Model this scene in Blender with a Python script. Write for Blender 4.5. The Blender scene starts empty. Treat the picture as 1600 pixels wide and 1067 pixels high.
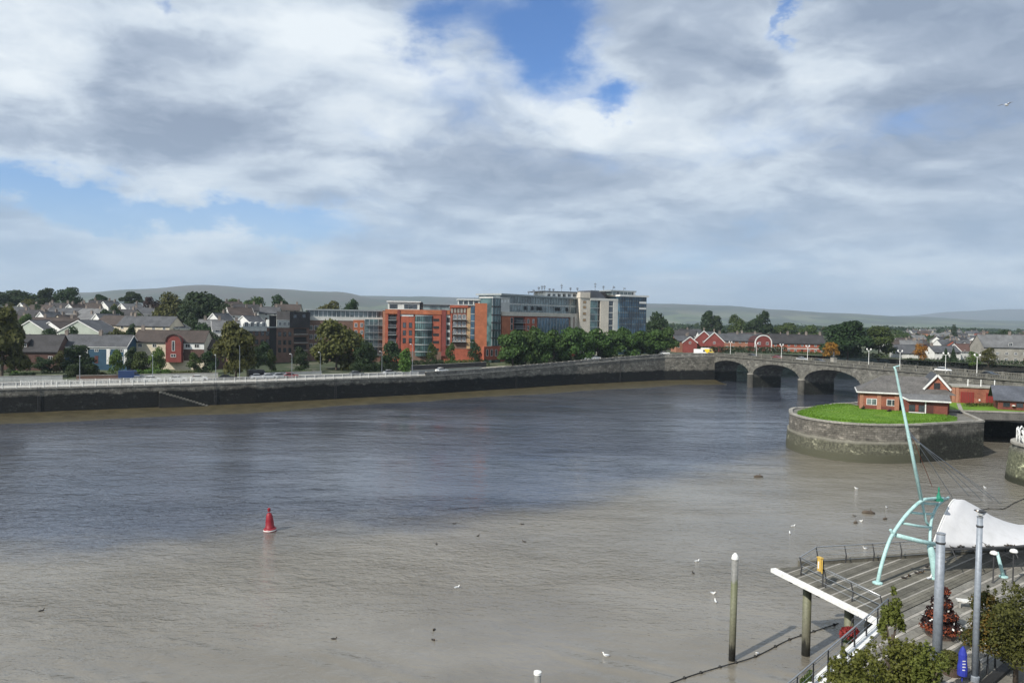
import bpy, math, random
import numpy as np
from mathutils import Vector, Matrix
from math import sin, cos, radians, pi, sqrt, atan2, exp

SC = bpy.context.scene
COL = SC.collection
# ------------------------------------------------------------------ camera, sky, sun, exposure
F, CX, CY, H = 1155.0, 800.0, 533.5, 24.0          # focal length in pixels, image centre, eye height over the water
PIT, ROL = math.atan(33.5 / 1155), 0.015
_f = Vector((0, cos(PIT), -sin(PIT))); _u0 = Vector((0, sin(PIT), cos(PIT))); _r0 = Vector((1, 0, 0))
_r = _r0 * cos(ROL) + _u0 * sin(ROL); _u = -_r0 * sin(ROL) + _u0 * cos(ROL)
EYE = Vector((0, 0, H))
def ray(u, v):
    return _f + _r * ((u - CX) / F) + _u * ((CY - v) / F)
def G(u, v, z=0.0):                                # sight line meets the level z
    d = ray(u, v); t = (z - H) / d.z
    return EYE + d * t
def A(u, v, y):                                    # sight line at the distance y
    d = ray(u, v)
    return EYE + d * (y / d.y)
cam = bpy.data.cameras.new('camera'); camo = bpy.data.objects.new('camera', cam); COL.objects.link(camo)
m = Matrix((( _r.x, _u.x, -_f.x, 0), (_r.y, _u.y, -_f.y, 0), (_r.z, _u.z, -_f.z, H), (0, 0, 0, 1)))
camo.matrix_world = m
cam.sensor_width = 36; cam.lens = 36 * F / 1600; cam.clip_start = 0.5; cam.clip_end = 60000
SC.camera = camo
SC.view_settings.view_transform = 'Standard'; SC.view_settings.look = 'None'
SC.view_settings.exposure = 0.3; SC.view_settings.gamma = 1; SC.view_settings.use_curve_mapping = False
SC.cycles.use_denoising = True
SC.cycles.max_bounces = 6; SC.cycles.volume_bounces = 0
SC.cycles.transparent_max_bounces = 4

SUN_DIR = Vector((-0.74, -0.67, 0.0)).normalized()  # towards the sun, on the plan
SUN_EL = radians(40)
TOSUN = Vector((SUN_DIR.x * cos(SUN_EL), SUN_DIR.y * cos(SUN_EL), sin(SUN_EL)))

class N:                                           # small node builder
    def __init__(s, nt): s.nt = nt; s.n = nt.nodes; s.l = nt.links; s.n.clear()
    def __call__(s, typ, **kw):
        nd = s.n.new(typ)
        for k, v in kw.items():
            if k.startswith('i_'):
                key = k[2:]
                sock = nd.inputs[int(key)] if key.isdigit() else nd.inputs[key.replace('_', ' ')]
                if hasattr(v, 'is_output'): s.l.new(v, sock)
                else: sock.default_value = v
            else: setattr(nd, k, v)
        return nd
    def math(s, op, a, b=0.0, c=None, clamp=False):
        nd = s.n.new('ShaderNodeMath'); nd.operation = op; nd.use_clamp = clamp
        for i, x in enumerate((a, b) if c is None else (a, b, c)):
            if hasattr(x, 'is_output'): s.l.new(x, nd.inputs[i])
            else: nd.inputs[i].default_value = x
        return nd.outputs[0]
    def vmath(s, op, a, b=None, out=0):
        nd = s.n.new('ShaderNodeVectorMath'); nd.operation = op
        for i, x in enumerate((a, b)):
            if x is None: continue
            if hasattr(x, 'is_output'): s.l.new(x, nd.inputs[i])
            else: nd.inputs[i].default_value = x
        return nd.outputs[out]
    def ramp(s, fac, stops, interp='LINEAR'):
        nd = s.n.new('ShaderNodeValToRGB'); nd.color_ramp.interpolation = interp
        el = nd.color_ramp.elements
        while len(el) < len(stops): el.new(0.5)
        for e, (p, c) in zip(el, stops):
            e.position = p; e.color = (c, c, c, 1) if not hasattr(c, '__len__') else (*c[:3], 1)
        s.l.new(fac, nd.inputs[0]); return nd.outputs[0]
    def mix(s, fac, a, b, blend='MIX'):
        nd = s.n.new('ShaderNodeMix'); nd.data_type = 'RGBA'; nd.blend_type = blend
        for i, x in ((0, fac), (6, a), (7, b)):
            if hasattr(x, 'is_output'): s.l.new(x, nd.inputs[i])
            elif i == 0: nd.inputs[0].default_value = x
            else: nd.inputs[i].default_value = (*x[:3], 1)
        return nd.outputs[2]
    def noise(s, vec, scale, detail=4, rough=0.55, dist=0.0, out=0):
        nd = s.n.new('ShaderNodeTexNoise'); nd.inputs['Scale'].default_value = scale
        nd.inputs['Detail'].default_value = detail; nd.inputs['Roughness'].default_value = rough
        nd.inputs['Distortion'].default_value = dist
        if vec is not None: s.l.new(vec, nd.inputs['Vector'])
        return nd.outputs[out]
    def mrange(s, x, a, b, c=0.0, d=1.0, smooth=True):
        nd = s.n.new('ShaderNodeMapRange'); nd.interpolation_type = 'SMOOTHSTEP' if smooth else 'LINEAR'
        s.l.new(x, nd.inputs[0])
        for i, v in enumerate((a, b, c, d)): nd.inputs[i + 1].default_value = v
        return nd.outputs[0]
    def mapping(s, vec, scale=(1, 1, 1), rot=(0, 0, 0), loc=(0, 0, 0)):
        nd = s.n.new('ShaderNodeMapping'); s.l.new(vec, nd.inputs[0])
        nd.inputs['Scale'].default_value = scale; nd.inputs['Rotation'].default_value = rot; nd.inputs['Location'].default_value = loc
        return nd.outputs[0]

w = bpy.data.worlds.new('World'); SC.world = w; w.use_nodes = True
k = N(w.node_tree)
dirv = k('ShaderNodeTexCoord').outputs['Generated']
sky = k('ShaderNodeTexSky'); sky.sky_type = 'NISHITA'; sky.sun_disc = False
sky.sun_elevation = SUN_EL; sky.sun_rotation = atan2(SUN_DIR.x, SUN_DIR.y)
sky.air_density = 1.0; sky.dust_density = 0.6; sky.ozone_density = 1.4
sep = k('ShaderNodeSeparateXYZ', i_0=dirv)
zc = k.math('MAXIMUM', sep.outputs[2], 0.0)
zd = k.math('ADD', zc, 0.24)
px = k.math('DIVIDE', sep.outputs[0], zd); py = k.math('DIVIDE', sep.outputs[1], zd)
P = k('ShaderNodeCombineXYZ', i_0=px, i_1=py).outputs[0]
warp = k.vmath('MULTIPLY', k.vmath('SUBTRACT', k.noise(P, 1.7, 4, .6, out=1), (.5, .5, .5)), (.34, .34, 0))
Pw = k.vmath('ADD', P, warp)
Ps = k.mapping(Pw, rot=(0, 0, radians(-32)), scale=(1.0, 1.22, 1), loc=(3.1, 1.7, 0))
n1 = k.noise(Ps, 1.5, 11, .57, 0.0)
Pl = k.vmath('ADD', Ps, (0.09, 0.10, 0))
n2 = k.noise(Pl, 1.5, 6, .54, 0.0)
nb = k.noise(k.mapping(Pw, loc=(7.3, 2.2, 0)), 1.5, 6, .56)
# the direction bent by noise, for openings with torn edges
dw = k.vmath('ADD', dirv, k.vmath('MULTIPLY', k.vmath('SUBTRACT', k.noise(k.vmath('MULTIPLY', dirv, (1, 1, 1.8)), 7.0, 7, .62, out=1), (.5, .5, .5)), (.20, .20, .15)))
dwn = k.vmath('NORMALIZE', dw)
def spot(u, v, su, sv, amp):                        # an opening (or a thickening) of the cloud deck round one direction
    c = ray(u, v).normalized()
    right = c.cross(Vector((0, 0, 1))).normalized(); up = right.cross(c)
    a = k.math('MULTIPLY', k.vmath('DOT_PRODUCT', dwn, tuple(right), out=1), F / su)
    b = k.math('MULTIPLY', k.vmath('DOT_PRODUCT', dwn, tuple(up), out=1), F / sv)
    fr = k.math('MAXIMUM', k.vmath('DOT_PRODUCT', dwn, tuple(c), out=1), 0.0)
    r2 = k.math('ADD', k.math('MULTIPLY', a, a), k.math('MULTIPLY', b, b))
    g = k.math('POWER', 2.718, k.math('MULTIPLY', r2, -1.0))
    return k.math('MULTIPLY', k.math('MULTIPLY', g, amp), fr)
def total(spots):
    t = None
    for sp in spots:
        s_ = spot(*sp); t = s_ if t is None else k.math('ADD', t, s_)
    return t
gaps = total([(870, 55, 78, 88, .80), (690, 25, 80, 50, .78), (960, 158, 48, 20, .6), (60, 300, 170, 30, .9), (430, 350, 110, 26, .72), (250, 330, 120, 24, .5),
              (1250, 35, 14, 40, .6), (290, 8, 26, 18, .6), (540, 180, 40, 25, .22), (1400, 200, 120, 30, .2)])
lit = total([(560, 75, 130, 55, .55), (60, 120, 120, 35, .45), (100, 265, 170, 30, .7), (620, 270, 150, 32, .42), (1290, 110, 60, 60, .62), (960, 125, 70, 50, .55), (870, 190, 60, 30, .6),
             (270, 385, 70, 30, .6), (490, 380, 40, 18, .55), (30, 20, 80, 30, .55), (330, 30, 120, 20, .4), (1180, 250, 90, 30, .35)])
dull = total([(330, 215, 240, 45, .7), (150, 70, 170, 32, .45), (420, 300, 110, 30, .5), (850, 280, 190, 55, .5), (1130, 130, 140, 120, .45),
              (1130, 370, 260, 40, .4), (1450, 130, 180, 140, .45), (1480, 330, 240, 60, .35)])
dens = k.math('SUBTRACT', k.math('ADD', n1, 0.18), k.math('MULTIPLY', gaps, 0.62))
low = k.mrange(sep.outputs[2], 0.02, 0.16, 0.07, 0.0)
dens = k.math('SUBTRACT', dens, low)
cov = k.mrange(dens, 0.22, 0.64)
shade = k.math('MULTIPLY', k.math('SUBTRACT', n1, n2), 3.0)
bright = k.math('ADD', k.math('ADD', k.math('MULTIPLY', k.math('SUBTRACT', nb, 0.5), 2.3), 0.40), shade)
bright = k.math('SUBTRACT', k.math('ADD', bright, k.math('MULTIPLY', lit, 0.80)), k.math('MULTIPLY', dull, 0.50))
edge = k.math('MULTIPLY', k.math('SUBTRACT', 1.0, cov), 0.35)
bright = k.math('ADD', bright, edge)
ccol = k.ramp(k.math('MULTIPLY_ADD', bright, 0.74, 0.14, clamp=True), [(0.0, (.24, .30, .40)), (.3, (.345, .41, .51)), (.6, (.53, .60, .68)), (1.0, (.70, .755, .80))])
blue = k.vmath('MULTIPLY', sky.outputs[0], (0.060, 0.086, 0.122))
# towards the horizon the cloud deck melts into pale blue air
far = k.mrange(sep.outputs[2], -0.02, 0.25, 0.90, 0.0)
tint = k.mix(k.mrange(nb, .35, .65), (.37, .495, .645), (.47, .575, .69))
skyc = k.mix(cov, blue, ccol)
skyc = k.mix(far, skyc, tint)
bg = k('ShaderNodeBackground', i_Color=skyc, i_Strength=1.0)
k('ShaderNodeOutputWorld', i_Surface=bg.outputs[0])
w.cycles.sampling_method = 'MANUAL'; w.cycles.sample_map_resolution = 512

sl = bpy.data.lights.new('sun', 'SUN'); sl.energy = 4.3; sl.angle = radians(0.8); sl.color = (1.0, .95, .86)
so = bpy.data.objects.new('sun', sl); COL.objects.link(so)
so.rotation_euler = TOSUN.to_track_quat('Z', 'Y').to_euler()

# ------------------------------------------------------------------ helpers
def setp(o, label=None, cat=None, group=None, kind=None):
    if label: o['label'] = label
    if cat: o['category'] = cat
    if group: o['group'] = group
    if kind: o['kind'] = kind
    return o
def T(name, label, cat, loc=(0, 0, 0), rz=0.0, group=None):
    o = bpy.data.objects.new(name, None); o.empty_display_size = .5; COL.objects.link(o)
    o.location = loc; o.rotation_euler = (0, 0, rz)
    return setp(o, label, cat, group)
def link(name, me, parent=None, loc=None, rz=0.0):
    o = bpy.data.objects.new(name, me); COL.objects.link(o)
    if parent is not None: o.parent = parent
    if loc is not None: o.location = loc
    if rz: o.rotation_euler = (0, 0, rz)
    return o
def copy_tree(o, parent=None):
    c = o.copy(); COL.objects.link(c); c.parent = parent
    for ch in o.children: copy_tree(ch, c)
    return c
class MB:
    def __init__(s): s.v = []; s.f = []; s.m = []; s.uv = None
    def add(s, vs, fs, mi=0):
        b = len(s.v); s.v += [tuple(x) for x in vs]
        for f in fs: s.f.append(tuple(i + b for i in f)); s.m.append(mi)
        return s
    def box(s, x0, x1, y0, y1, z0, z1, mi=0):
        vs = [(x, y, z) for z in (z0, z1) for y in (y0, y1) for x in (x0, x1)]
        return s.add(vs, [(0, 2, 3, 1), (4, 5, 7, 6), (0, 1, 5, 4), (2, 6, 7, 3), (0, 4, 6, 2), (1, 3, 7, 5)], mi)
    def beam(s, p, q, wx, wz, mi=0):                # square bar between two points
        p, q = Vector(p), Vector(q); d = (q - p).normalized()
        a = d.cross(Vector((0, 0, 1)))
        if a.length < 1e-4: a = Vector((1, 0, 0))
        a.normalize(); b = a.cross(d)
        vs = [c + a * (wx / 2 * i) + b * (wz / 2 * j) for c in (p, q) for i, j in ((-1, -1), (1, -1), (1, 1), (-1, 1))]
        return s.add(vs, [(0, 1, 2, 3), (7, 6, 5, 4), (0, 4, 5, 1), (1, 5, 6, 2), (2, 6, 7, 3), (3, 7, 4, 0)], mi)
    def tube(s, pts, rad, n=8, mi=0, cap=True):
        pts = [Vector(p) for p in pts]
        if not hasattr(rad, '__len__'): rad = [rad] * len(pts)
        vs = []; fs = []
        ref = None
        for i, p in enumerate(pts):
            d = (pts[min(i + 1, len(pts) - 1)] - pts[max(i - 1, 0)]).normalized()
            if ref is None:
                ref = d.cross(Vector((0, 0, 1)))
                if ref.length < 1e-3: ref = Vector((1, 0, 0))
            a = (ref - d * ref.dot(d)).normalized(); ref = a; b = d.cross(a)
            for j in range(n):
                t = 2 * pi * j / n; vs.append(p + (a * cos(t) + b * sin(t)) * rad[i])
        for i in range(len(pts) - 1):
            for j in range(n):
                j2 = (j + 1) % n
                fs.append((i * n + j, (i + 1) * n + j, (i + 1) * n + j2, i * n + j2))
        if cap:
            fs.append(tuple(range(n))); fs.append(tuple((len(pts) - 1) * n + j for j in reversed(range(n))))
        return s.add(vs, fs, mi)
    def lathe(s, prof, n=16, c=(0, 0, 0), mi=0):
        vs = []; fs = []
        for r, z in prof:
            for j in range(n):
                t = 2 * pi * j / n; vs.append((c[0] + r * cos(t), c[1] + r * sin(t), c[2] + z))
        for i in range(len(prof) - 1):
            for j in range(n):
                j2 = (j + 1) % n; fs.append((i * n + j, i * n + j2, (i + 1) * n + j2, (i + 1) * n + j))
        fs.append(tuple(reversed(range(n)))); fs.append(tuple((len(prof) - 1) * n + j for j in range(n)))
        return s.add(vs, fs, mi)
    def prism(s, poly, z0, z1, mi=0):               # poly counter-clockwise
        n = len(poly)
        vs = [(x, y, z0) for x, y in poly] + [(x, y, z1) for x, y in poly]
        fs = [tuple(reversed(range(n))), tuple(range(n, 2 * n))] + [(i, (i + 1) % n, n + (i + 1) % n, n + i) for i in range(n)]
        return s.add(vs, fs, mi)
    def xprism(s, poly, x0, x1, mi=0):              # poly in (y, z), swept along x
        n = len(poly)
        vs = [(x0, y, z) for y, z in poly] + [(x1, y, z) for y, z in poly]
        fs = [tuple(reversed(range(n))), tuple(range(n, 2 * n))] + [(i, (i + 1) % n, n + (i + 1) % n, n + i) for i in range(n)]
        return s.add(vs, fs, mi)
    def yprism(s, poly, y0, y1, mi=0):              # poly in (x, z), swept along y
        n = len(poly)
        vs = [(x, y0, z) for x, z in poly] + [(x, y1, z) for x, z in poly]
        fs = [tuple(range(n)), tuple(reversed(range(n, 2 * n)))] + [(i, n + i, n + (i + 1) % n, (i + 1) % n) for i in range(n)]
        return s.add(vs, fs, mi)
    def mesh(s, name, mats, smooth=False):
        me = bpy.data.meshes.new(name); me.from_pydata(s.v, [], s.f)
        for mt in (mats if isinstance(mats, (list, tuple)) else [mats]): me.materials.append(mt)
        if len(me.materials) > 1: me.polygons.foreach_set('material_index', s.m)
        if s.uv:
            ul = me.uv_layers.new(name='uv')
            co = [s.uv[l.vertex_index] for l in me.loops]
            ul.data.foreach_set('uv', [x for c in co for x in c])
        if smooth: me.polygons.foreach_set('use_smooth', [True] * len(me.polygons))
        me.update(); return me
    def build(s, name, mats, parent=None, smooth=False, loc=None, rz=0.0):
        return link(name, s.mesh(name, mats, smooth), parent, loc, rz)

# ------------------------------------------------------------------ materials
def mat(name, col, rough=.8, var=.18, scale=.6, col2=None, metal=0.0, spec=.4, bump=0.0, bscale=8.0, fine=.12, dirt=None, perobj=0.0):
    mt = bpy.data.materials.new(name); mt.use_nodes = True; q = N(mt.node_tree)
    pos = q('ShaderNodeNewGeometry').outputs['Position']
    n = q.noise(pos, scale, 5, .6)
    f = q.mrange(n, .32, .68, smooth=False)
    c1 = tuple(x * (1 - var) for x in col); c2 = col2 or tuple(min(1, x * (1 + var)) for x in col)
    c = q.mix(f, c1, c2)
    if fine:
        nf = q.noise(pos, scale * 9, 3, .6)
        c = q.mix(1.0, c, q.ramp(nf, [(.25, 1 - fine * 2), (.75, 1 + fine)]), 'MULTIPLY')
    if dirt:
        dcol, dz = dirt                            # streaks of grime
        ds = q.noise(q.mapping(pos, scale=(1.6, 1.6, .12)), .9, 4, .6)
        c = q.mix(q.mrange(ds, .5, .72, 0, dz), c, dcol)
    if perobj:
        oi = q('ShaderNodeObjectInfo').outputs['Random']
        hs = q('ShaderNodeHueSaturation', i_Color=c, i_Value=q.math('MULTIPLY_ADD', oi, 2 * perobj, 1 - perobj))
        c = hs.outputs[0]
    b = q('ShaderNodeBsdfPrincipled', i_Base_Color=c, i_Roughness=rough, i_Metallic=metal)
    b.inputs['Specular IOR Level'].default_value = spec
    if bump:
        bp = q('ShaderNodeBump', i_Strength=bump, i_Distance=.05, i_Height=q.noise(pos, bscale, 5, .6))
        q.l.new(bp.outputs[0], b.inputs['Normal'])
    q('ShaderNodeOutputMaterial', i_Surface=b.outputs[0])
    return mt
def leafmat(name, col, col2, trans=.3, objvar=.15):
    mt = bpy.data.materials.new(name); mt.use_nodes = True; q = N(mt.node_tree)
    geo = q('ShaderNodeNewGeometry')
    f = q.math('ADD', q.math('MULTIPLY', geo.outputs['Random Per Island'], .55), q.math('MULTIPLY', q.noise(geo.outputs['Position'], .45, 3, .55), .55), clamp=True)
    c = q.mix(f, tuple(x * .6 for x in col), col2)
    oi = q('ShaderNodeObjectInfo').outputs['Random']
    c = q('ShaderNodeHueSaturation', i_Color=c, i_Hue=q.math('MULTIPLY_ADD', oi, .03, .485), i_Value=q.math('MULTIPLY_ADD', oi, 2 * objvar, 1 - objvar)).outputs[0]
    b = q('ShaderNodeBsdfPrincipled', i_Base_Color=c, i_Roughness=.62); b.inputs['Specular IOR Level'].default_value = .25
    t = q('ShaderNodeBsdfTranslucent', i_Color=c)
    mx = q('ShaderNodeMixShader', i_0=trans, i_1=b.outputs[0], i_2=t.outputs[0])
    q('ShaderNodeOutputMaterial', i_Surface=mx.outputs[0])
    return mt
def glassmat(name, col, rough=.08, spec=.9):
    mt = bpy.data.materials.new(name); mt.use_nodes = True; q = N(mt.node_tree)
    pos = q('ShaderNodeNewGeometry').outputs['Position']
    n = q.noise(pos, .35, 2, .5)
    c = q.mix(q.mrange(n, .35, .65), tuple(x * .45 for x in col), tuple(x * 1.5 for x in col))
    b = q('ShaderNodeBsdfPrincipled', i_Base_Color=c, i_Roughness=rough); b.inputs['Specular IOR Level'].default_value = spec
    q('ShaderNodeOutputMaterial', i_Surface=b.outputs[0]); return mt
def stonemat(name, top, wet, level, soft, mortar=.55, bw=1.1, bh=.42, mid=None, fade=.6, bump=.5, lowcol=None):
    """coursed stone on a wall with uv = (metres along, height); weed and wet stain grow up to a ragged tide line"""
    mt = bpy.data.materials.new(name); mt.use_nodes = True; q = N(mt.node_tree)
    uv = q('ShaderNodeUVMap').outputs[0]
    pos = q('ShaderNodeNewGeometry').outputs['Position']
    br = q('ShaderNodeTexBrick', i_Vector=uv, i_Scale=1.0, i_Mortar_Size=.035, i_Mortar_Smooth=.3, i_Bias=0.0, i_Brick_Width=bw, i_Row_Height=bh)
    br.inputs['Color1'].default_value = (.75, .75, .75, 1); br.inputs['Color2'].default_value = (1.2, 1.2, 1.2, 1); br.inputs['Mortar'].default_value = (mortar,) * 3 + (1,)
    big = q.noise(pos, .22, 5, .6); fine = q.noise(pos, 2.6, 4, .65)
    c = q.mix(q.mrange(big, .3, .7), tuple(x * .72 for x in top), tuple(x * 1.25 for x in top))
    patch = q.noise(q.mapping(pos, scale=(1, 1, 1.6)), .55, 6, .7)
    c = q.mix(q.mrange(patch, .52, .66), c, tuple(min(1, x * 1.9) for x in top)); c = q.mix(q.mrange(patch, .46, .30), c, tuple(x * .35 for x in top))
    c = q.mix(1.0, c, br.outputs['Color'], 'MULTIPLY')
    c = q.mix(1.0, c, q.ramp(fine, [(.25, .6), (.75, 1.25)]), 'MULTIPLY')
    z = q('ShaderNodeSeparateXYZ', i_0=pos).outputs[2]
    edge = q.noise(q.mapping(pos, scale=(1, 1, .5)), .25, 6, .65)
    zz = q.math('ADD', z, q.math('MULTIPLY', q.math('SUBTRACT', edge, .5), soft * 2))
    wcol = q.mix(q.mrange(fine, .3, .75), tuple(x * .6 for x in wet), tuple(x * 1.7 for x in wet))
    wcol = q.mix(q.mrange(patch, .56, .70), wcol, tuple(x * 5 for x in wet))
    f = q.mrange(zz, level - fade, level + fade, 1.0, 0.0)
    if mid:
        mc, ml = mid
        band = q.math('MULTIPLY', q.mrange(zz, ml, ml + .5, 0, 1), q.mrange(zz, level, level + .5, 1, 0))
        c = q.mix(f, c, wcol); c = q.mix(q.math('MULTIPLY', band, .7), c, mc)
    else: c = q.mix(f, c, wcol)
    if lowcol:
        lc, ll = lowcol
        c = q.mix(q.mrange(zz, ll - .4, ll + .4, 1, 0), c, lc)
    b = q('ShaderNodeBsdfPrincipled', i_Base_Color=c, i_Roughness=.85); b.inputs['Specular IOR Level'].default_value = .3
    h = q.math('ADD', q.math('MULTIPLY', br.outputs['Fac'], -.5), q.math('MULTIPLY', fine, .6))
    bp = q('ShaderNodeBump', i_Strength=bump, i_Distance=.12, i_Height=h); q.l.new(bp.outputs[0], b.inputs['Normal'])
    q('ShaderNodeOutputMaterial', i_Surface=b.outputs[0]); return mt

MT = dict(
    brick=mat('red_brick', (.33, .088, .05), .85, .22, .5, fine=.15), brick_orange=mat('orange_brick', (.37, .122, .058), .85, .2, .5, fine=.15),
    brick_brown=mat('brown_brick', (.17, .105, .08), .85, .22, .5, fine=.15), brick_dark=mat('dark_brick', (.10, .055, .045), .85, .2, .5),
    brick_pink=mat('pink_brick', (.33, .155, .10), .85, .2, .5), brick_red2=mat('crimson_brick', (.19, .045, .038), .85, .18, .5),
    white=mat('white_render', (.72, .72, .70), .8, .08, .5, dirt=((.42, .42, .39), .35)), cream=mat('cream_render', (.60, .53, .41), .85, .1, .5, dirt=((.35, .32, .26), .3)),
    grey=mat('grey_render', (.42, .43, .41), .85, .12, .5, dirt=((.25, .25, .24), .35)), pale=mat('pale_grey_render', (.55, .55, .52), .85, .1, .4, dirt=((.32, .32, .31), .3)),
    greenish=mat('pale_green_render', (.40, .44, .38), .85, .1, .4), beige=mat('beige_concrete', (.58, .53, .455), .8, .1, .25, dirt=((.33, .29, .24), .35)),
    blue=mat('blue_render', (.022, .068, .115), .7, .15, .4), tan=mat('tan_panel', (.46, .31, .17), .8, .1, .4),
    slate=mat('grey_slate', (.074, .077, .084), .7, .3, .35, fine=.25), slate_dark=mat('dark_slate', (.040, .038, .040), .75, .3, .35, fine=.25),
    slate_brown=mat('brown_tile', (.060, .046, .040), .8, .28, .35, fine=.25), slate_light=mat('weathered_slate', (.14, .142, .145), .75, .25, .3, fine=.2),
    slate_blue=mat('blue_slate', (.085, .092, .11), .6, .25, .35, fine=.2),
    frame=mat('white_frame', (.75, .75, .73), .6, .05, .5), dframe=mat('dark_frame', (.03, .03, .033), .5, .1, .5),
    chim=mat('chimney_render', (.22, .185, .16), .85, .25, .7), door=mat('door_paint', (.09, .03, .025), .5, .2, .5, perobj=.4),
    glass=glassmat('window_glass', (.035, .042, .05)), glass_green=glassmat('green_glass', (.055, .10, .10), .12), glass_blue=glassmat('blue_glass', (.03, .075, .12), .08),
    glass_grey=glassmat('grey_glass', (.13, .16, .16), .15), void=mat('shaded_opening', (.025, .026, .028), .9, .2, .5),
    zinc=mat('zinc', (.36, .39, .39), .45, .12, .4, metal=.3), roofwhite=mat('white_roof_edge', (.68, .68, .66), .6, .06, .4),
    asphalt=mat('asphalt', (.052, .053, .055), .9, .25, .25, fine=.2), paving=mat('pavement', (.42, .40, .355), .9, .14, .5, fine=.15),
    rail=mat('white_railing', (.72, .72, .69), .55, .08, .8, dirt=((.33, .28, .22), .35)), steel=mat('steel', (.42, .43, .44), .35, .1, 1.2, metal=.75),
    galv=mat('galvanised_steel', (.26, .29, .33), .5, .14, .8, metal=.15), darksteel=mat('dark_steel', (.05, .05, .052), .5, .2, 1),
    teal=mat('teal_paint', (.40, .60, .585), .5, .14, .9, dirt=((.11, .28, .26), .5)), tealdark=mat('green_paint', (.02, .21, .13), .45, .15, .9),
    bark=mat('bark', (.085, .066, .05), .9, .25, 1.5), lamp=mat('lamp_white', (.78, .78, .75), .4, .05, .8),
    red=mat('buoy_red', (.24, .012, .022), .45, .18, 1.2, dirt=((.16, .03, .03), .5)), yellow=mat('yellow_paint', (.60, .40, .09), .5, .1, 1),
    tyre=mat('tyre', (.02, .02, .02), .85, .2, 2), weed=mat('green_weed', (.045, .05, .022), .9, .35, 1.2),
    timber=mat('grey_timber', (.125, .117, .094), .85, .3, .9, fine=.2, perobj=.28), timber_pale=mat('pale_timber', (.33, .31, .275), .85, .22, .9, fine=.15, perobj=.18),
    setts=mat('paving_setts', (.18, .172, .15), .88, .22, .7, fine=.18, perobj=.15),
    concrete=mat('concrete', (.36, .35, .32), .85, .18, .6, dirt=((.19, .18, .15), .5), fine=.15),
    gull=mat('gull_white', (.80, .80, .78), .7, .05, 3), gullgrey=mat('gull_grey', (.36, .38, .41), .7, .1, 3), duck=mat('duck_brown', (.045, .035, .028), .7, .3, 3), beak=mat('beak_orange', (.55, .28, .04), .6, .1, 3),
    bluecloth=mat('blue_canvas', (.025, .04, .33), .75, .15, 2), sail=mat('white_membrane', (.56, .56, .57), .9, .05, .3, spec=.1, fine=.03, dirt=((.45, .45, .44), .3)), black=mat('black_rubber', (.02, .02, .02), .7, .2, 2),
    terracotta=mat('planter', (.10, .07, .055), .8, .2, 1), lichen=mat('sandstone', (.30, .285, .25), .9, .22, .4, fine=.2), navy=mat('navy_paint', (.02, .025, .06), .5, .15, .8),
    club=mat('club_brick', (.27, .095, .058), .85, .25, .6, fine=.2), club_dark=mat('club_brick_dark', (.17, .052, .036), .85, .25, .6, fine=.2), balu=mat('weathered_balustrade', (.15, .145, .125), .9, .25, .5, fine=.2),
    club_roof=mat('club_slate', (.118, .112, .106), .8, .3, .5, fine=.25),
    reddoor=mat('red_door', (.20, .018, .014), .6, .12, .8),
)
LEAF = dict(
    dark=leafmat('leaf_dark', (.021, .043, .017), (.042, .074, .024)), mid=leafmat('leaf_mid', (.038, .072, .018), (.085, .125, .03)),
    bright=leafmat('leaf_bright', (.06, .12, .022), (.12, .20, .04)), olive=leafmat('leaf_olive', (.055, .066, .018), (.115, .115, .028)),
    autumn=leafmat('leaf_autumn', (.10, .062, .018), (.21, .125, .03)), orange=leafmat('leaf_orange', (.24, .10, .014), (.42, .21, .025)),
    purple=leafmat('leaf_purple', (.03, .018, .018), (.055, .032, .03)), blossom=leafmat('red_flowers', (.16, .016, .014), (.36, .075, .04), objvar=.05), near=leafmat('leaf_near', (.065, .088, .016), (.17, .185, .038)),
    street=leafmat('leaf_street', (.034, .082, .020), (.078, .145, .032), objvar=.15),
)
# ------------------------------------------------------------------ the river, the land, the hills, the air
BANK = [(-900, -330), (-420, -30), (-220, 105), (-116, 168), (-67.5, 195), (-26, 225), (23, 267), (61, 294), (82.5, 300)]
UPPER = [(95, 312), (120, 328), (170, 325), (230, 305), (330, 300), (520, 330), (900, 400), (1700, 500)]
SHORE = [Vector((x, y)) for x, y in BANK + UPPER]
def smooth(a, b, x):
    t = min(1, max(0, (x - a) / (b - a))); return t * t * (3 - 2 * t)
def shore_dist(x, y):
    p = Vector((x, y)); best = 1e9; bi = 0
    for i in range(len(SHORE) - 1):
        a, b = SHORE[i], SHORE[i + 1]; d = b - a
        t = min(1, max(0, (p - a).dot(d) / d.dot(d))); q = (p - (a + d * t)).length
        if q < best: best = q
    return best
def quay_z(x):
    if x < -30: return 6.6
    if x < 82: return 6.6 + 4.0 * smooth(-30, 82, x)
    return 10.6 - 3.4 * smooth(110, 260, x)
def land_z(x, y, s=None):
    if s is None: s = shore_dist(x, y)
    base = quay_z(x)
    if x > -30: base += (8.4 - base) * smooth(18, 70, s) if x < 110 else 0
    lf = 1 - smooth(-120, 60, x)
    z = base + 17.5 * smooth(45, 330, s) * lf + 7 * smooth(350, 900, s) * (1 - lf)
    z -= 8 * smooth(900, 2600, s)
    return z + 1.2 * sin(x * .021 + 1.3) * cos(y * .017) * smooth(80, 300, s)
def ground(u, y):                                   # a spot on the land seen at column u, at the distance y
    x = (u - CX) / F * y * 1.0
    return Vector((x, y, land_z(x, y)))

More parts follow.
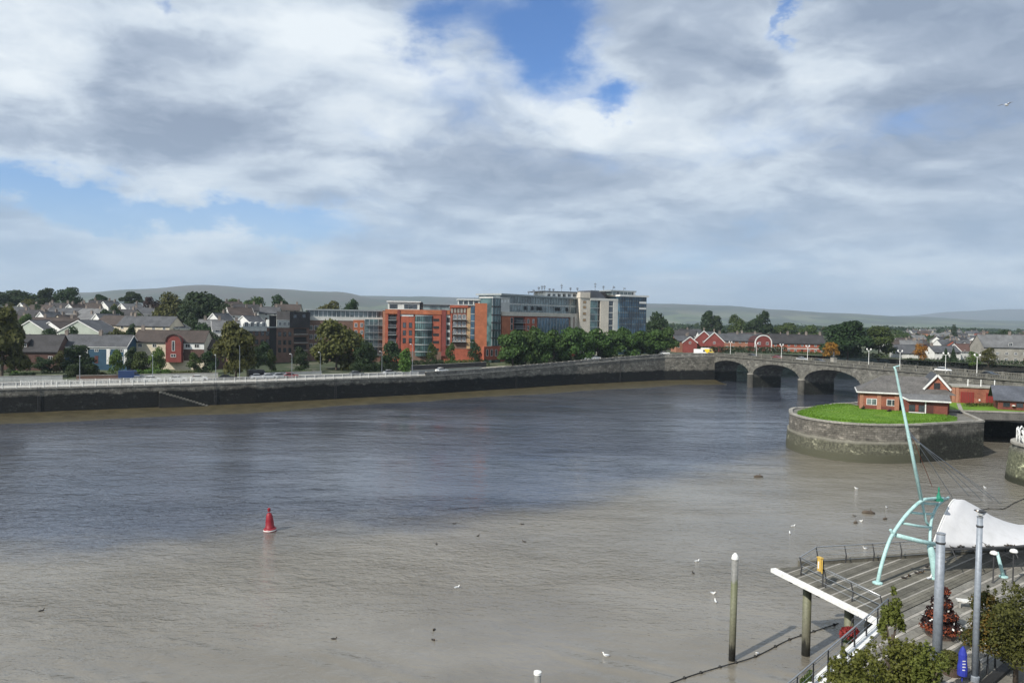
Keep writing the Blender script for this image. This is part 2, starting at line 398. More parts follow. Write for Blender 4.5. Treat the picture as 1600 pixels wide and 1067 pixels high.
def land_material():
    mt = bpy.data.materials.new('land'); mt.use_nodes = True; q = N(mt.node_tree)
    pos = q('ShaderNodeNewGeometry').outputs['Position']
    a = q.noise(pos, .018, 6, .6); b = q.noise(pos, .11, 5, .65)
    c = q.mix(q.mrange(a, .38, .62), (.026, .040, .014), (.058, .074, .026))
    c = q.mix(q.mrange(b, .52, .68), c, (.12, .11, .085))
    vor = q('ShaderNodeTexVoronoi', i_Vector=q.mapping(pos, scale=(1, .6, 1)), i_Scale=.006); vor.feature = 'F1'
    fld = q.ramp(q('ShaderNodeSeparateXYZ', i_0=vor.outputs['Color']).outputs[0], [(0, (.045, .06, .025)), (.35, (.10, .12, .05)), (.6, (.07, .10, .03)), (.85, (.14, .135, .07))], 'CONSTANT')
    ve = q('ShaderNodeTexVoronoi', i_Vector=q.mapping(pos, scale=(1, .6, 1)), i_Scale=.006); ve.feature = 'DISTANCE_TO_EDGE'
    fld = q.mix(q.mrange(ve.outputs['Distance'], .0, .07, 1, 0), fld, (.022, .032, .014))
    y = q('ShaderNodeSeparateXYZ', i_0=pos).outputs[1]
    c = q.mix(q.mrange(y, 900, 1500), c, fld)
    bs = q('ShaderNodeBsdfPrincipled', i_Base_Color=c, i_Roughness=.95)
    q('ShaderNodeOutputMaterial', i_Surface=bs.outputs[0]); return mt
def hill_material():
    mt = bpy.data.materials.new('moorland'); mt.use_nodes = True; q = N(mt.node_tree)
    pos = q('ShaderNodeNewGeometry').outputs['Position']
    vor = q('ShaderNodeTexVoronoi', i_Vector=q.mapping(pos, scale=(1, .5, .4)), i_Scale=.0045)
    c = q.ramp(q('ShaderNodeSeparateXYZ', i_0=vor.outputs['Color']).outputs[0], [(0, (.035, .05, .025)), (.3, (.075, .10, .04)), (.55, (.055, .065, .04)), (.8, (.11, .12, .065))], 'CONSTANT')
    n = q.noise(pos, .0022, 7, .62)
    z = q('ShaderNodeSeparateXYZ', i_0=pos).outputs[2]
    moor = q.mix(q.mrange(n, .4, .6), (.06, .05, .04), (.035, .045, .028))
    c = q.mix(q.math('MULTIPLY', q.mrange(z, 60, 140), .85), c, moor)
    c = q.mix(q.mrange(n, .5, .62), c, (.025, .04, .02))
    bs = q('ShaderNodeBsdfPrincipled', i_Base_Color=c, i_Roughness=.95)
    q('ShaderNodeOutputMaterial', i_Surface=bs.outputs[0]); return mt
def water_material():
    mt = bpy.data.materials.new('river_water'); mt.use_nodes = True; q = N(mt.node_tree)
    pos = q('ShaderNodeNewGeometry').outputs['Position']
    sp = q('ShaderNodeSeparateXYZ', i_0=pos)
    # a cloud's shadow is painted into the far water colour; its torn edge follows the river. Measured across the flow: d = y - slope(x)
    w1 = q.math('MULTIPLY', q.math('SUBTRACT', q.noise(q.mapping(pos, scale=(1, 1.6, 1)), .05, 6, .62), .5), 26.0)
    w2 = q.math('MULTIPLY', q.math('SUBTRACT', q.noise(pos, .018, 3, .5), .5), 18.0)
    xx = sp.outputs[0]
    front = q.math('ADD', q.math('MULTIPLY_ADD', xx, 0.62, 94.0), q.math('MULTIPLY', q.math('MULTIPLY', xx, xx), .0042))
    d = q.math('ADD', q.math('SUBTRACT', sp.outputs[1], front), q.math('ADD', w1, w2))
    clear = q.mrange(d, -9, 8)                      # 0 sunlit silty water, 1 painted cloud shade
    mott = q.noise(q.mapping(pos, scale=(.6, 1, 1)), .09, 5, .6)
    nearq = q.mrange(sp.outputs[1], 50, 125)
    lit_silt = q.mix(q.mrange(mott, .35, .65), (.160, .145, .118), (.206, .190, .160)); lit_silt = q.mix(nearq, lit_silt, q.mix(q.mrange(mott, .35, .65), (.155, .140, .112), (.192, .176, .146)))
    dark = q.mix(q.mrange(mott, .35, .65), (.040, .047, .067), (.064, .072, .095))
    c = q.mix(clear, lit_silt, dark)  # clear is the painted cloud shade, not clearer water
    b = q('ShaderNodeBsdfPrincipled', i_Base_Color=c, i_IOR=1.5); b.inputs['Specular IOR Level'].default_value = .5
    q.l.new(q.math('MULTIPLY_ADD', clear, -.035, .085), b.inputs['Roughness'])
    # wind ripples: crests across the breeze, in three sizes, patches of slack and ruffled water
    r1 = q.noise(q.mapping(pos, rot=(0, 0, radians(27)), scale=(.62, 1.15, 1)), 1.15, 3, .6, .4)
    r2 = q.noise(q.mapping(pos, rot=(0, 0, radians(-16)), scale=(.7, 1.2, 1)), 2.9, 3, .6, .3)
    r0 = q.noise(q.mapping(pos, rot=(0, 0, radians(16)), scale=(.5, 1.1, 1)), .34, 2, .5, .3)
    r3 = q.noise(q.mapping(pos, rot=(0, 0, radians(-20)), scale=(.6, 1.2, 1)), .62, 2, .5, .3)
    r3 = q.math('SUBTRACT', 1.0, q.math('ABSOLUTE', q.math('MULTIPLY_ADD', r3, 2.6, -1.3)))
    wv = q('ShaderNodeTexWave', i_Vector=q.mapping(pos, rot=(0, 0, radians(-62))), i_Scale=.16, i_Distortion=3.2, i_Detail=2.0, i_Detail_Scale=.6)
    wake = q.math('MULTIPLY', q.math('MULTIPLY', wv.outputs['Fac'], q.mrange(q.noise(pos, .11, 3, .6), .42, .66)), q.mrange(sp.outputs[1], 62, 48))
    r1 = q.math('SUBTRACT', 1.0, q.math('ABSOLUTE', q.math('MULTIPLY_ADD', r1, 2.6, -1.3)))
    r2 = q.math('SUBTRACT', 1.0, q.math('ABSOLUTE', q.math('MULTIPLY_ADD', r2, 2.6, -1.3)))
    patch = q.mrange(q.noise(q.mapping(pos, rot=(0, 0, radians(-35)), scale=(.45, 1.2, 1)), .032, 4, .55), .36, .64, .25, 1.0)
    h = q.math('ADD', q.math('MULTIPLY_ADD', r3, .45, q.math('MULTIPLY', r1, .40)), q.math('ADD', q.math('MULTIPLY', r2, q.math('MULTIPLY_ADD', clear, -.09, .12)), q.math('MULTIPLY', r0, q.math('MULTIPLY_ADD', clear, .9, .7))))
    amp = q.math('MULTIPLY', patch, q.math('MULTIPLY_ADD', clear, -.30, .80))
    h = q.math('ADD', q.math('MULTIPLY', h, amp), q.math('MULTIPLY', wake, .28))
    bp = q('ShaderNodeBump', i_Strength=1.0, i_Distance=.36, i_Height=h); q.l.new(bp.outputs[0], b.inputs['Normal'])
    q('ShaderNodeOutputMaterial', i_Surface=b.outputs[0]); return mt

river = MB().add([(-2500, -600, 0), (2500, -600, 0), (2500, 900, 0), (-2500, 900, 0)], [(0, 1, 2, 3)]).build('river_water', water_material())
setp(river, 'brown river at low tide, sunlit near the quay, with cloud shade painted dark blue beyond', None, kind='structure')

# the land: one sheet fanned out from the shore line to beyond the hills
pts = []; dirs = []
L = 0
for i in range(len(SHORE) - 1):
    a, b = SHORE[i], SHORE[i + 1]; n = max(2, int((b - a).length / (25 if i < 14 else 60)))
    for j in range(n): pts.append(a + (b - a) * (j / n))
pts.append(SHORE[-1])
cum = [0]
for i in range(1, len(pts)): cum.append(cum[-1] + (pts[i] - pts[i - 1]).length)
for p in pts:
    ang = math.atan2(p.x, max(p.y, 60)) * .9
    dirs.append(Vector((sin(ang) - .12, cos(ang) + .05)).normalized())
ss = [0.6, 4, 9, 16, 25, 38, 55, 75, 100, 130, 165, 205, 250, 300, 360, 430, 520, 640, 800, 1000, 1300, 1700, 2300, 3200, 4600, 7000, 11000, 14500]
lb = MB()
for p, d in zip(pts, dirs):
    for s in ss:
        x, y = p.x + d.x * s, p.y + d.y * s
        lb.v.append((x, y, land_z(x, y) - .06))
nc = len(ss)
for i in range(len(pts) - 1):
    for j in range(nc - 1):
        lb.f.append((i * nc + j, (i + 1) * nc + j, (i + 1) * nc + j + 1, i * nc + j + 1)); lb.m.append(0)
setp(lb.build('ground', land_material(), smooth=True), kind='structure')

HM = hill_material()
def hill(name, crest, y0, yc, seed, back=1500):
    """crest: the outline as (column, row) pairs at the distance yc; the slope rises from y0"""
    rnd = random.Random(seed); m_ = MB(); us = []
    u = crest[0][0]
    while u <= crest[-1][0]: us.append(u); u += 12
    rows = [0, .12, .25, .38, .5, .62, .74, .85, .93, 1.0, 1.12, 1.3]
    ph = [rnd.uniform(0, 6) for _ in range(6)]
    for u in us:
        for (ua, va), (ub, vb) in zip(crest, crest[1:]):
            if ua <= u <= ub: v = va + (vb - va) * smooth(ua, ub, u); break
        top = A(u, v, yc)
        for t in rows:
            y = y0 + (yc - y0) * t; x = top.x * y / yc
            e = smooth(0, 1, t) if t <= 1 else 1 - .8 * (t - 1) / .3
            wob = (sin(x * .004 + ph[0] + t * 5) + .6 * sin(x * .011 + ph[1] - t * 9) + .4 * sin(x * .023 + ph[2])) * .04 * (1 - abs(2 * t - 1) if t < 1 else 0)
            z = -2 + (top.z + 2) * max(0, e + wob) + (sin(x * .013 + ph[3]) + sin(x * .031 + ph[4])) * .8
            m_.v.append((x, y, z))
    n = len(rows)
    for i in range(len(us) - 1):
        for j in range(n - 1):
            m_.f.append((i * n + j, (i + 1) * n + j, (i + 1) * n + j + 1, i * n + j + 1)); m_.m.append(0)
    return setp(m_.build(name, HM, smooth=True), kind='structure')
hill('hills', [(-700, 470), (-300, 462), (0, 463), (130, 458), (210, 453), (320, 446), (420, 452), (520, 457), (600, 468), (700, 478), (820, 492), (900, 500)], 2600, 5200, 3)
hill('hills', [(380, 480), (560, 463), (640, 464), (780, 466), (900, 470), (1040, 475), (1130, 478), (1210, 484), (1300, 489), (1420, 495), (1560, 501), (1700, 505), (1900, 508)], 3600, 6800, 8)
hill('mountains', [(1300, 502), (1420, 493), (1490, 487), (1580, 483), (1660, 484), (1800, 486), (2100, 497)], 9000, 12500, 5)

hz = MB().box(-15500, 15500, -1200, 15200, -4, 330)
hm = bpy.data.materials.new('haze'); hm.use_nodes = True; q = N(hm.node_tree)
pv = q('ShaderNodeVolumePrincipled'); pv.inputs['Color'].default_value = (.72, .85, .98, 1); pv.inputs['Density'].default_value = .0001; pv.inputs['Anisotropy'].default_value = .2
q('ShaderNodeOutputMaterial', i_Volume=pv.outputs[0])
setp(hz.build('haze', hm), kind='stuff')
# ------------------------------------------------------------------ the far quay wall, road, pavement
def wall_strip(mb, pts, z0, z1, steps=4, thick=None):
    """a wall face along pts (world xy), uv in metres; z1 may be a list"""
    if mb.uv is None: mb.uv = []
    z1s = z1 if hasattr(z1, '__len__') else [z1] * len(pts)
    L = 0; base = len(mb.v)
    for i, p in enumerate(pts):
        if i: L += (Vector(p[:2]) - Vector(pts[i - 1][:2])).length
        for j in range(steps + 1):
            z = z0 + (z1s[i] - z0) * j / steps
            mb.v.append((p[0], p[1], z)); mb.uv.append((L, z))
    n = steps + 1
    for i in range(len(pts) - 1):
        for j in range(steps):
            a = base + i * n + j
            mb.f.append((a, a + n, a + n + 1, a + 1)); mb.m.append(0)
def dense(poly, step):
    out = []
    for a, b in zip(poly, poly[1:]):
        a, b = Vector(a), Vector(b); n = max(1, int((b - a).length / step))
        out += [a + (b - a) * (i / n) for i in range(n)]
    return out + [Vector(poly[-1])]
def offset(pts, s):                                 # moved s metres inland
    out = []
    for i, p in enumerate(pts):
        d = (pts[min(i + 1, len(pts) - 1)] - pts[max(i - 1, 0)]).normalized()
        out.append(p + Vector((-d.y, d.x)) * s)
    return out
M_QUAY = stonemat('far_quay_stone', (.17, .16, .135), (.008, .0085, .008), 5.0, 1.1, bw=1.3, bh=.5, fade=.4)
bank = dense(BANK[1:], 5)
qz = [quay_z(p.x) for p in bank]
qw = T('quay_wall', 'long dark stone quay wall stained black along the far bank', 'wall', (0, 0, 0))
mb = MB(); wall_strip(mb, bank, -1.5, [z - .28 for z in qz], 6); mb.build('wall', M_QUAY, qw)
# rough stones standing proud of the face, seen as lighter blobs
rnd = random.Random(4)
# coping stones
bc = dense(BANK[2:], 2.6)
cop = None; i = 0
for a, b in zip(bc, bc[1:]):
    if a.x < -150 or i > 170: continue
    d = (b - a); L_ = d.length
    c = MB().box(.012, L_ - .012, -.14, .55, -.30, .0 + rnd.uniform(-.02, .02)).build('coping_stone', MT['lichen'], qw, loc=(a.x, a.y, quay_z((a.x + b.x) / 2) + .02), rz=atan2(d.y, d.x)); i += 1
# a mud foreshore below the wall
def mud_material():
    mt = bpy.data.materials.new('foreshore_mud'); mt.use_nodes = True; q = N(mt.node_tree)
    pos = q('ShaderNodeNewGeometry').outputs['Position']
    n = q.noise(pos, .35, 6, .65); n2 = q.noise(pos, 2.2, 4, .6)
    c = q.mix(q.mrange(n, .35, .65), (.045, .036, .017), (.078, .064, .032)); c = q.mix(q.mrange(n2, .5, .75), c, (.03, .034, .014))
    b = q('ShaderNodeBsdfPrincipled', i_Base_Color=c, i_Roughness=.42)
    bp = q('ShaderNodeBump', i_Strength=.5, i_Distance=.2, i_Height=n2); q.l.new(bp.outputs[0], b.inputs['Normal'])
    q('ShaderNodeOutputMaterial', i_Surface=b.outputs[0]); return mt
M_MUD = mud_material()
mb = MB(); fp = dense(BANK[1:], 4)
for i, p in enumerate(fp):
    d = (fp[min(i + 1, len(fp) - 1)] - fp[max(i - 1, 0)]).normalized(); o_ = Vector((d.y, -d.x))
    wd = 11.5 + 2.2 * sin(p.x * .05) + 1.3 * sin(p.x * .17 + 1) + rnd.uniform(-.5, .5)
    for t, z in ((-.02, 1.0), (.15, .85), (.35, .55), (.6, .26), (.85, .07), (1.0, -.12)):
        mb.v.append((p.x + o_.x * wd * t, p.y + o_.y * wd * t, z + (rnd.uniform(-.06, .06) if 0 < t < .9 else 0)))
for i in range(len(fp) - 1):
    for j in range(5): mb.f.append((i * 6 + j + 1, (i + 1) * 6 + j + 1, (i + 1) * 6 + j, i * 6 + j)); mb.m.append(0)
setp(mb.build('foreshore', M_MUD, smooth=True), kind='structure')
def ribbon(name, pts, s0, s1, dz, material, cut=None):
    mb = MB(); a = offset(pts, s0); b = offset(pts, s1)
    for p, q_ in zip(a, b):
        mb.v.append((p.x, p.y, quay_z(p.x) + dz)); mb.v.append((q_.x, q_.y, quay_z(q_.x) + dz))
    for i in range(len(pts) - 1): mb.f.append((2 * i, 2 * i + 2, 2 * i + 3, 2 * i + 1)); mb.m.append(0)
    return setp(mb.build(name, material), kind='structure')
bb = dense(BANK[1:], 5)
ribbon('pavement', bb, .4, 6.4, .13, MT['paving'])
ribbon('road', bb, 6.4, 15.0, .03, MT['asphalt'])
ribbon('pavement', bb, 15.0, 17.6, .14, MT['paving'])

def bank_at(u, s=0.0):                              # the point s metres inland of the quay edge seen at column u
    prev = None
    pl = offset(dense(BANK[1:], 1.0), s)
    for p in pl:
        uu = CX + F * p.x / max(p.y, 1) if p.y > 20 else -9999
        if uu >= u:
            i = pl.index(p); d = (pl[min(i + 1, len(pl) - 1)] - pl[max(i - 1, 0)]).normalized()
            return p, atan2(d.y, d.x)
    return pl[-1], 0
# white railing on the quay edge, another between path and road
def railing(name, label, s, u0, u1, h, bay, midrails, balusters, material, z_add=.0, post=.14):
    pa, _ = bank_at(u0, s)
    root = T(name, label, 'railing', (0, 0, 0))
    line = [p for p in offset(dense(BANK[1:], bay), s) if p.y > 0 and u0 <= CX + F * p.x / p.y <= u1]
    pm = MB().box(-post / 2, post / 2, -post / 2, post / 2, 0, h + .1).mesh('post', material)
    for p in line: link('post', pm, root, (p.x, p.y, quay_z(p.x) + z_add))
    for zz, th in midrails:
        r_ = MB()
        for a, b in zip(line, line[1:]):
            r_.beam((a.x, a.y, quay_z(a.x) + z_add + zz), (b.x, b.y, quay_z(b.x) + z_add + zz), th, th)
        r_.build('rail', material, root)
    if balusters:
        r_ = MB()
        for a, b in zip(line, line[1:]):
            n = int((b - a).length / balusters)
            for i in range(1, n):
                c = a + (b - a) * (i / n); z = quay_z(c.x) + z_add
                r_.box(c.x - .028, c.x + .028, c.y - .028, c.y + .028, z + .1, z + h)
        r_.build('baluster', material, root)['kind'] = 'stuff'
    return root
railing('railing', 'white painted railing along the edge of the far quay wall', .25, -140, 664, 1.3, 2.6, ((1.3, .1), (.72, .06), (.14, .08)), .24, MT['rail'], .02)
railing('railing', 'second white railing behind the walkway on the far quay', 6.0, 28, 330, 1.15, 3.0, ((1.15, .1), (.6, .06), (.15, .07)), .3, MT['rail'], .13)
# stone parapet from the end of the railing to the bridge
par = [p for p in dense(BANK[1:], 3) if p.y > 0 and CX + F * p.x / p.y > 666]
pr = T('parapet_wall', 'grey stone parapet on the quay between the railing and the bridge', 'wall')
M_PAR = stonemat('parapet_stone', (.22, .21, .185), (.1, .095, .08), -5, .5, bw=.9, bh=.35)
mb = MB(); f_ = offset(par, .02); b_ = offset(par, .6)
wall_strip(mb, [(p.x, p.y) for p in f_], 5.9, [quay_z(p.x) + 1.05 for p in par], 2)
mb2 = MB(); wall_strip(mb2, [(p.x, p.y) for p in reversed(b_)], 5.9, [quay_z(p.x) + 1.05 for p in reversed(par)], 2)
mb.build('wall', M_PAR, pr); mb2.build('wall', M_PAR, pr)
for a, b, in zip(offset(par, -.05), offset(par, -.05)[1:]):
    d = b - a; MB().box(.01, d.length - .01, 0, .75, 0, .16).build('coping_stone', MT['lichen'], pr, loc=(a.x, a.y, quay_z((a.x + b.x) / 2) + 1.05), rz=atan2(d.y, d.x))
# stair down the quay wall
p0, an = bank_at(246, -.02)
st = T('stone_stair', 'sloping stone stair cut down the face of the far quay wall', 'stair', (p0.x, p0.y, 0), an)
for i in range(16):
    MB().box(i * .75, i * .75 + .74, -1.2, -.0, 4.6 - i * .27, 4.95 - i * .27).build('step', MT['balu'], st)
mb = MB(); mb.yprism([(0, .3), (0, 4.6), (.75, 4.6), (12, .6), (12, .3)], -1.1, -.03); mb.build('wall', mat('wet_stone', (.016, .016, .014), .8, .4, .5), st)

# ------------------------------------------------------------------ trees
def leaf_cloud(name, lobes, n, size, material, seed, inner=.35):
    """leaf-sized bent faces spread through the lobes' volume, most of them near the surface"""
    rs = np.random.RandomState(seed)
    lob = np.array(lobes, dtype=float)              # x y z rx ry rz
    wgt = (lob[:, 3] * lob[:, 4] * lob[:, 5]) ** (2 / 3.); wgt /= wgt.sum()
    idx = rs.choice(len(lob), n, p=wgt)
    d = rs.normal(size=(n, 3)); d /= np.linalg.norm(d, axis=1)[:, None]
    d[:, 2] = np.where(d[:, 2] < -.55, -d[:, 2], d[:, 2])
    rr = 1 - np.abs(rs.normal(0, .16, n)); deep = rs.rand(n) < inner; rr[deep] = rs.rand(deep.sum()) ** .5
    # clumps: push the radius in and out along a few random directions
    for _ in range(14):
        c = rs.normal(size=3); c /= np.linalg.norm(c)
        rr += np.where(d @ c > .86, rs.uniform(-.24, .16), 0)
    pos = lob[idx, :3] + d * rr[:, None] * lob[idx, 3:]
    nor = d + rs.normal(0, .65, (n, 3)); nor[:, 2] += .25; nor /= np.linalg.norm(nor, axis=1)[:, None]
    t = np.cross(nor, rs.normal(size=(n, 3))); t /= np.linalg.norm(t, axis=1)[:, None]; b = np.cross(nor, t)
    s = size * rs.uniform(.55, 1.45, n)[:, None]
    k_ = nor * s * .22
    V = np.stack([pos - t * s * .6, pos - b * s * .42 - k_, pos + t * s * .6, pos + b * s * .42 - k_], 1).reshape(-1, 3)
    me = bpy.data.meshes.new(name)
    me.vertices.add(4 * n); me.vertices.foreach_set('co', V.astype(np.float32).ravel())
    me.loops.add(4 * n); me.loops.foreach_set('vertex_index', np.arange(4 * n, dtype=np.int32))
    me.polygons.add(n); me.polygons.foreach_set('loop_start', np.arange(0, 4 * n, 4, dtype=np.int32)); me.polygons.foreach_set('loop_total', np.full(n, 4, dtype=np.int32))
    me.materials.append(material); me.update(calc_edges=True); return me
def lobes_round(seed, n=11, rx=.5, z0=.30, z1=1.0):
    r_ = random.Random(seed); out = [(0, 0, (z0 + z1) / 2, rx * .78, rx * .78, (z1 - z0) * .42)]
    for i in range(n):
        a = 2 * pi * i / n * 1.9 + r_.uniform(-.5, .5); t = (i + .5) / n
        z = z0 + (z1 - z0) * (.11 + .77 * t); prof = sin(pi * min(.94, .30 + .62 * t)) ** .7
        rad = rx * .60 * prof * r_.uniform(.8, 1.1); q_ = rx * r_.uniform(.34, .50) * (.8 + .3 * prof)
        out.append((rad * cos(a), rad * sin(a), z, q_, q_, q_ * r_.uniform(.7, .95) * .8))
    return out
SHAPES = {
    'round': lambda s: lobes_round(s, 13, .5, .06, 1.0), 'wide': lambda s: lobes_round(s, 15, .62, .12, .95), 'bushy': lambda s: lobes_round(s, 13, .55, -.06, 1.0),
    'tall': lambda s: [(0.04 * sin(3 * i + s), .04 * cos(2.3 * i + s), .18 + .74 * i / 8, .25 * sin(pi * (.2 + .72 * i / 9)) ** .6, .25 * sin(pi * (.2 + .72 * i / 9)) ** .6, .14) for i in range(9)],
    'conifer': lambda s: [(0, 0, .08 + .84 * i / 9, .32 * (1 - i / 10.5), .32 * (1 - i / 10.5), .085) for i in range(10)],
    'pine': lambda s: [(.1, 0, .80, .34, .30, .16), (-.2, .1, .66, .28, .26, .13), (.25, -.1, .60, .24, .24, .11), (0, .05, .93, .2, .2, .1), (-.08, -.05, .5, .2, .2, .1)],
}
_crowns = {}
def crown_mesh(shape, leaf, var=0, n=2600, size=.062):
    key = (shape, leaf, var, n)
    if key not in _crowns: _crowns[key] = leaf_cloud('crown', SHAPES[shape](var * 7 + len(shape)), n, size, LEAF[leaf], var * 31 + len(leaf) + n)
    return _crowns[key]
def trunk_mesh():
    m_ = MB(); m_.tube([(0, 0, -.12), (0, 0, .02), (.008, 0, .2), (.012, .01, .45), (0, .015, .68)], [.035, .026, .021, .015, .006], 8)
    for a, z, l in ((.4, .2, .30), (2.3, .26, .32), (4.2, .3, .28), (5.4, .38, .22), (1.3, .42, .2)):
        m_.tube([(.006, 0, z), (.5 * l * cos(a), .5 * l * sin(a), z + .35 * l), (l * cos(a), l * sin(a), z + .95 * l)], [.011, .008, .003], 6)
    return m_.mesh('trunk', MT['bark'], True)
TRUNK = trunk_mesh()
def tree(label, u, vtop, y, width, shape='round', leaf='mid', group=None, height=None, name='tree', var=None, n=2600, cat='tree', base=None):
    """width in picture columns at the distance y; the top at row vtop"""
    top = A(u, vtop, y); z = land_z(top.x, y) if base is None else base
    if height is None: height = top.z - z
    z = top.z - height
    wd = width * y / F
    if var is None: var = int(abs(u * 7 + vtop)) % 3
    root = T(name, label, cat, (top.x, y, z), (u * .37) % 6.28, group)
    size = .062 if height > 5 else .075
    c = link('crown', crown_mesh(shape, leaf, var, n, size), root); t = link('trunk', TRUNK, root)
    ww = {'round': 1.0, 'wide': 1.2, 'bushy': 1.08, 'tall': .55, 'conifer': .62, 'pine': .85}[shape]
    c.scale = (wd / ww, wd / ww, height); t.scale = (height * .8, height * .8, height)
    return root
def shrub(label, u, vtop, y, width, height, leaf='mid', group=None, n=900, name='shrub', base=None):
    top = A(u, vtop, y); wd = width * y / F
    o = link(name, crown_mesh('bushy', leaf, int(u) % 3, n, .10), None, (top.x, y, top.z - height), (u * .7) % 6)
    o.scale = (wd / 1.08, wd / 1.08, height); return setp(o, label, 'shrub', group)
def hedge(label, p, q_, h, thick, leaf, n=1600, seed=1, size=.3):
    p, q_ = Vector(p), Vector(q_); L_ = (q_ - p).length; k_ = max(2, int(L_ / (thick * .8)))
    me = leaf_cloud('hedge', [(L_ * (i + .5) / k_, 0, h * .5, thick * .7, thick * .55, h * .55) for i in range(k_)], n, size, LEAF[leaf], seed)
    d = q_ - p; o = link('hedge', me, None, p, atan2(d.y, d.x)); return setp(o, label, 'hedge')

# the ridge behind the houses
tree('broad dark tree with a domed top on the hill skyline, standing apart', 108, 447, 430, 44, 'bushy', 'dark', var=0)
tree('dark tree with a ragged top on the hill skyline beside the domed one', 73, 449, 440, 36, 'round', 'dark', var=1)
tree('wide low dark tree on the skyline at the near end of the hill', 34, 452, 440, 62, 'wide', 'dark', var=2)
tree('dark tree at the very edge of the hill skyline', -8, 455, 430, 50, 'wide', 'dark', var=1)
tree('pale olive round tree below the dark skyline trees', 43, 466, 395, 30, 'bushy', 'olive', var=1)
tree('thin domed pine rising behind the far white gabled houses', 205, 457, 470, 32, 'pine', 'dark', var=0)
tree('small dark pine beside the gabled hilltop house', 156, 461, 470, 24, 'pine', 'dark', var=1)
tree('near-black copper beech beside the big tree clump', 237, 462, 390, 34, 'bushy', 'purple', var=0)
tree('yellowish green broad tree leaning on the big dark crown', 268, 459, 360, 52, 'bushy', 'olive', var=2, n=3600)
tree('largest dark green tree with a huge rounded crown above the roofs', 316, 455, 350, 84, 'bushy', 'dark', var=1, n=5200)
tree('dark tree in the lee of the largest rounded crown', 348, 472, 345, 46, 'bushy', 'dark', var=0)
tree('low dull green tree on the hill behind the white gables', 372, 465, 430, 40, 'wide', 'mid', var=2)
tree('light green spreading tree on the skyline above the brown flats', 397, 463, 420, 44, 'round', 'mid', var=0)
tree('compact dark tree on the skyline above the brown flats', 438, 461, 420, 40, 'bushy', 'dark', var=2)
tree('low pale green tree showing over the glazed penthouse roof', 514, 469, 400, 46, 'wide', 'olive', var=1)
tree('dark tree showing over the glazed penthouse roof', 549, 466, 400, 34, 'round', 'dark', var=1)
tree('dark conifer clump among the hillside roofs', 182, 478, 330, 26, 'bushy', 'dark', var=2)
tree('dark round tree between the two rows of hillside roofs', 165, 482, 335, 26, 'round', 'dark', var=0)
tree('small green tree in front of the far white gables', 213, 487, 350, 22, 'bushy', 'mid', var=1)
# along the strand
tree('large olive tree with autumn tints cut by the edge of the view', 2, 476, 196, 78, 'round', 'olive', var=1, n=4600)
tree('autumn tinted tree with a dark skirt standing at the strand road', 369, 503, 205, 66, 'round', 'olive', var=2, n=4600)
tree('broad olive tree in front of the brown brick flats', 526, 496, 246, 86, 'bushy', 'olive', var=0, n=5200)
tree('dark garden tree hiding the end of the blue and white house', 122, 537, 208, 52, 'bushy', 'dark', var=1)
tree('small bright green tree before the blue and white house', 181, 545, 206, 24, 'round', 'bright', var=0, n=1800)
tree('green garden tree beside the cream house gable', 221, 547, 214, 30, 'bushy', 'mid', var=1)
tree('light green garden tree under the cream house windows', 246, 543, 214, 28, 'bushy', 'bright', var=2)
tree('slender yellow-green tree beside the tall lamp post', 633, 546, 226, 22, 'tall', 'bright', var=0, n=1600)
tree('dark green tree against the glass balconies of the red flats', 612, 531, 248, 36, 'bushy', 'dark', var=0)
tree('green tree at the foot of the glazed green bay', 578, 536, 250, 30, 'bushy', 'mid', var=2)
tree('young tree before the glazed bay of the red flats', 676, 534, 262, 20, 'bushy', 'mid', var=1, n=1500)
tree('young tree before the tall red brick pier', 704, 534, 264, 18, 'bushy', 'mid', var=0, n=1500)
tree('small dark tree below the blank orange gable', 742, 531, 268, 22, 'bushy', 'dark', var=2, n=1500)
for u, v, y, wd, lf, lab in ((28, 553, 212, 40, 'dark', 'dark garden tree before the bungalow wall'), (66, 556, 213, 34, 'dark', 'dark low tree by the bungalow window'), (92, 548, 216, 22, 'olive', 'olive tree in the gap between the bungalow and the blue house'),
        (206, 541, 219, 26, 'dark', 'dark tree in the gap between the blue house and the cream gable'), (304, 549, 219, 24, 'mid', 'green tree before the dark brick wing'), (330, 541, 222, 34, 'dark', 'dark bushy tree at the end of the dark brick wing'),
        (398, 540, 224, 30, 'dark', 'dark tree covering the foot of the arched flats'), (424, 544, 228, 18, 'mid', 'small green tree at the stair recess of the flats'), (470, 541, 232, 30, 'dark', 'dark tree before the balconies of the brown flats'), (566, 532, 240, 34, 'dark', 'dark tree on the far side of the broad olive tree'),
        (110, 509, 262, 34, 'dark', 'dark tree behind the blue house roof, by the wide pale gable'), (76, 512, 262, 36, 'dark', 'dark tree behind the bungalow roof'), (186, 511, 268, 30, 'olive', 'olive tree behind the long grey roof'), (206, 505, 272, 24, 'dark', 'dark tree behind the cream house chimney'),
        (316, 503, 285, 40, 'dark', 'dark tree filling the gap behind the crimson gable'), (336, 516, 262, 34, 'dark', 'dark tree behind the low brick wing'), (300, 488, 310, 36, 'dark', 'dark tree under the largest rounded crown'), (20, 503, 270, 44, 'dark', 'dark tree behind the edge tree'), (40, 489, 320, 26, 'mid', 'green tree in the hillside gardens below the olive crown')):
    tree(lab, u, v, y, wd, 'bushy', lf, var=u % 3, n=2200)
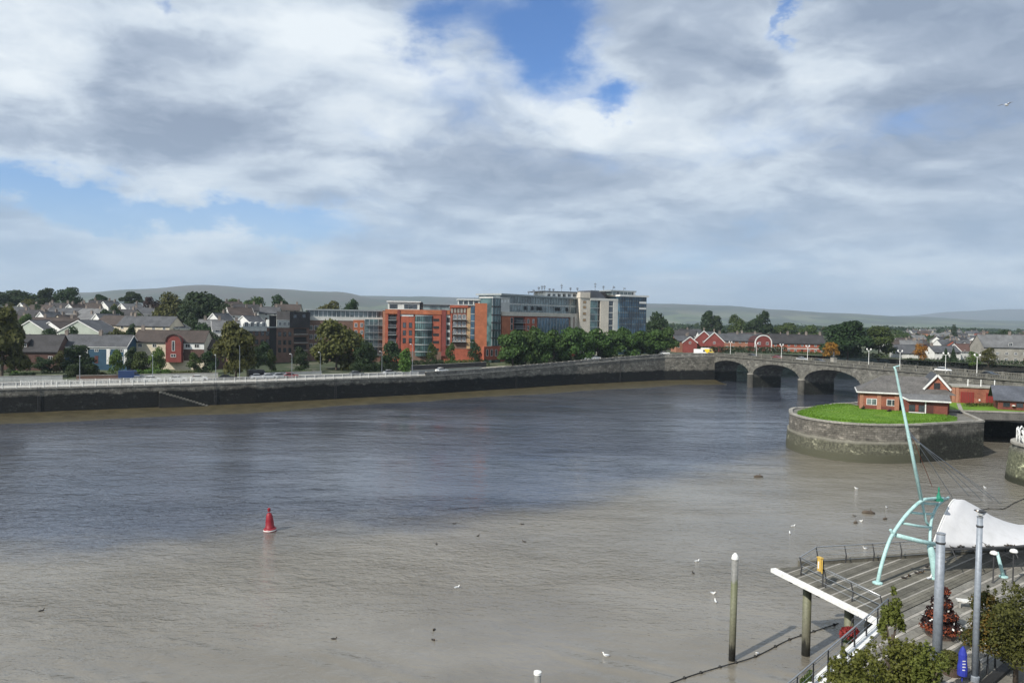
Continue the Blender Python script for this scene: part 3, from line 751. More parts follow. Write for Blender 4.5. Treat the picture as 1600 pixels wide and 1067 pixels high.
# the avenue of street trees on the quay before the big grey building
AVE = [(802, 513, 36), (822, 515, 30), (843, 511, 36), (866, 513, 34), (888, 509, 38), (911, 512, 34), (934, 511, 38), (957, 514, 34), (980, 512, 36), (1002, 515, 34), (1022, 513, 34), (1040, 511, 28)]
AVL = ['avenue tree next to the red brick wing, first of the row', 'second avenue tree, under the beige band of the river wing', 'taller third avenue tree before the red brick of the river wing',
       'fourth avenue tree, below the dark windows in the glass top', 'broad fifth avenue tree before the blue glass of the river wing', 'sixth avenue tree at the beige columns of the river wing',
       'avenue tree directly before the tall beige block', 'avenue tree before the green glass strip of the tall block', 'avenue tree before the joint of beige and blue glass blocks',
       'avenue tree before the blue glass corner block', 'last but one avenue tree, past the blue glass corner', 'last avenue tree, nearest the brick houses and bridge']
for i, (u, v, wd) in enumerate(AVE):
    p, _ = bank_at(u, 12)
    tree(AVL[i], u, v, p.y, wd + 13, 'bushy' if i % 3 else 'round', 'street', 'avenue of street trees on the quay', base=quay_z(p.x), var=i % 3, n=4200)
# beyond the bridge
tree('big dark green tree at the far end of the bridge', 1326, 499, 330, 76, 'bushy', 'dark', var=0, n=5200)
tree('looser green tree beside the big dark one beyond the bridge', 1374, 508, 340, 52, 'round', 'mid', var=1, n=3200)
tree('autumn orange tree beside the brick terrace', 1299, 534, 318, 28, 'bushy', 'orange', var=1, n=1800)
tree('round golden orange tree before the white terrace', 1438, 536, 330, 24, 'bushy', 'orange', var=0, n=1800)
tree('dark pointed conifer before the white terrace', 1478, 544, 330, 13, 'conifer', 'dark', var=0, n=1400)
tree('dark pointed conifer beside a slimmer twin', 1490, 543, 330, 13, 'conifer', 'dark', var=1, n=1400)
tree('bright green bush-like tree by the bridge lamps', 1521, 548, 285, 20, 'bushy', 'bright', var=1, n=1500)
tree('olive tree in front of the big grey terrace', 1545, 543, 300, 28, 'bushy', 'olive', var=2, n=1800)
tree('dark tree behind the big grey terrace', 1567, 514, 480, 34, 'wide', 'dark', var=0)
tree('dark tree close behind the glass corner block', 1026, 488, 420, 44, 'bushy', 'dark', var=2)
tree('slim dark tree on the skyline above the brick gables', 1106, 488, 560, 22, 'tall', 'dark', var=0)
tree('twin-topped dark tree above the brick gables', 1120, 492, 560, 24, 'round', 'dark', var=1)
tree('dark green tree with a high dome above the brick terrace', 1192, 484, 520, 34, 'bushy', 'dark', var=1)
tree('lower dark tree leaning against the high domed one', 1176, 496, 510, 34, 'wide', 'dark', var=2)
tree('mid green tree between the skyline trees', 1152, 491, 560, 34, 'bushy', 'mid', var=0)
tree('soft green tree behind the terrace chimneys', 1228, 503, 520, 44, 'wide', 'mid', var=1)
tree('low green tree behind the end of the brick terrace', 1262, 506, 520, 36, 'wide', 'mid', var=2)
tree('dull green tree over the far town roofs', 1405, 514, 620, 34, 'wide', 'mid', var=0)
tree('lone dark treetop on the plain above the town', 1491, 508, 760, 10, 'tall', 'dark', var=1, n=1200)
tree('dark tree at the town edge beside the grey terrace', 1530, 533, 420, 22, 'bushy', 'dark', var=0, n=1800)
r_ = random.Random(21)
for i in range(110):                                # garden trees scattered among the hillside roofs
    u = r_.uniform(-20, 470); y = 250 + 170 * r_.random() ** 1.5; h = r_.uniform(4.5, 8.5); g = ground(u, y)
    lf_ = ('dark', 'mid', 'olive')[i % 3]; o = T('tree', {'dark': 'small dark', 'mid': 'small green', 'olive': 'small olive'}[lf_] + ' garden tree among the hillside roofs', 'tree', (g.x, y, g.z - .2), r_.uniform(0, 6), 'garden trees among the hillside houses')
    c = link('crown', crown_mesh('bushy', ('dark', 'mid', 'olive')[i % 3], i % 3, 900, .09), o); c.scale = (h * .62, h * .62, h)
    t = link('trunk', TRUNK, o); t.scale = (h * .7, h * .7, h)
for i in range(90):                                # trees across the plain
    u = r_.uniform(1010, 1660); y = 480 + 900 * r_.random() ** 1.4; h = r_.uniform(6, 11); g = ground(u, y)
    if shore_dist(g.x, y) < 20 or y < 560 and u > 1380: continue
    lf_ = ('dark', 'mid', 'dark', 'olive')[i % 4]; o = T('tree', {'dark': 'dark', 'mid': 'green', 'olive': 'olive'}[lf_] + ' distant tree among the roofs of the far town', 'tree', (g.x, y, g.z - .2), r_.uniform(0, 6), 'trees across the far town')
    c = link('crown', crown_mesh('bushy', ('dark', 'mid', 'dark', 'olive')[i % 4], i % 3, 900, .09), o); c.scale = (h * .8, h * .8, h)
    t = link('trunk', TRUNK, o); t.scale = (h * .7, h * .7, h)
m_ = leaf_cloud('far_woods', [(ground(u, y).x, y, ground(u, y).z + 2, r_.uniform(14, 46), 8, r_.uniform(4, 8)) for u, y in [(r_.uniform(-100, 1750), 700 + 1500 * r_.random()) for _ in range(330)]], 42000, 3.0, LEAF['dark'], 77)
setp(link('far_woods', m_), 'dark line of far hedgerows and woods below the hills', None, kind='stuff')
# ------------------------------------------------------------------ houses
_win = {}
def win_meshes(w, h, mull, fm, gm):
    key = (round(w, 2), round(h, 2), mull, fm, gm)
    if key not in _win:
        f = MB(); t = .09 if w < 3 else .12
        f.box(-w / 2, w / 2, -.07, .04, 0, t).box(-w / 2, w / 2, -.07, .04, h - t, h).box(-w / 2, -w / 2 + t, -.07, .04, t, h - t).box(w / 2 - t, w / 2, -.07, .04, t, h - t)
        for i in range(1, mull): x = -w / 2 + w * i / mull; f.box(x - .04, x + .04, -.06, .03, t, h - t)
        p = MB().box(-w / 2 + t, w / 2 - t, -.03, .02, t, h - t)
        _win[key] = (f.mesh('window', MT[fm]), p.mesh('pane', MT[gm]))
    return _win[key]
def window(root, x, y, z, w, h, rz=0.0, mull=2, fm='frame', gm='glass'):
    a, b = win_meshes(w, h, mull, fm, gm)
    o = link('window', a, root, (x, y, z), rz); link('pane', b, o); return o
_hm = {}
def house_meshes(w, d, eave, rise, wm, rm, trim, hip):
    key = (w, d, eave, rise, wm, rm, trim, hip)
    if key in _hm: return _hm[key]
    out = {}
    wl = MB()
    if hip: wl.box(-w / 2, w / 2, -d / 2, d / 2, -3.5, eave)
    else: wl.xprism([(-d / 2, -3.5), (d / 2, -3.5), (d / 2, eave), (0, eave + rise), (-d / 2, eave)], -w / 2, w / 2)
    out['wall'] = wl.mesh('wall', MT[wm])
    rf = MB(); o_ = .35; sl = rise / (d / 2); zt = .17
    if hip:
        i_ = min(w / 2 - .3, d / 2)
        vs = [(-w / 2 - o_, -d / 2 - o_, eave - .1), (w / 2 + o_, -d / 2 - o_, eave - .1), (w / 2 + o_, d / 2 + o_, eave - .1), (-w / 2 - o_, d / 2 + o_, eave - .1), (-w / 2 + i_, 0, eave + rise), (w / 2 - i_, 0, eave + rise)]
        rf.add(vs, [(0, 1, 5, 4), (1, 2, 5), (2, 3, 4, 5), (3, 0, 4), (3, 2, 1, 0)])
    else:
        for s_ in (-1, 1):
            y0, z0 = s_ * (d / 2 + o_), eave - o_ * sl
            rf.xprism([(y0, z0 + .03), (0, eave + rise + .03), (0, eave + rise + zt + .03), (y0, z0 + zt + .03)][::s_], -w / 2 - .25, w / 2 + .25)
        rf.tube([(-w / 2 - .25, 0, eave + rise + .2), (w / 2 + .25, 0, eave + rise + .2)], .13, 6)
    out['roof'] = rf.mesh('roof', MT[rm])
    if trim and not hip:
        b = MB()
        for sx in (-1, 1):
            for s_ in (-1, 1): b.beam((sx * (w / 2 + .29), s_ * (d / 2 + o_), eave - o_ * sl + .02), (sx * (w / 2 + .29), 0, eave + rise + .02), .07, .32)
        out['bargeboard'] = b.mesh('bargeboard', MT[trim])
    g = MB()
    for s_ in (-1, 1): g.box(-w / 2 - .3, w / 2 + .3, s_ * (d / 2 + o_) - .07, s_ * (d / 2 + o_) + .07, eave - o_ * sl - .1, eave - o_ * sl + .05)
    out['gutter'] = g.mesh('gutter', MT['frame' if trim else 'dframe'])
    _hm[key] = out; return out
CHIM = MB().box(-.5, .5, -.35, .35, -1.2, 1.3).box(-.56, .56, -.41, .41, 1.3, 1.45).lathe([(.13, 1.45), (.11, 1.9)], 8, (-.25, 0, 0)).lathe([(.13, 1.45), (.11, 1.9)], 8, (.25, 0, 0)).mesh('chimney', MT['chim'])
DOOR = MB().box(-.5, .5, -.06, .05, 0, 2.1).box(-.6, .6, -.09, .04, 2.1, 2.25).mesh('door', MT['door'])
def house(label, u, vr, y, w, d, rot, eave=5.0, rise=2.6, wm='white', rm='slate', trim=None, hip=False, chim=(.3,), wins=3, group=None, name='house', floors=2, gable_win=True, cat='house', doors=True, ww=1.2):
    """the middle of the ridge is seen at (u, vr) at the distance y"""
    top = A(u, vr, y); z = top.z - eave - rise
    root = T(name, label, cat, (top.x, y, z), radians(rot), group)
    ms = house_meshes(w, d, eave, rise, wm, rm, trim, hip)
    link('wall', ms['wall'], root); rf = link('roof', ms['roof'], root)
    if 'bargeboard' in ms: link('bargeboard', ms['bargeboard'], root)
    link('gutter', ms['gutter'], root)
    for c in chim: link('chimney', CHIM, rf, (c * w, 0, eave + rise))
    if wins:
        for fl in range(floors):
            for i in range(wins):
                x = -w / 2 + w * (i + .5) / wins
                if fl == 0 and doors and i == wins // 2: link('door', DOOR, root, (x, -d / 2 - .01, .05)); continue
                window(root, x, -d / 2 - .01, 1.0 + fl * 2.6, ww, 1.15)
    if gable_win and not hip:
        for s_, rz in ((-1, -pi / 2), (1, pi / 2)):
            window(root, s_ * (w / 2 + .01), 0, 3.5 if floors > 1 else 1.0, 1.1, 1.1, rz)
    return root
# --- the strand
bg_ = house('dark-roofed bungalow with a dormer beside the edge tree', 60, 524, 226, 15, 10, 8, 3.6, 4.6, 'brick_dark', 'slate_dark', None, wins=4, floors=1, chim=(-.3,))
dm = MB().box(-4.4, -1.2, -4.0, -.8, 4.3, 6.1).build('dormer', MT['brick_dark'], bg_)
MB().xprism([(-4.5, 6.0), (-.3, 6.0), (-.3, 6.25), (-2.2, 7.2), (-4.5, 6.25)], -4.7, -.9).build('dormer_roof', MT['slate_dark'], dm)
for x in (-3.6, -2.0): link('window', win_meshes(1.1, 1.0, 2, 'frame', 'glass')[0], dm, (x, -4.01, 4.8)); link('pane', win_meshes(1.1, 1.0, 2, 'frame', 'glass')[1], dm, (x, -4.01, 4.8))
b = house('long grey-roofed house with white upper band and blue ground floor', 152, 524, 232, 22, 8.5, 3, 5.3, 3.2, 'blue', 'slate', 'frame', chim=(.05, -.42), wins=6, gable_win=True)
MB().box(-11.05, 11.05, -4.33, -4.24, 4.4, 5.3).build('fascia_band', MT['white'], b)
for x in (-8.4, -1.2, 5.4, 10.6): MB().box(x - .5, x + .5, -4.37, -4.24, -.2, 4.5).build('pilaster', MT['white'], b)
c = house('cream house with a projecting crimson brick gable and dark brown roof', 272, 517, 240, 22, 9, 4, 5.4, 3.4, 'cream', 'slate_brown', None, chim=(-.44,), wins=5, gable_win=True)
g = MB(); n_ = 9; pr_ = [(-2.4, -1), (2.4, -1), (2.4, 5.6)] + [(2.4 * cos(t * pi / n_), 5.6 + 2.2 * sin(t * pi / n_)) for t in range(1, n_)] + [(-2.4, 5.6)]
g.yprism(pr_, -6.4, -4.2); g.build('gable_bay', MT['brick_red2'], c, loc=(2.2, 0, 0))
g = MB()
for t in range(n_): g.beam((2.45 * cos(t * pi / n_) + 2.2, -6.5, 5.6 + 2.3 * sin(t * pi / n_)), (2.45 * cos((t + 1) * pi / n_) + 2.2, -6.5, 5.6 + 2.3 * sin((t + 1) * pi / n_)), .5, .3)
g.build('bay_roof_edge', MT['slate_brown'], c)
window(c, 2.2, -6.41, 2.6, .9, 3.2, mull=1); window(c, 2.2, -6.41, .6, 1.6, 1.0)
MB().box(4.7, 11.05, -4.62, -4.47, 3.1, 5.2).build('fascia_band', MT['white'], c)
for x in (6.0, 8.8): window(c, x, -4.63, 3.6, 1.5, 1.2, gm='void')
MB().box(4.7, 11.06, -4.60, -4.46, -.5, 3.05).build('brick_base', MT['brick_dark'], c)
house('low dark brick wing beside the crimson gabled house', 326, 532, 243, 9, 7, 3, 3.8, 2.4, 'brick_dark', 'slate_brown', None, wins=2, floors=1, chim=())
# --- second row
house('wide pale gable with white verges above the blue and white house', 140, 501, 282, 12, 17, 82, 3.6, 4.2, 'greenish', 'slate', 'frame', chim=(), wins=0, gable_win=True, floors=1)
house('slate-roofed house in the second row with cream wall and skylight', 236, 495, 300, 23, 10, -9, 5.0, 3.6, 'cream', 'slate', None, chim=(-.3,), wins=5)
house('pale green gabled house end facing the river in the second row', 264, 500, 302, 9, 13, 76, 4.4, 3.2, 'greenish', 'slate', 'frame', chim=(), wins=2)
house('grey slate house with a cream gable between two rows', 188, 494, 306, 18, 10, -20, 4.6, 3.6, 'cream', 'slate_brown', None, chim=(.35,), wins=3)
house('white gable end standing up between slate roofs', 168, 491, 318, 10, 8, 60, 4.8, 3.2, 'white', 'slate', 'frame', chim=(.3,), wins=2)
house('low grey gable half hidden by bushes near the edge tree', 62, 501, 285, 9, 12, 78, 3.8, 3.2, 'greenish', 'slate', 'frame', chim=(), wins=2, floors=1)
house('white bargeboarded gable beside the wide pale gable', 98, 503, 290, 11, 12, 70, 3.4, 3.0, 'white', 'slate_brown', 'frame', chim=(), wins=2, floors=1)
house('white gabled house with a light slate roof right of the great dark tree', 353, 502, 285, 10, 9, 25, 4.6, 3.0, 'white', 'slate_light', 'frame', chim=(.38,), wins=3)
house('tall white gable behind the light slate roof', 345, 490, 320, 9, 8, 68, 5.2, 3.6, 'white', 'slate', 'frame', chim=(.2,), wins=2)
house('white house with twin chimneys on the slope above the autumn tree', 374, 481, 345, 11, 9, 35, 4.8, 3.4, 'white', 'slate_brown', 'frame', chim=(.3, -.3), wins=3)
house('white gable over the brown flats roof', 392, 494, 330, 9, 9, 62, 5.0, 3.0, 'white', 'slate', 'frame', chim=(.3,), wins=2)
# --- hillside rows
rows = [  # u, ridge row, distance, width, depth, rot, wall, roof, trim, label
 (18, 494, 330, 15, 9, 10, 'pale', 'slate_brown', None, 'brown-roofed house at the near edge of the hillside estate'),
 (52, 485, 350, 14, 9, -6, 'cream', 'slate_dark', None, 'dark-roofed cream house under the olive tree'),
 (45, 474, 395, 9, 8, 70, 'white', 'slate', 'frame', 'small white gable under the skyline trees'),
 (78, 488, 345, 9, 8, 66, 'white', 'slate', 'frame', 'narrow white gable end above the low grey gable'),
 (88, 497, 312, 17, 9, 12, 'pale', 'slate_brown', None, 'long brown roof behind the white bargeboarded gable'),
 (112, 482, 360, 20, 9, 4, 'pale', 'slate', 'frame', 'long slate roof with white eaves under the domed tree'),
 (120, 476, 385, 9, 8, 72, 'white', 'slate_brown', 'frame', 'little white gable just below the domed tree'),
 (128, 491, 330, 18, 9, -22, 'pale', 'slate_light', 'frame', 'weathered slate roof sloping across the hillside middle'),
 (108, 493, 326, 10, 9, 60, 'cream', 'slate_brown', None, 'cream gable in the middle of the hillside estate'),
 (147, 483, 355, 16, 9, -26, 'white', 'slate_light', 'frame', 'pale slate roof with raked white verge on the hill'),
 (158, 470, 420, 12, 9, 25, 'white', 'slate_dark', 'frame', 'white house with a dark roof below the small pine'),
 (173, 472, 415, 9, 8, 66, 'white', 'slate', 'frame', 'tiny white gable below the skyline pines'),
 (140, 474, 410, 11, 8, 12, 'brick_pink', 'slate_brown', None, 'reddish house near the top of the hill'),
 (205, 475, 410, 12, 9, 64, 'white', 'slate_light', 'frame', 'large pale gable under the domed pine'),
 (222, 481, 385, 11, 8, 20, 'white', 'slate', 'frame', 'white house beside the copper beech'),
 (22, 480, 372, 13, 8, 15, 'pale', 'slate', None, 'grey house below the low skyline trees'),
 (66, 477, 385, 14, 8, -12, 'pale', 'slate_brown', None, 'brown-roofed house beside the olive tree'),
 (92, 474, 400, 13, 8, 8, 'brick_pink', 'slate_dark', None, 'dark roof tucked under the domed skyline tree'),
 (196, 484, 370, 14, 9, -15, 'cream', 'slate_dark', None, 'dark-roofed cream house before the far pale gable'),
 (330, 500, 300, 9, 7, 15, 'white', 'slate_light', None, 'small white house under the great dark tree'),
 (385, 476, 380, 12, 8, 18, 'pale', 'slate_dark', None, 'dark-roofed house below the low dull green tree'),
 (418, 480, 390, 13, 8, 10, 'pale', 'slate', None, 'grey house roof just above the brown flats'),
 (362, 472, 400, 11, 8, 40, 'white', 'slate_brown', 'frame', 'small white house high behind the twin chimneys'),
 (450, 476, 410, 14, 8, 5, 'cream', 'slate_brown', None, 'brown roof on the ridge behind the flats'),
]
for (u, v, y, w_, d_, ro, wm, rm, tr, lab) in rows:
    house(lab, u, v, y, w_, d_, ro, 4.8, 3.1, wm, rm, tr, chim=(.3,) if int(u) % 2 else (-.25, .35), wins=3)
# --- beyond the bridge
house('red brick gabled house with white verges, nearer of a pair', 1116, 519, 372, 12, 9.5, 76, 4.6, 4.6, 'brick_red2', 'slate', 'frame', chim=(.3,), wins=2)
house('red brick gabled house with white verges, set back in the pair', 1100, 517, 385, 12, 10.5, 76, 4.8, 4.8, 'brick_red2', 'slate', 'frame', chim=(.3,), wins=2)
house('small brick gable at the trees end of the brick row', 1078, 526, 380, 10, 7, 78, 4.2, 2.8, 'brick_red2', 'slate', 'frame', chim=(), wins=2)
house('low brick house beside the last avenue tree', 1064, 525, 392, 8, 8, 8, 4.6, 2.4, 'brick_pink', 'slate', None, chim=(.4,), wins=3)
house('long slate terrace with pink brick front beyond the ambulance', 1152, 522, 395, 24, 9, 2, 5.0, 3.4, 'brick_pink', 'slate', None, chim=(-.4, 0, .4), wins=7)
t = house('long brick terrace with a plain slate roof beside the arched gable', 1243, 523, 375, 27, 9, 1, 5.2, 4.2, 'brick', 'slate_dark', None, chim=(-.15, .2, .46), wins=8)
MB().box(-13.6, 13.6, -4.6, -4.45, 2.35, 2.75).build('string_course', MT['pale'], t)
a_ = A(1193, 524, 362)
ag = T('gabled_brick_house', 'red brick house front with a rounded gable outlined in white', 'house', (a_.x, 362, a_.z - 8.2), radians(4))
n_ = 12; W2 = 4.1
ar = [(-W2, -2), (W2, -2), (W2, 4.6)] + [(W2 * cos(t * pi / n_) , 4.6 + 3.6 * sin(t * pi / n_)) for t in range(1, n_)] + [(-W2, 4.6)]
MB().yprism(ar, 0, 9).build('wall', MT['brick_red2'], ag)
tm = MB(); pp = [(W2, 0)] + [(W2 * cos(t * pi / n_), 4.6 + 3.6 * sin(t * pi / n_)) for t in range(0, n_ + 1)] + [(-W2, 0)]
for (xa, za), (xb, zb) in zip(pp, pp[1:]): tm.beam((xa, -.03, za), (xb, -.03, zb), .4, .45)
tm.build('gable_trim', MT['white'], ag)
rm_ = MB()
for (xa, za), (xb, zb) in zip(pp[1:], pp[2:-1]): rm_.beam(((xa + xb) / 2, .3, (za + zb) / 2 + .1), ((xa + xb) / 2, 9.2, (za + zb) / 2 + .1), .9, .3)
rm_.build('roof', MT['slate'], ag)
for x in (-2, 2):
    for z in (.8, 3.6): window(ag, x, -.01, z, 1.3, 1.4)
bt = house('large grey-beige terrace with a long slate roof at the view edge', 1590, 524, 330, 34, 12, -6, 7.0, 5.2, 'lichen', 'slate_light', None, chim=(-.42, -.1, .2), wins=9)
for x in (-6, 2, 9): window(bt, x, -6.15, 7.4, 1.6, 1.5)
house('white rendered terrace beside the golden orange tree', 1472, 541, 345, 13, 8, 6, 4.6, 2.6, 'white', 'slate', None, chim=(-.4,), wins=4)
house('grey house with a steep roof before the golden orange tree', 1417, 539, 350, 12, 9, -8, 4.6, 3.6, 'pale', 'slate', None, chim=(.4,), wins=3)
house('small red-roofed house between the conifers and the grey terrace', 1508, 538, 350, 12, 8, 14, 4.4, 3.0, 'white', 'brick_dark', 'frame', chim=(.3,), wins=3)
hh = random.Random(9)
WN = dict(white='white', pale='pale grey', cream='cream', grey='grey', brick_pink='pink brick', brick='red brick'); RN = dict(slate='grey slate', slate_dark='dark slate', slate_light='weathered light', slate_brown='brown tiled')
for i in range(95):                                # the far town
    u = hh.uniform(1385, 1640); y = 430 + 620 * hh.random() ** 1.25; g_ = ground(u, y)
    if shore_dist(g_.x, y) < 14: continue
    wm = hh.choice(['white', 'white', 'pale', 'cream', 'grey', 'brick_pink', 'brick']); rm = hh.choice(['slate', 'slate_dark', 'slate_light', 'slate_brown'])
    w_, d_ = hh.choice([(10, 8), (14, 8), (18, 9), (9, 8)])
    root = T('house', WN[wm] + ' house with a ' + RN[rm] + ' roof in the far town across the plain', 'house', (g_.x, y, g_.z), radians(hh.choice([-20, 5, 25, 70, 85])), 'houses of the far town')
    ms = house_meshes(w_, d_, 4.8, 3.0, wm, rm, 'frame' if hh.random() < .3 else None, False)
    link('wall', ms['wall'], root); rf = link('roof', ms['roof'], root); link('gutter', ms['gutter'], root)
    link('chimney', CHIM, rf, (.32 * w_, 0, 7.8))
    for x in (-.3, .3): window(root, x * w_, -d_ / 2 - .01, 3.5, 1.3, 1.1); window(root, x * w_, -d_ / 2 - .01, .9, 1.3, 1.1)
for i in range(30):                                # roofs beyond the bridge, behind the brick terrace
    u = hh.uniform(1030, 1300); y = hh.uniform(430, 640); g_ = ground(u, y)
    wm = hh.choice(['white', 'pale', 'cream', 'brick_pink']); rm = hh.choice(['slate', 'slate_dark', 'slate_brown']); w_, d_ = hh.choice([(10, 8), (14, 8), (18, 9)])
    root = T('house', WN[wm] + ' house with a ' + RN[rm] + ' roof in the estate behind the brick terrace', 'house', (g_.x, y, g_.z), radians(hh.choice([-20, 5, 25, 70])), 'houses behind the brick terrace')
    ms = house_meshes(w_, d_, 4.8, 3.0, wm, rm, None, False)
    link('wall', ms['wall'], root); rf = link('roof', ms['roof'], root); link('gutter', ms['gutter'], root); (link('chimney', CHIM, rf, (.32 * w_, 0, 7.8)) if i % 3 == 0 else None)
    for x in (-.3, .3): window(root, x * w_, -d_ / 2 - .01, 3.5, 1.3, 1.1)
# ------------------------------------------------------------------ the big buildings on the far bank
class Block:
    """a building whose front runs from a to b (world xy); pixel positions are read on the plane of the front"""
    def __init__(s, name, label, a, b, zb, cat='building'):
        s.a = Vector((a[0], a[1])); s.d = Vector((b[0] - a[0], b[1] - a[1])); s.L = s.d.length; s.d.normalize(); s.zb = zb
        s.n = Vector((s.d.y, -s.d.x))               # outwards
        s.root = T(name, label, cat, (a[0], a[1], zb), atan2(s.d.y, s.d.x))
    def uv(s, u, v):
        r = ray(u, v); o = Vector((0, 0)) - s.a; rd = Vector((r.x, r.y))
        t = -(o.dot(s.n)) / rd.dot(s.n); p = EYE + r * t
        return (Vector((p.x, p.y)) - s.a).dot(s.d), p.z - s.zb
    def x(s, u): return s.uv(u, 500)[0]
    def z(s, u, v): return s.uv(u, v)[1]
    def box(s, part, x0, x1, y0, y1, z0, z1, m, parent=None):
        return MB().box(x0, x1, y0, y1, z0, z1).build(part, MT[m], parent or s.root)
    def panel(s, part, u0, u1, v0, v1, proud, m, back=.3):
        um = (u0 + u1) / 2
        return s.box(part, s.x(u0), s.x(u1), -proud, back, s.z(um, v1), s.z(um, v0), m)
    def wins(s, us, vs, w, h, proud=0.0, mull=2, fm='frame', gm='glass'):
        for u in us:
            for v in vs: window(s.root, s.x(u), -proud - .01, s.z(u, v) - h / 2, w, h, 0, mull, fm, gm)
    def balcony(s, u0, u1, vs, proud, depth=1.5, m='galv'):
        x0, x1 = s.x(u0), s.x(u1); um = (u0 + u1) / 2
        for v in vs:
            z = s.z(um, v)
            b = MB().box(x0, x1, -proud - depth, -proud, z - .18, z).build('balcony', MT['zinc'], s.root)
            r = MB()
            r.box(x0, x1, -proud - depth, -proud - depth + .05, z + 1.0, z + 1.08)
            for x_ in (x0, x1 - .05): r.box(x_, x_ + .05, -proud - depth + .05, -proud, z + 1.0, z + 1.08)
            n = max(2, int((x1 - x0) / .35))
            for i in range(n + 1): xx = x0 + (x1 - x0 - .04) * i / n; r.box(xx, xx + .04, -proud - depth + .005, -proud - depth + .045, z + .001, z + .999)
            r.build('balustrade', MT[m], b)

def xy(u, y): return ((u - CX) / F * y, y)
# --- brown brick flats
B = Block('apartment_block', 'low brown brick flats with pale arched top windows beside the olive tree', xy(378, 262), xy(483, 282), 7.4)
zt = B.z(430, 512); B.box('wall', 0, B.L, 0, 13, -3, zt, 'brick_brown')
B.panel('stair_recess', 421, 432, 493, 556, .02, 'void', .2)
x0 = B.x(432); B.box('tower', B.x(452), B.L, -.4, 9, zt, B.z(470, 487), 'slate_dark')
B.box('top_storey', B.x(433), B.x(470), -.25, 8, zt + .001, B.z(450, 500), 'grey')
B.box('roof', -.4, B.x(432), -.5, 13.3, zt + .002, zt + .35, 'zinc')
arch = MB()
for u in (384, 393, 402, 411):                     # curved pale gablets
    xm = B.x(u); r = 1.25
    arch.yprism([(xm - r, zt - 1.2), (xm + r, zt - 1.2), (xm + r, zt + .8)] + [(xm + r * cos(t * pi / 8), zt + .8 + r * sin(t * pi / 8)) for t in range(1, 8)] + [(xm - r, zt + .8)], -.45, .6)
arch.build('gablet', MT['pale'], B.root)['kind'] = 'stuff'
B.wins((384, 393, 402, 411), (507,), 1.3, 1.6, .46)
B.wins((383, 392, 401, 410, 418), (521, 534, 546), 1.3, 1.7, 0, 2, 'dframe')
B.wins((437, 445, 453), (522, 535, 547), 1.2, 1.7, 0, 2, 'dframe')
B.wins((437, 444, 451), (506,), 1.1, 1.4, .26)
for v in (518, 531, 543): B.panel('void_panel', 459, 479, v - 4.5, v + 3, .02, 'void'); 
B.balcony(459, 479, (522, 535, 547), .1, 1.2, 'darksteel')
B.wins((460, 474), (494,), 1.5, 1.4, .41, 2, 'dframe')
# --- glazed penthouse flats behind the olive tree
B = Block('apartment_block', 'flats with a long glazed penthouse partly behind the broad olive tree', xy(478, 283), xy(600, 292), 7.6)
zt = B.z(540, 499); B.box('wall', 0, B.L, 0, 14, -3, zt, 'brick_brown')
B.box('penthouse', .5, B.L - .5, 1.2, 12, zt + .001, B.z(540, 486), 'glass_grey')
rf = B.box('roof', -.3, B.L + .2, .2, 13, B.z(540, 485.6), B.z(540, 483.6), 'zinc')
for u in range(484, 600, 7): B.box('mullion', B.x(u) - .08, B.x(u) + .08, 1.08, 1.2, zt + .002, B.z(540, 486.2), 'frame')
B.box('parapet', -.1, B.L + .1, -.15, .1, zt - .5, zt + .9, 'pale')
B.panel('brick_panel', 552, 569, 500, 556, .35, 'brick_orange')
B.panel('glass_bay', 570, 598, 499, 556, .25, 'glass_green')
for u in (570, 577, 584, 591, 598): B.box('mullion', B.x(u) - .1, B.x(u) + .1, -.36, -.251, B.z(u, 556), B.z(u, 499), 'zinc')
B.balcony(571, 597, (508, 519, 530, 541), .36, 1.3)
B.wins((486, 494, 502), (512, 526, 540), 1.4, 1.7)
B.wins((556, 565), (508, 519, 530, 541), 1.1, 1.6, .36)
# --- red brick flats
B = Block('apartment_block', 'bright red brick apartment block with glazed bays and stacked balconies', xy(598, 286), xy(768, 290), 8.0)
R = B; zt = B.z(640, 484); zt2 = B.z(735, 476)
B.box('wall', 0, B.x(703), 0, 15, -3, zt - .4, 'brick'); B.box('wall', B.x(703) + .01, B.L - .02, .01, 15, -3, zt2 - .4, 'brick')
fl = (500, 511.5, 523, 534.5, 546)
B.panel('pale_edge', 598, 602, 484, 556, .3, 'brick_pink')
B.panel('brick_pier', 602, 606.5, 484, 556, .5, 'brick')
B.panel('brick_pier', 620, 639, 494.5, 556, .5, 'brick'); B.panel('brick_lintel', 602, 703, 484, 491, .62, 'brick_orange')
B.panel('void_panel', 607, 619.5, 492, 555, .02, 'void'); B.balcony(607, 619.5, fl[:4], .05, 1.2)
B.panel('brick_pier', 621, 625, 484, 556, .85, 'brick_red2')
B.panel('clerestory', 626, 646, 491.2, 494.3, .25, 'frame')
B.wins((632, 641.5), (508, 520, 532), 1.2, 2.0, .51, 1, 'dframe')
B.panel('brick_panel', 639.3, 648, 496, 556, .48, 'brick')
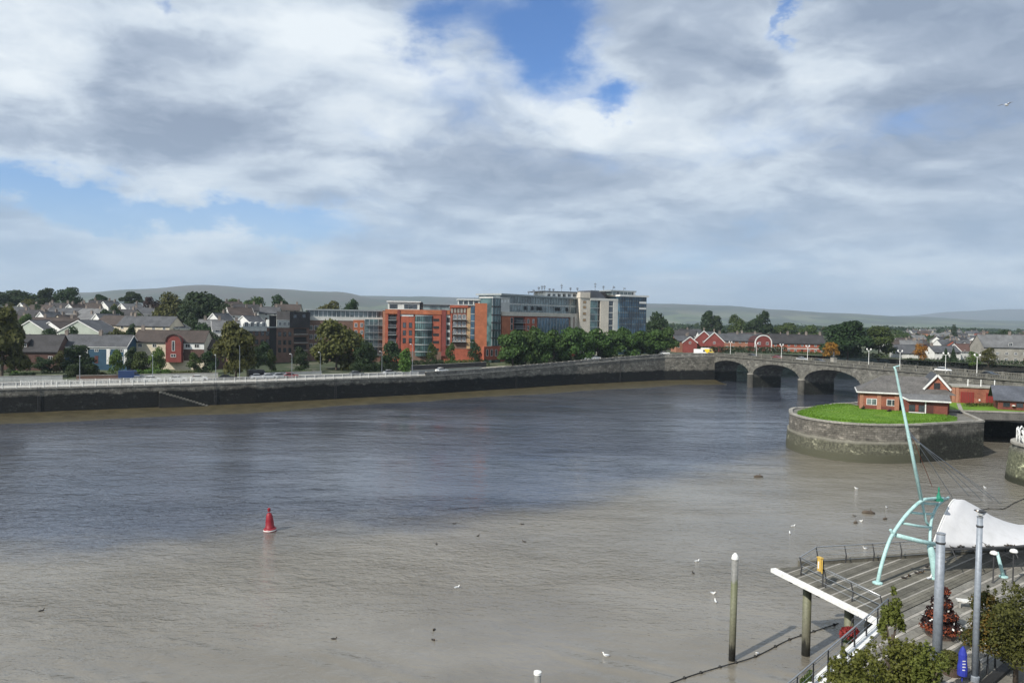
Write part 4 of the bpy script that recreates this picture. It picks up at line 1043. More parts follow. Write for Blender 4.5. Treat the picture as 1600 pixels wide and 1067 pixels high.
# curved glass bay
gb = MB(); xa, xb = B.x(649), B.x(675); zc = B.z(660, 493); n_ = 8
prof = [(xa + (xb - xa) * i / n_, -.6 - 1.5 * sin(pi * i / n_)) for i in range(n_ + 1)]
gb.prism(prof + [(xb, .25), (xa, .25)], B.z(660, 556), zc); gb.build('glass_bay', MT['glass_green'], B.root)
for v in (494, 504.5, 516, 527.5, 539, 550):
    z = B.z(660, v); q_ = MB(); q_.prism([(x + (x - (xa + xb) / 2) * .03, y - .25) for x, y in prof] + [(xb + .2, .2), (xa - .2, .2)], z, z + .35); q_.build('floor_band', MT['zinc'], B.root)
for i in range(n_ + 1): x, y = prof[i]; B.box('mullion', x - .06, x + .06, y - .09, y - .002, B.z(660, 555), zc - .1, 'dframe')
B.panel('brick_panel', 676, 689, 491.2, 556, .45, 'brick')
B.wins((681.5,), fl, 2.3, 1.0, .46, 3, 'dframe', 'void')
B.panel('brick_pier', 690, 697, 484.3, 556, .95, 'brick_red2')
B.panel('pale_panel', 697.5, 703.5, 492, 540, .25, 'pale'); B.wins((700.5,), fl[:4], 1.1, 1.9, .26, 1, 'dframe', 'void')
B.panel('brick_lintel', 703.2, 731, 477, 481, .6, 'brick')
for u in (706, 711, 716, 721, 726): B.panel('pale_panel', u - 1.6, u + 1.6, 481.3, 489, .3, 'lichen')
B.panel('brick_panel', 704, 706.5, 490, 545, .45, 'brick')
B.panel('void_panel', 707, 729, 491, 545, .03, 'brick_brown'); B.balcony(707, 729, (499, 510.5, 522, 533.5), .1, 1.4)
B.wins((711, 718, 725), (495, 506.5, 518, 529.5), 1.2, 1.8, .04, 2, 'frame')
B.panel('tan_panel', 729.5, 735, 481, 545, .4, 'tan'); B.panel('glass_bay', 735.3, 741.5, 479, 545, .3, 'glass_blue')
for v in (490, 501, 512, 523, 534): B.panel('floor_band', 735.3, 741.5, v, v + 1.5, .42, 'zinc')
B.panel('gable_wall', 742, 767.4, 474, 552, .8, 'brick_orange')
B.box('roof', -.2, B.x(703), -.5, 15.2, zt - .39, zt - .05, 'zinc'); B.box('roof', B.x(703) + .02, B.L, -.4, 15.2, zt2 - .39, zt2 - .05, 'zinc')
zp = B.z(630, 472)
B.box('penthouse', B.x(605), B.x(655), 2.5, 12, zt - .04, zp, 'pale'); B.box('roof', B.x(603), B.x(657), 1.8, 12.6, zp + .01, zp + .4, 'roofwhite')
for u in (611, 617, 634, 641, 648): window(B.root, B.x(u), 2.49, zt + .4, 1.6, 1.6, 0, 2, 'dframe')
B.box('penthouse', B.x(661), B.x(701), 3, 12, zt - .04, B.z(680, 477.5), 'glass_grey'); B.box('roof', B.x(659), B.x(703) - .05, 2.4, 12.6, B.z(680, 477.4), B.z(680, 476), 'slate_dark')
B.box('plant_room', B.x(655.5), B.x(660), 3, 8, zt - .04, B.z(657, 472), 'slate_dark')
B.box('penthouse', B.x(716), B.x(750), 3, 12, zt2 - .04, B.z(730, 468.5), 'pale'); B.box('roof', B.x(714), B.x(752), 2.4, 12.6, B.z(730, 468.4), B.z(730, 467.2), 'roofwhite')
for u in (720, 728, 736, 744): window(B.root, B.x(u), 2.99, zt2 + .2, 1.5, 1.3, 0, 2, 'dframe')
B.box('ground_wall', B.x(640), B.x(690), -.75, -.01, -3, B.z(660, 549), 'brick_brown')
# --- corner glass tower and the wing along the quay
ca = xy(768.5, 287.5); cb = xy(782, 292)
B = Block('stair_tower', 'narrow grey glass corner tower between orange gable and river wing', ca, cb, 8.0)
B.box('wall', 0, B.L, 0, 6, -3, B.z(775, 466), 'glass_green')
for v in (478, 491, 503, 515, 527, 540): B.panel('floor_band', 768.5, 781.5, v, v + 2.4, .35, 'dframe')
for u in (768.8, 773, 777.5, 781.6): B.box('mullion', B.x(u) - .1, B.x(u) + .1, -.18, -.001, B.z(u, 540), B.z(u, 466.5), 'zinc')
B.box('roof', -.3, B.L + .3, -.5, 6.3, B.z(775, 465.9), B.z(775, 464.4), 'roofwhite')
B.panel('brick_base', 755, 782.5, 541, 562, .6, 'brick')
B.wins((760, 767, 774), (551,), 1.3, 2.6, .61, 1)
B = Block('apartment_block', 'river wing of flats with a two storey glass top over beige band and red brick', xy(782.5, 292.5), xy(906, 335), 8.4)
Wg = B; zb_ = B.z(840, 488.5); za_ = B.z(840, 494.5)
B.box('wall', 0, B.L, 0, 14, -4, za_, 'brick'); B.box('band', -.2, B.L, -.7, 14, za_ + .001, zb_, 'beige')
B.box('glass_storeys', .3, B.L - .3, 1.0, 12.5, zb_ + .001, B.z(840, 464.2), 'glass_grey')
B.box('roof', -.3, B.L, -.2, 13.5, B.z(840, 464.1), B.z(840, 461.6), 'zinc')
B.box('white_end', B.x(783), B.x(798), .7, .99, zb_ + .002, B.z(790, 464.5), 'pale')
for i, u in enumerate(np.linspace(799, 904, 27)): B.box('mullion', B.x(u) - .07, B.x(u) + .07, .86, .999, zb_ + .003, B.z(u, 465), 'zinc')
B.box('floor_band', .3, B.L - .3, .78, .999, B.z(840, 477.4), B.z(840, 475.6), 'pale')
for u in (823, 834, 843, 847, 872, 876, 888): window(B.root, B.x(u), .80, zb_ + 1.0, 1.5, 1.5, 0, 2, 'dframe', 'void')
for u in (786, 791, 796): window(B.root, B.x(u), .69, B.z(u, 473), 1.2, 1.2, 0, 1, 'frame', 'frame')
B.panel('brick_panel', 783, 796, 495, 560, .5, 'brick_orange')
B.wins((799.5,), (501, 511), 1.5, 2.3, .0, 1, 'frame', 'void')
B.panel('void_panel', 803, 818, 496, 540, .02, 'void'); B.balcony(803, 818, (504, 513), .1, 1.3); B.panel('brick_panel', 819, 838, 495.5, 560, .45, 'brick')
B.wins((824, 832), (502, 512), 1.3, 1.8, .46)
B.panel('glass_bay', 839, 889, 496.5, 540, .1, 'glass_blue')
for u in np.linspace(840, 888, 11): B.box('mullion', B.x(u) - .09, B.x(u) + .09, -.25, -.101, B.z(u, 540), B.z(u, 497), 'zinc')
B.panel('column', 890, 893.5, 494, 545, .8, 'beige'); B.panel('column', 896, 904, 494, 545, .8, 'beige')
# --- the tall block
B = Block('office_block', 'tall beige concrete block with a white roof line and aerials, tallest of the row', xy(905.5, 331), xy(967, 340), 8.6)
B.box('wall', 0, B.L, 0, 22, -4, B.z(930, 466), 'beige')
zt = B.z(930, 466)
B.box('band', -.2, B.x(921), -.35, 12, zt + .001, B.z(912, 456.5), 'beige')
sl_ = MB(); xa, xb, z1 = B.x(921.5), B.x(944), B.z(930, 454); sl_.yprism([(xa, zt + .01), (xb, zt + .01), (xb, zt + .5), (B.x(934), z1), (xa, z1)], -.3, 11); sl_.build('sloped_roof', MT['slate_blue'], B.root)
B.box('parapet', B.x(921.5), B.x(966), -.5, .6, zt - 1.0, zt + .005, 'pale')
B.panel('glass_strip', 922, 933, 470, 520, .2, 'glass_green'); B.panel('glass_strip', 934, 936.5, 470, 520, .12, 'void'); B.panel('glass_strip', 950.5, 957, 470, 520, .15, 'glass')
for v in (478, 488, 498, 508): B.panel('floor_band', 950.5, 957, v, v + 1.2, .3, 'pale'); B.panel('floor_band', 922, 936.5, v + 3, v + 3.8, .3, 'zinc')
B.panel('pier', 937, 950, 468, 525, .45, 'beige'); B.panel('pier', 957.3, 965, 468, 525, .45, 'pale')
B.wins((913,), (472, 480, 490, 500), 1.5, 1.1, 0, 2, 'dframe', 'tan')
wr = B.box('roof_storey', B.x(858), B.x(920), 3, 15, B.z(890, 465.5), B.z(890, 457), 'frame')
for u in range(862, 918, 8): window(B.root, B.x(u), 2.99, B.z(u, 464), 1.6, 1.5, 0, 2, 'frame', 'void' if u % 3 else 'glass')
B.box('roof', B.x(850), B.x(921), 2.2, 16, B.z(890, 456.9), B.z(890, 455.4), 'slate')
B.box('plant_room', B.x(944.5), B.x(953), 4, 12, zt + .02, B.z(948, 456), 'slate_dark')
an = random.Random(3)
for u in (835, 843, 851, 856, 860, 868, 874, 887, 901, 912, 940, 953):
    h_ = an.uniform(1.6, 4.2); z = B.z(u, 456.2) if 850 < u < 921 else (B.z(u, 462) if u < 900 else B.z(u, 455))
    x_ = B.x(u); a = MB().tube([(x_, 6, z - 2.2), (x_, 6, z + h_)], .11, 6)
    for t in (.55, .8): a.beam((x_ - .7 * t, 6, z + h_ * t), (x_ + .7 * t, 6, z + h_ * t), .12, .5)
    a.build('aerial', MT['galv'], B.root)
B = Block('office_block', 'blue glass corner block beside the tall beige concrete building', xy(967.5, 338), xy(1009, 346), 8.6)
zt = B.z(990, 464)
B.box('wall', 0, B.L, 0, 20, -4, zt, 'glass_blue')
for v in (470, 479, 488, 497, 506): B.panel('floor_band', 967.5, 1009, v, v + 1.2, .18, 'glass_grey')
for u in np.linspace(968, 1008.6, 12): B.box('mullion', B.x(u) - .06, B.x(u) + .06, -.3, -.19, B.z(u, 520), zt - .1, 'dframe')
B.panel('white_end', 998, 1008.5, 471.5, 474.5, .4, 'frame'); B.panel('white_end', 998, 1008.5, 481, 483.5, .4, 'frame')
B.box('roof', -.6, B.L + .8, -.9, 20.5, zt + .01, B.z(990, 461.3), 'roofwhite')
B.box('penthouse', B.x(961), B.x(994), 3, 15, B.z(975, 461.2), B.z(975, 455.6), 'glass_grey'); B.box('roof', B.x(958), B.x(998), 2, 16, B.z(975, 455.5), B.z(975, 453.6), 'zinc')
for u in (962, 968, 974, 980, 986, 992): B.box('mullion', B.x(u) - .08, B.x(u) + .08, 2.85, 2.999, B.z(u, 461), B.z(u, 456), 'frame')
B.box('white_end', B.x(996), B.x(999), 3.2, 4.2, B.z(997, 461.2), B.z(997, 456.5), 'frame')
for u, h_ in ((973, 2.4), (990, 1.6)): MB().tube([(B.x(u), 8, B.z(u, 453.6)), (B.x(u) + h_ * .3, 8, B.z(u, 453.6) + h_)], .13, 6).box(B.x(u) + .2, B.x(u) + 1.4, 7.8, 8.2, B.z(u, 453.6) + h_ * .5, B.z(u, 453.6) + h_ * .8).build('aerial', MT['galv'], B.root)
# --- garden walls, hedges and the ramp in front of the flats
def lowwall(label, u0, s0, u1, s1, h, m, th=.35):
    a, _ = bank_at(u0, s0); b, _ = bank_at(u1, s1); d = b - a
    r = T('garden_wall', label, 'wall', (a.x, a.y, land_z(a.x, a.y, s0) - .3), atan2(d.y, d.x))
    dz = land_z(b.x, b.y, s1) - land_z(a.x, a.y, s0)
    MB().yprism([(0, -.6), (d.length, dz - .6), (d.length, dz + h + .3), (0, h + .3)], 0, th).build('wall', MT[m], r)
    MB().yprism([(-.05, h + .31), (d.length + .05, dz + h + .31), (d.length + .05, dz + h + .43), (-.05, h + .43)], -.06, th + .06).build('coping', MT['lichen'], r)
lowwall('low grey garden wall in front of the dark bungalow', -20, 18, 92, 18, 1.5, 'grey')
lowwall('low brown garden wall before the blue and white house', 112, 18, 205, 18, 1.3, 'brick_brown')
lowwall('pale garden wall below the cream house', 214, 18, 335, 18, 1.3, 'pale')
lowwall('low stone wall along the lawn of the brown flats', 392, 18, 500, 18, 1.0, 'grey')
lowwall('long dark wall along the road before the red flats', 640, 17.5, 760, 17.5, 1.9, 'slate_dark')
lowwall('retaining wall of the raised terrace behind the parked white van', 642, 14.9, 752, 14.9, .5, 'grey')
def bankhedge(label, u0, u1, s, h, leaf, n=1800, seed=1, thick=1.8):
    a, _ = bank_at(u0, s); b, _ = bank_at(u1, s); z = land_z((a.x + b.x) / 2, (a.y + b.y) / 2, s)
    hedge(label, (a.x, a.y, land_z(a.x, a.y, s) - .2), (b.x, b.y, z - .2), h, thick, leaf, n, seed)
bankhedge('clipped dark hedge before the dark bungalow', 14, 52, 20, 2.6, 'dark', seed=2)
bankhedge('tall dark green hedge beside the white lamp post', 100, 150, 20, 4.2, 'dark', 3200, 3, 3)
bankhedge('bushy golden green hedge below the cream house', 206, 262, 20, 2.6, 'bright', 2600, 4, 2.4)
bankhedge('dark shrubby hedge below the crimson gable', 262, 300, 20, 2.0, 'olive', 1800, 5)
bankhedge('low green hedge on the lawn of the brown flats', 396, 486, 21, 1.5, 'mid', 2400, 6)
bankhedge('dark shrub bank below the glazed flats', 545, 618, 19, 3.2, 'dark', 4200, 7, 3)
bankhedge('shrub bed at the foot of the red flats', 634, 690, 24, 3.4, 'dark', 3600, 8, 3)
bankhedge('shrub bed along the wall by the corner tower', 692, 762, 24, 3.0, 'mid', 3000, 9, 2.4)
bankhedge('dark hedge behind the avenue of street trees', 792, 1050, 15.6, 3.6, 'dark', 9000, 10, 2.6)
hedge('scrubby dark hedge along the road beyond the bridge, below the brick gables', (84, 333, 9.0), (128, 345, 8.2), 4.6, 3.5, 'dark', 4200, 31, .42)
hedge('green hedge below the brick terrace beyond the bridge', (128, 345, 8.0), (172, 338, 7.4), 3.4, 3, 'mid', 3800, 32, .42)
hedge('straggly dark hedge on the far bank behind the bridge lamps', (176, 330, 5.5), (262, 312, 5.2), 4.4, 4, 'dark', 6000, 33, .5)
for u, s_, hh_, lf, lab in ((22, 21, 3, 'bright', 'yellow-green bush beside the edge tree'), (33, 22, 2.4, 'mid', 'green bush before the bungalow dormer'), (160, 21, 2.4, 'olive', 'dull bush under the blue ground floor'), (196, 21, 2.2, 'bright', 'bright bush by the white house corner'), (310, 20, 2.6, 'dark', 'dark bush beside the pale garden wall'), (660, 21, 2.4, 'bright', 'light bush by the shrub bed of the red flats')):
    p, _ = bank_at(u, s_); o = link('shrub', crown_mesh('bushy', lf, u % 3, 900, .10), None, (p.x, p.y, land_z(p.x, p.y, s_) - .2)); o.scale = (hh_ * 1.2, hh_ * 1.2, hh_); setp(o, lab, 'shrub')

# ------------------------------------------------------------------ lamp posts, vehicles
def lamp_mesh(h, r=.09):
    p = MB().tube([(0, 0, -.2), (0, 0, h)], [r, r * .55], 8)
    a = MB().tube([(0, 0, h - .1), (0, -.5, h + .25), (0, -1.1, h + .3)], .05, 6)
    l = MB().box(-.16, .16, -1.6, -.95, h + .22, h + .38)
    return p.mesh('pole', MT['galv']), a.mesh('arm', MT['galv']), l.mesh('lamp_head', MT['lamp'])
LM = {h: lamp_mesh(h) for h in (6.5, 9.0)}
def street_lamp(label, p, z, rz, h=6.5, group=None):
    r = T('street_lamp', label, 'street lamp', (p[0], p[1], z), rz, group)
    a, b, c = LM[h]; link('pole', a, r); q_ = link('arm', b, r); link('lamp_head', c, q_)
for u, s_, h_, lab in ((123, 7, 6.5, 'lamp post with a white head before the tall dark hedge'), (238, 7, 6.5, 'lamp post before the cream house gable'), (332, 7, 6.5, 'lamp post by the pale wall at the low white cars'), (373, 7, 9.0, 'tall lamp post in front of the autumn tinted tree'), (455, 7, 6.5, 'lamp post before the brown brick flats'), (500, 14, 6.5, 'lamp post at the edge of the broad olive tree'), (597, 14, 6.5, 'pale lamp post in the shrubs of the glazed flats'), (643, 7, 9.0, 'tall lamp post at the end of the white railing')):
    p, an = bank_at(u, s_); street_lamp(lab, p, quay_z(p.x) + .1, an + pi, h_)
_car = {}
def car_meshes(paint, kind):
    if (paint, kind) in _car: return _car[paint, kind]
    b = MB(); g = MB()
    if kind == 'car':
        prof = [(-2.1, .35), (2.1, .35), (2.15, .75), (1.95, .95), (1.0, 1.02), (-1.75, 1.05), (-2.1, .95)]
        b.yprism(prof, -.86, .86); cab = [(-1.75, 1.04), (1.0, 1.01), (.25, 1.48), (-1.15, 1.5)]; g.yprism(cab, -.76, .76)
        b.yprism([(-1.17, 1.495), (.27, 1.475), (.2, 1.54), (-1.1, 1.56)], -.72, .72)
        wb = 1.3
    else:
        prof = [(-2.6, .4), (2.5, .4), (2.6, .95), (2.2, 1.25), (1.75, 2.25), (1.5, 2.35), (-2.55, 2.38), (-2.6, 2.2)]
        b.yprism(prof, -.98, .98); g.yprism([(1.15, 1.3), (2.17, 1.3), (1.78, 2.1), (1.15, 2.1)], -1.0, 1.0); wb = 1.65
    w_ = MB(); n = 10
    vs = [(.33 * cos(2 * pi * i / n), y, .33 * sin(2 * pi * i / n)) for y in (-.1, .1) for i in range(n)]
    w_.add(vs, [tuple(range(n)), tuple(reversed(range(n, 2 * n)))] + [(i, n + i, n + (i + 1) % n, (i + 1) % n) for i in range(n)])
    lt = MB().box(-.05, .03, -.16, .16, -.09, .09)
    _car[paint, kind] = (b.mesh('body', paint), g.mesh('window', MT['glass']), w_.mesh('wheel', MT['tyre']), lt.mesh('headlight', MT['lamp']), wb, kind)
    return _car[paint, kind]
PAINT = {n: mat('paint_' + n, c, .28, .04, .4, spec=.6, fine=.02) for n, c in dict(white=(.78, .78, .77), silver=(.42, .43, .44), black=(.02, .02, .023), blue=(.03, .06, .16), red=(.35, .02, .02), yellow=(.78, .55, .03), grey=(.12, .125, .13)).items()}
def vehicle(label, p, z, rz, colour, kind='car', name='parked_car', cat='car', group=None):
    r = T(name, label, cat, (p[0], p[1], z), rz, group); b, g, w_, lt, wb, k_ = car_meshes(PAINT[colour], kind)
    link('body', b, r); link('window', g, r)
    yw = .80 if k_ == 'car' else .9
    for sx in (-1, 1):
        for sy in (-1, 1): link('wheel', w_, r, (sx * wb, sy * yw, .33))
    for sy in (-1, 1): link('headlight', lt, r, ((2.12 if k_ == 'car' else 2.57), sy * .6, .7 if k_ == 'car' else .85))
    return r
for u, s_, c_, lab in ((212, 8.2, 'silver', 'silver car on the strand nearest the blue house hedge'), (233, 7.6, 'white', 'white car parked on the strand below the cream gable'), (272, 7.6, 'white', 'white car parked below the crimson brick bay'), (309, 7.6, 'white', 'white car parked below the low brick wing'), (352, 8.2, 'black', 'black car parked under the autumn tinted tree'), (398, 8.2, 'white', 'white car parked just past the autumn tinted tree'), (418, 8.0, 'white', 'white car before the pale arched flats'), (436, 8.2, 'silver', 'silver car before the stair recess of the brown flats'), (452, 8.2, 'red', 'red car parked before the brown brick flats'), (553, 8.2, 'grey', 'dark grey car beneath the broad olive tree'), (607, 8.2, 'silver', 'silver car near the end of the white railing')):
    p, an = bank_at(u, s_); vehicle(lab, p, quay_z(p.x) + .04, an, c_)
p, an = bank_at(400, 12.5); vehicle('black van waiting under the hedge of the brown flats', p, quay_z(p.x) + .04, an, 'black', 'van', 'parked_van', 'van')
p, an = bank_at(196, 17); vehicle('dark blue van parked before the blue and white house', p, quay_z(p.x) + .15, an, 'blue', 'van', 'parked_van', 'van')
p, an = bank_at(688, 9); vehicle('lone white car on the rising road past the railing end', p, quay_z(p.x) + .04, an + .1, 'white')
for u, lab in ((918, 'white car in the shade of the avenue'), (929, 'white car nosing behind another under the avenue'), (1038, 'white car at the last street tree before the bridge')):
    p, an = bank_at(u, 8.5); vehicle(lab, p, quay_z(p.x) + .35, an, 'white')
p, an = bank_at(1092, 10); vehicle('white van on the road at the bridge end', p, quay_z(p.x) + .05, an - .5, 'white', 'van', 'white_van', 'van')
p, an = bank_at(1105, 12); am = vehicle('yellow ambulance on the road at the bridge end', (p.x + 3.5, p.y + 1), quay_z(p.x) + .05, an - .6, 'yellow', 'van', 'ambulance', 'ambulance')
MB().box(-2.6, 1.1, -1.0, 1.0, 2.385, 2.75).build('white_top', PAINT['white'], am)
for x in (.9, 1.3): MB().box(x - .12, x + .12, -.5, .5, 2.76 if x < 1.1 else 2.36, 2.9 if x < 1.1 else 2.5).build('beacon', PAINT['blue'], am)
# fittings on the far quay wall
for u in (58, 331, 520, 806, 968):
    p, an = bank_at(u, -.02); z = quay_z(p.x)
    l = MB()
    for x in (-.25, .25): l.box(x - .03, x + .03, -.16, -.1, 1.0, z + .3)
    for i in range(int((z - 1.2) / .3)): l.box(-.22, .22, -.15, -.11, 1.2 + i * .3, 1.24 + i * .3)
    l.build('ladder', MT['darksteel'], qw, loc=(p.x, p.y, 0), rz=an)
# ------------------------------------------------------------------ the stone bridge
BP = Vector((81.1, 303.8)); BE = Vector((.343, -.9393)).normalized(); SPAN = 27.0; BW = 13.0; NB = 6
DECK = 10.7
M_SPAN = stonemat('bridge_stone', (.150, .145, .128), (.018, .019, .016), 4.2, .8, bw=1.0, bh=.42, fade=.7)
M_VOUS = stonemat('arch_stone', (.33, .315, .28), (.035, .036, .03), 3.2, .6, bw=.7, bh=.7, fade=.7)
br = T('stone_bridge', 'grey stone arch bridge carrying the road across the river', 'bridge', (BP.x, BP.y, 0), atan2(BE.y, BE.x))
def arch_z(t):                                      # t -1..1 across the opening
    return 4.6 + 4.75 * sqrt(max(0, 1 - t * t)) ** .92
mb = MB(); mb.uv = []
def quad_uv(a, b, c, d, uvs):
    i = len(mb.v); mb.v.extend((a, b, c, d)); mb.uv.extend(uvs); mb.f.append((i, i + 1, i + 2, i + 3)); mb.m.append(0)
HALF = SPAN / 2 - 1.05; n_ = 24
for k_ in range(NB):
    xc = (k_ + .5) * SPAN
    xs = [xc - SPAN / 2] + [xc + HALF * -cos(pi * i / n_) for i in range(n_ + 1)] + [xc + SPAN / 2]
    zs = [-2] + [arch_z(-cos(pi * i / n_)) for i in range(n_ + 1)] + [-2]
    for i in range(n_):
        xa, xb, za, zb2 = xs[i + 1], xs[i + 2], zs[i + 1], zs[i + 2]
        quad_uv((xa, 0, za), (xb, 0, zb2), (xb, 0, DECK), (xa, 0, DECK), [(xa, za), (xb, zb2), (xb, DECK), (xa, DECK)])
        quad_uv((xb, BW, zb2), (xa, BW, za), (xa, BW, DECK), (xb, BW, DECK), [(xb, zb2), (xa, za), (xa, DECK), (xb, DECK)])
        quad_uv((xa, BW, za), (xb, BW, zb2), (xb, 0, zb2), (xa, 0, za), [(BW, xa), (BW, xb), (0, xb), (0, xa)])
    for x0, x1, s_ in ((xc - SPAN / 2, xc - HALF, 1), (xc + HALF, xc + SPAN / 2, -1)):
        quad_uv((x0, 0, -2), (x1, 0, -2), (x1, 0, DECK), (x0, 0, DECK), [(x0, -2), (x1, -2), (x1, DECK), (x0, DECK)])
        quad_uv((x1, BW, -2), (x0, BW, -2), (x0, BW, DECK), (x1, BW, DECK), [(x1, -2), (x0, -2), (x0, DECK), (x1, DECK)])
        xi = x1 if s_ > 0 else x0
        q4 = [(xi, 0, -2), (xi, BW, -2), (xi, BW, 4.6), (xi, 0, 4.6)]; u4 = [(0, -2), (BW, -2), (BW, 4.6), (0, 4.6)]
        quad_uv(*(q4 if s_ > 0 else q4[::-1]), u4 if s_ > 0 else u4[::-1])
mb.build('arcade', M_SPAN, br)
for k_ in range(NB):                                # ring of arch stones, each its own block
    xc = (k_ + .5) * SPAN; nv = 15
    for i in range(nv):
        t0, t1 = pi * i / nv, pi * (i + 1) / nv
        v = MB(); ps = []
        for t in (t0 + .012, t1 - .012):
            c_, z_ = -cos(t), arch_z(-cos(t)); ps.append((xc + c_ * HALF, z_ - .04, xc + c_ * (HALF + .55), z_ + .62))
        (xa, za, xA, zA), (xb, zb2, xB, zB) = ps
        v.uv = None
        v.yprism([(xa, za), (xb, zb2), (xB, min(zB, DECK - .05)), (xA, min(zA, DECK - .05))], -.16, .05); v.build('arch_stone', MT['balu'], br)
for k_ in range(1, NB):                             # cutwaters
    x = k_ * SPAN
    c = MB(); w_ = 1.3; poly = [(x + w_, -.02)] + [(x + w_ * cos(-pi * t / 10), -1.3 * sin(pi * t / 10) - .02) for t in range(1, 10)] + [(x - w_, -.02)]
    c.prism(poly[::-1], -2, 4.9); cap = [(x + (px_ - x) * .7, py_ * .6) for px_, py_ in poly]
    c.build('cutwater', mat('pier_stone', (.075, .072, .062), .8, .4, .5, fine=.2) if k_ == 1 else bpy.data.materials['pier_stone'], br)
    d_ = MB(); d_.prism([(x + (a - x) * 1.05, b * 1.04 - .01) for a, b in poly][::-1], 4.91, 5.25); d_.build('cap_stone', MT['lichen'], br)
bs_ = MB().box(0, NB * SPAN, -.35, .15, DECK, DECK + .35).box(0, NB * SPAN, BW - .15, BW + .35, DECK, DECK + .35); bs_.build('string_course', MT['balu'], br)
bal = MB(); cp = MB(); pp = MB()
for y in (-.12, BW + .12):
    x = .6
    while x < NB * SPAN:
        if (x % 5.5) > .55: bal.box(x - .11, x + .11, y - .1, y + .1, DECK + .36, DECK + 1.04)
        x += .46
    for i in range(int(NB * SPAN / 5.5) + 1): pp.box(i * 5.5 - .3, i * 5.5 + .3, y - .2, y + .2, DECK + .355, DECK + 1.36)
    cp.box(0, NB * SPAN, y - .19, y + .19, DECK + 1.05, DECK + 1.25)
bal.build('baluster', MT['balu'], br)['kind'] = 'stuff'; cp.build('coping', MT['balu'], br); pp.build('pedestal', MT['balu'], br)['kind'] = 'stuff'
MB().box(0, NB * SPAN, .2, BW - .2, DECK - .6, DECK + .12).build('deck', MT['paving'], br)
rd = MB().box(0, NB * SPAN, 2.4, BW - 2.4, DECK + .0, DECK + .124).build('carriageway', MT['asphalt'], br)
dash = MB()
for i in range(0, int(NB * SPAN), 6): dash.box(i, i + 2.5, BW / 2 - .06, BW / 2 + .06, DECK + .125, DECK + .13)
dash.build('lane_marking', MT['rail'], br)['kind'] = 'stuff'
def on_bridge(x, y, z=0): return Vector((BP.x + BE.x * x - BE.y * y, BP.y + BE.y * x + BE.x * y, z))
# white twin lamp standards
bp_ = MB().tube([(0, 0, 0), (0, 0, .5), (0, 0, .55), (0, 0, 5.4)], [.2, .18, .1, .06], 8).mesh('pole', MT['lamp'])
ba_ = MB().tube([(-.75, 0, 5.55), (-.4, 0, 5.45), (0, 0, 5.3), (.4, 0, 5.45), (.75, 0, 5.55)], .05, 6).mesh('arm', MT['lamp'])
bl_ = MB().lathe([(.06, 0), (.2, .1), (.24, .3), (.16, .48), (.03, .56)], 10).mesh('lantern', MT['lamp'])
for u_, lab in ((1141, 'white twin-armed lamp standard at the town end of the bridge'), (1182, 'white twin-armed lamp standard over the first arch, by the rounded gable'), (1221, 'white twin-armed lamp standard over the second pier'), (1262, 'white twin-armed lamp standard near the stone memorial'), (1358, 'white twin-armed lamp standard over the third arch'), (1407, 'white twin-armed lamp standard beyond the mast tip'), (1478, 'white twin-armed lamp standard before the conifers'), (1527, 'white twin-armed lamp standard before the grey terrace')):
    for x in np.arange(0, NB * SPAN, .25):
        p = on_bridge(x, 1.0)
        if CX + F * p.x / p.y >= u_: break
    r = T('bridge_lamp', lab, 'street lamp', (p.x, p.y, DECK + .12), atan2(BE.y, BE.x), 'white lamp standards along the bridge')
    link('pole', bp_, r); a_ = link('arm', ba_, r)
    for sx in (-.75, .75): link('lantern', bl_, r, (sx, 0, 5.55))
for x in np.arange(0, NB * SPAN, .25):
    p = on_bridge(x, .9)
    if CX + F * p.x / p.y >= 1303: break
mm = T('memorial', 'grey stone memorial pedestal with a bronze figure on the bridge', 'memorial', (p.x, p.y, DECK + .12), atan2(BE.y, BE.x))
MB().box(-1.1, 1.1, -.8, .8, 0, .6).box(-.75, .75, -.6, .6, .6, 2.3).box(-.85, .85, -.7, .7, 2.3, 2.5).build('pedestal', MT['lichen'], mm)
MB().lathe([(.34, 2.51), (.38, 2.9), (.26, 3.5), (.33, 3.9), (.13, 4.1), (.17, 4.3), (.12, 4.5)], 10).build('statue', MT['darksteel'], mm)
for x, y, c_, lab in ((22, 4.5, 'black', 'black car crossing the bridge over the first arch'), (44, 8.6, 'silver', 'silver car crossing the bridge over the second pier'), (57, 4.5, 'grey', 'dark grey car crossing the bridge over the third arch'), (101, 8.6, 'white', 'white car on the bridge above the boathouse'), (118, 4.8, 'black', 'black car on the bridge at the view edge'), (36, 4.4, 'red', 'red car crossing the bridge by the first lamps')):
    p = on_bridge(x, y); vehicle(lab, p, DECK + .125, atan2(BE.y, BE.x), c_)

# ------------------------------------------------------------------ the walled island
M_ISL = stonemat('island_stone', (.15, .138, .118), (.085, .084, .06), 3.5, .35, mortar=.6, bw=.9, bh=.38, mid=((.25, .24, .20), 3.1), lowcol=((.075, .075, .05), 1.5))
M_ISL2 = stonemat('island_stone_dark', (.10, .095, .082), (.022, .023, .018), 4.6, 2.4, bw=1.2, bh=.6, fade=.8)
IT = 6.5
front = [G(u, v, 0) for u, v in ((1232, 688), (1228.5, 697), (1234, 701.5), (1250, 708), (1275, 714), (1305, 719), (1340, 722.5), (1375, 724), (1405, 724), (1437, 723))]
fr = [Vector((p.x, p.y)) for p in front]
left_back = Vector((70, 172)); corner = G(1536, 714, 0); cn = Vector((corner.x, corner.y))
back_r = Vector((101, 166)); back_l = Vector((84, 195))
curve = [Vector(G(u, v, IT)[:2]) for u, v in ((1500, 603), (1420, 612), (1345, 628), (1300, 631.5), (1266, 637))] + fr
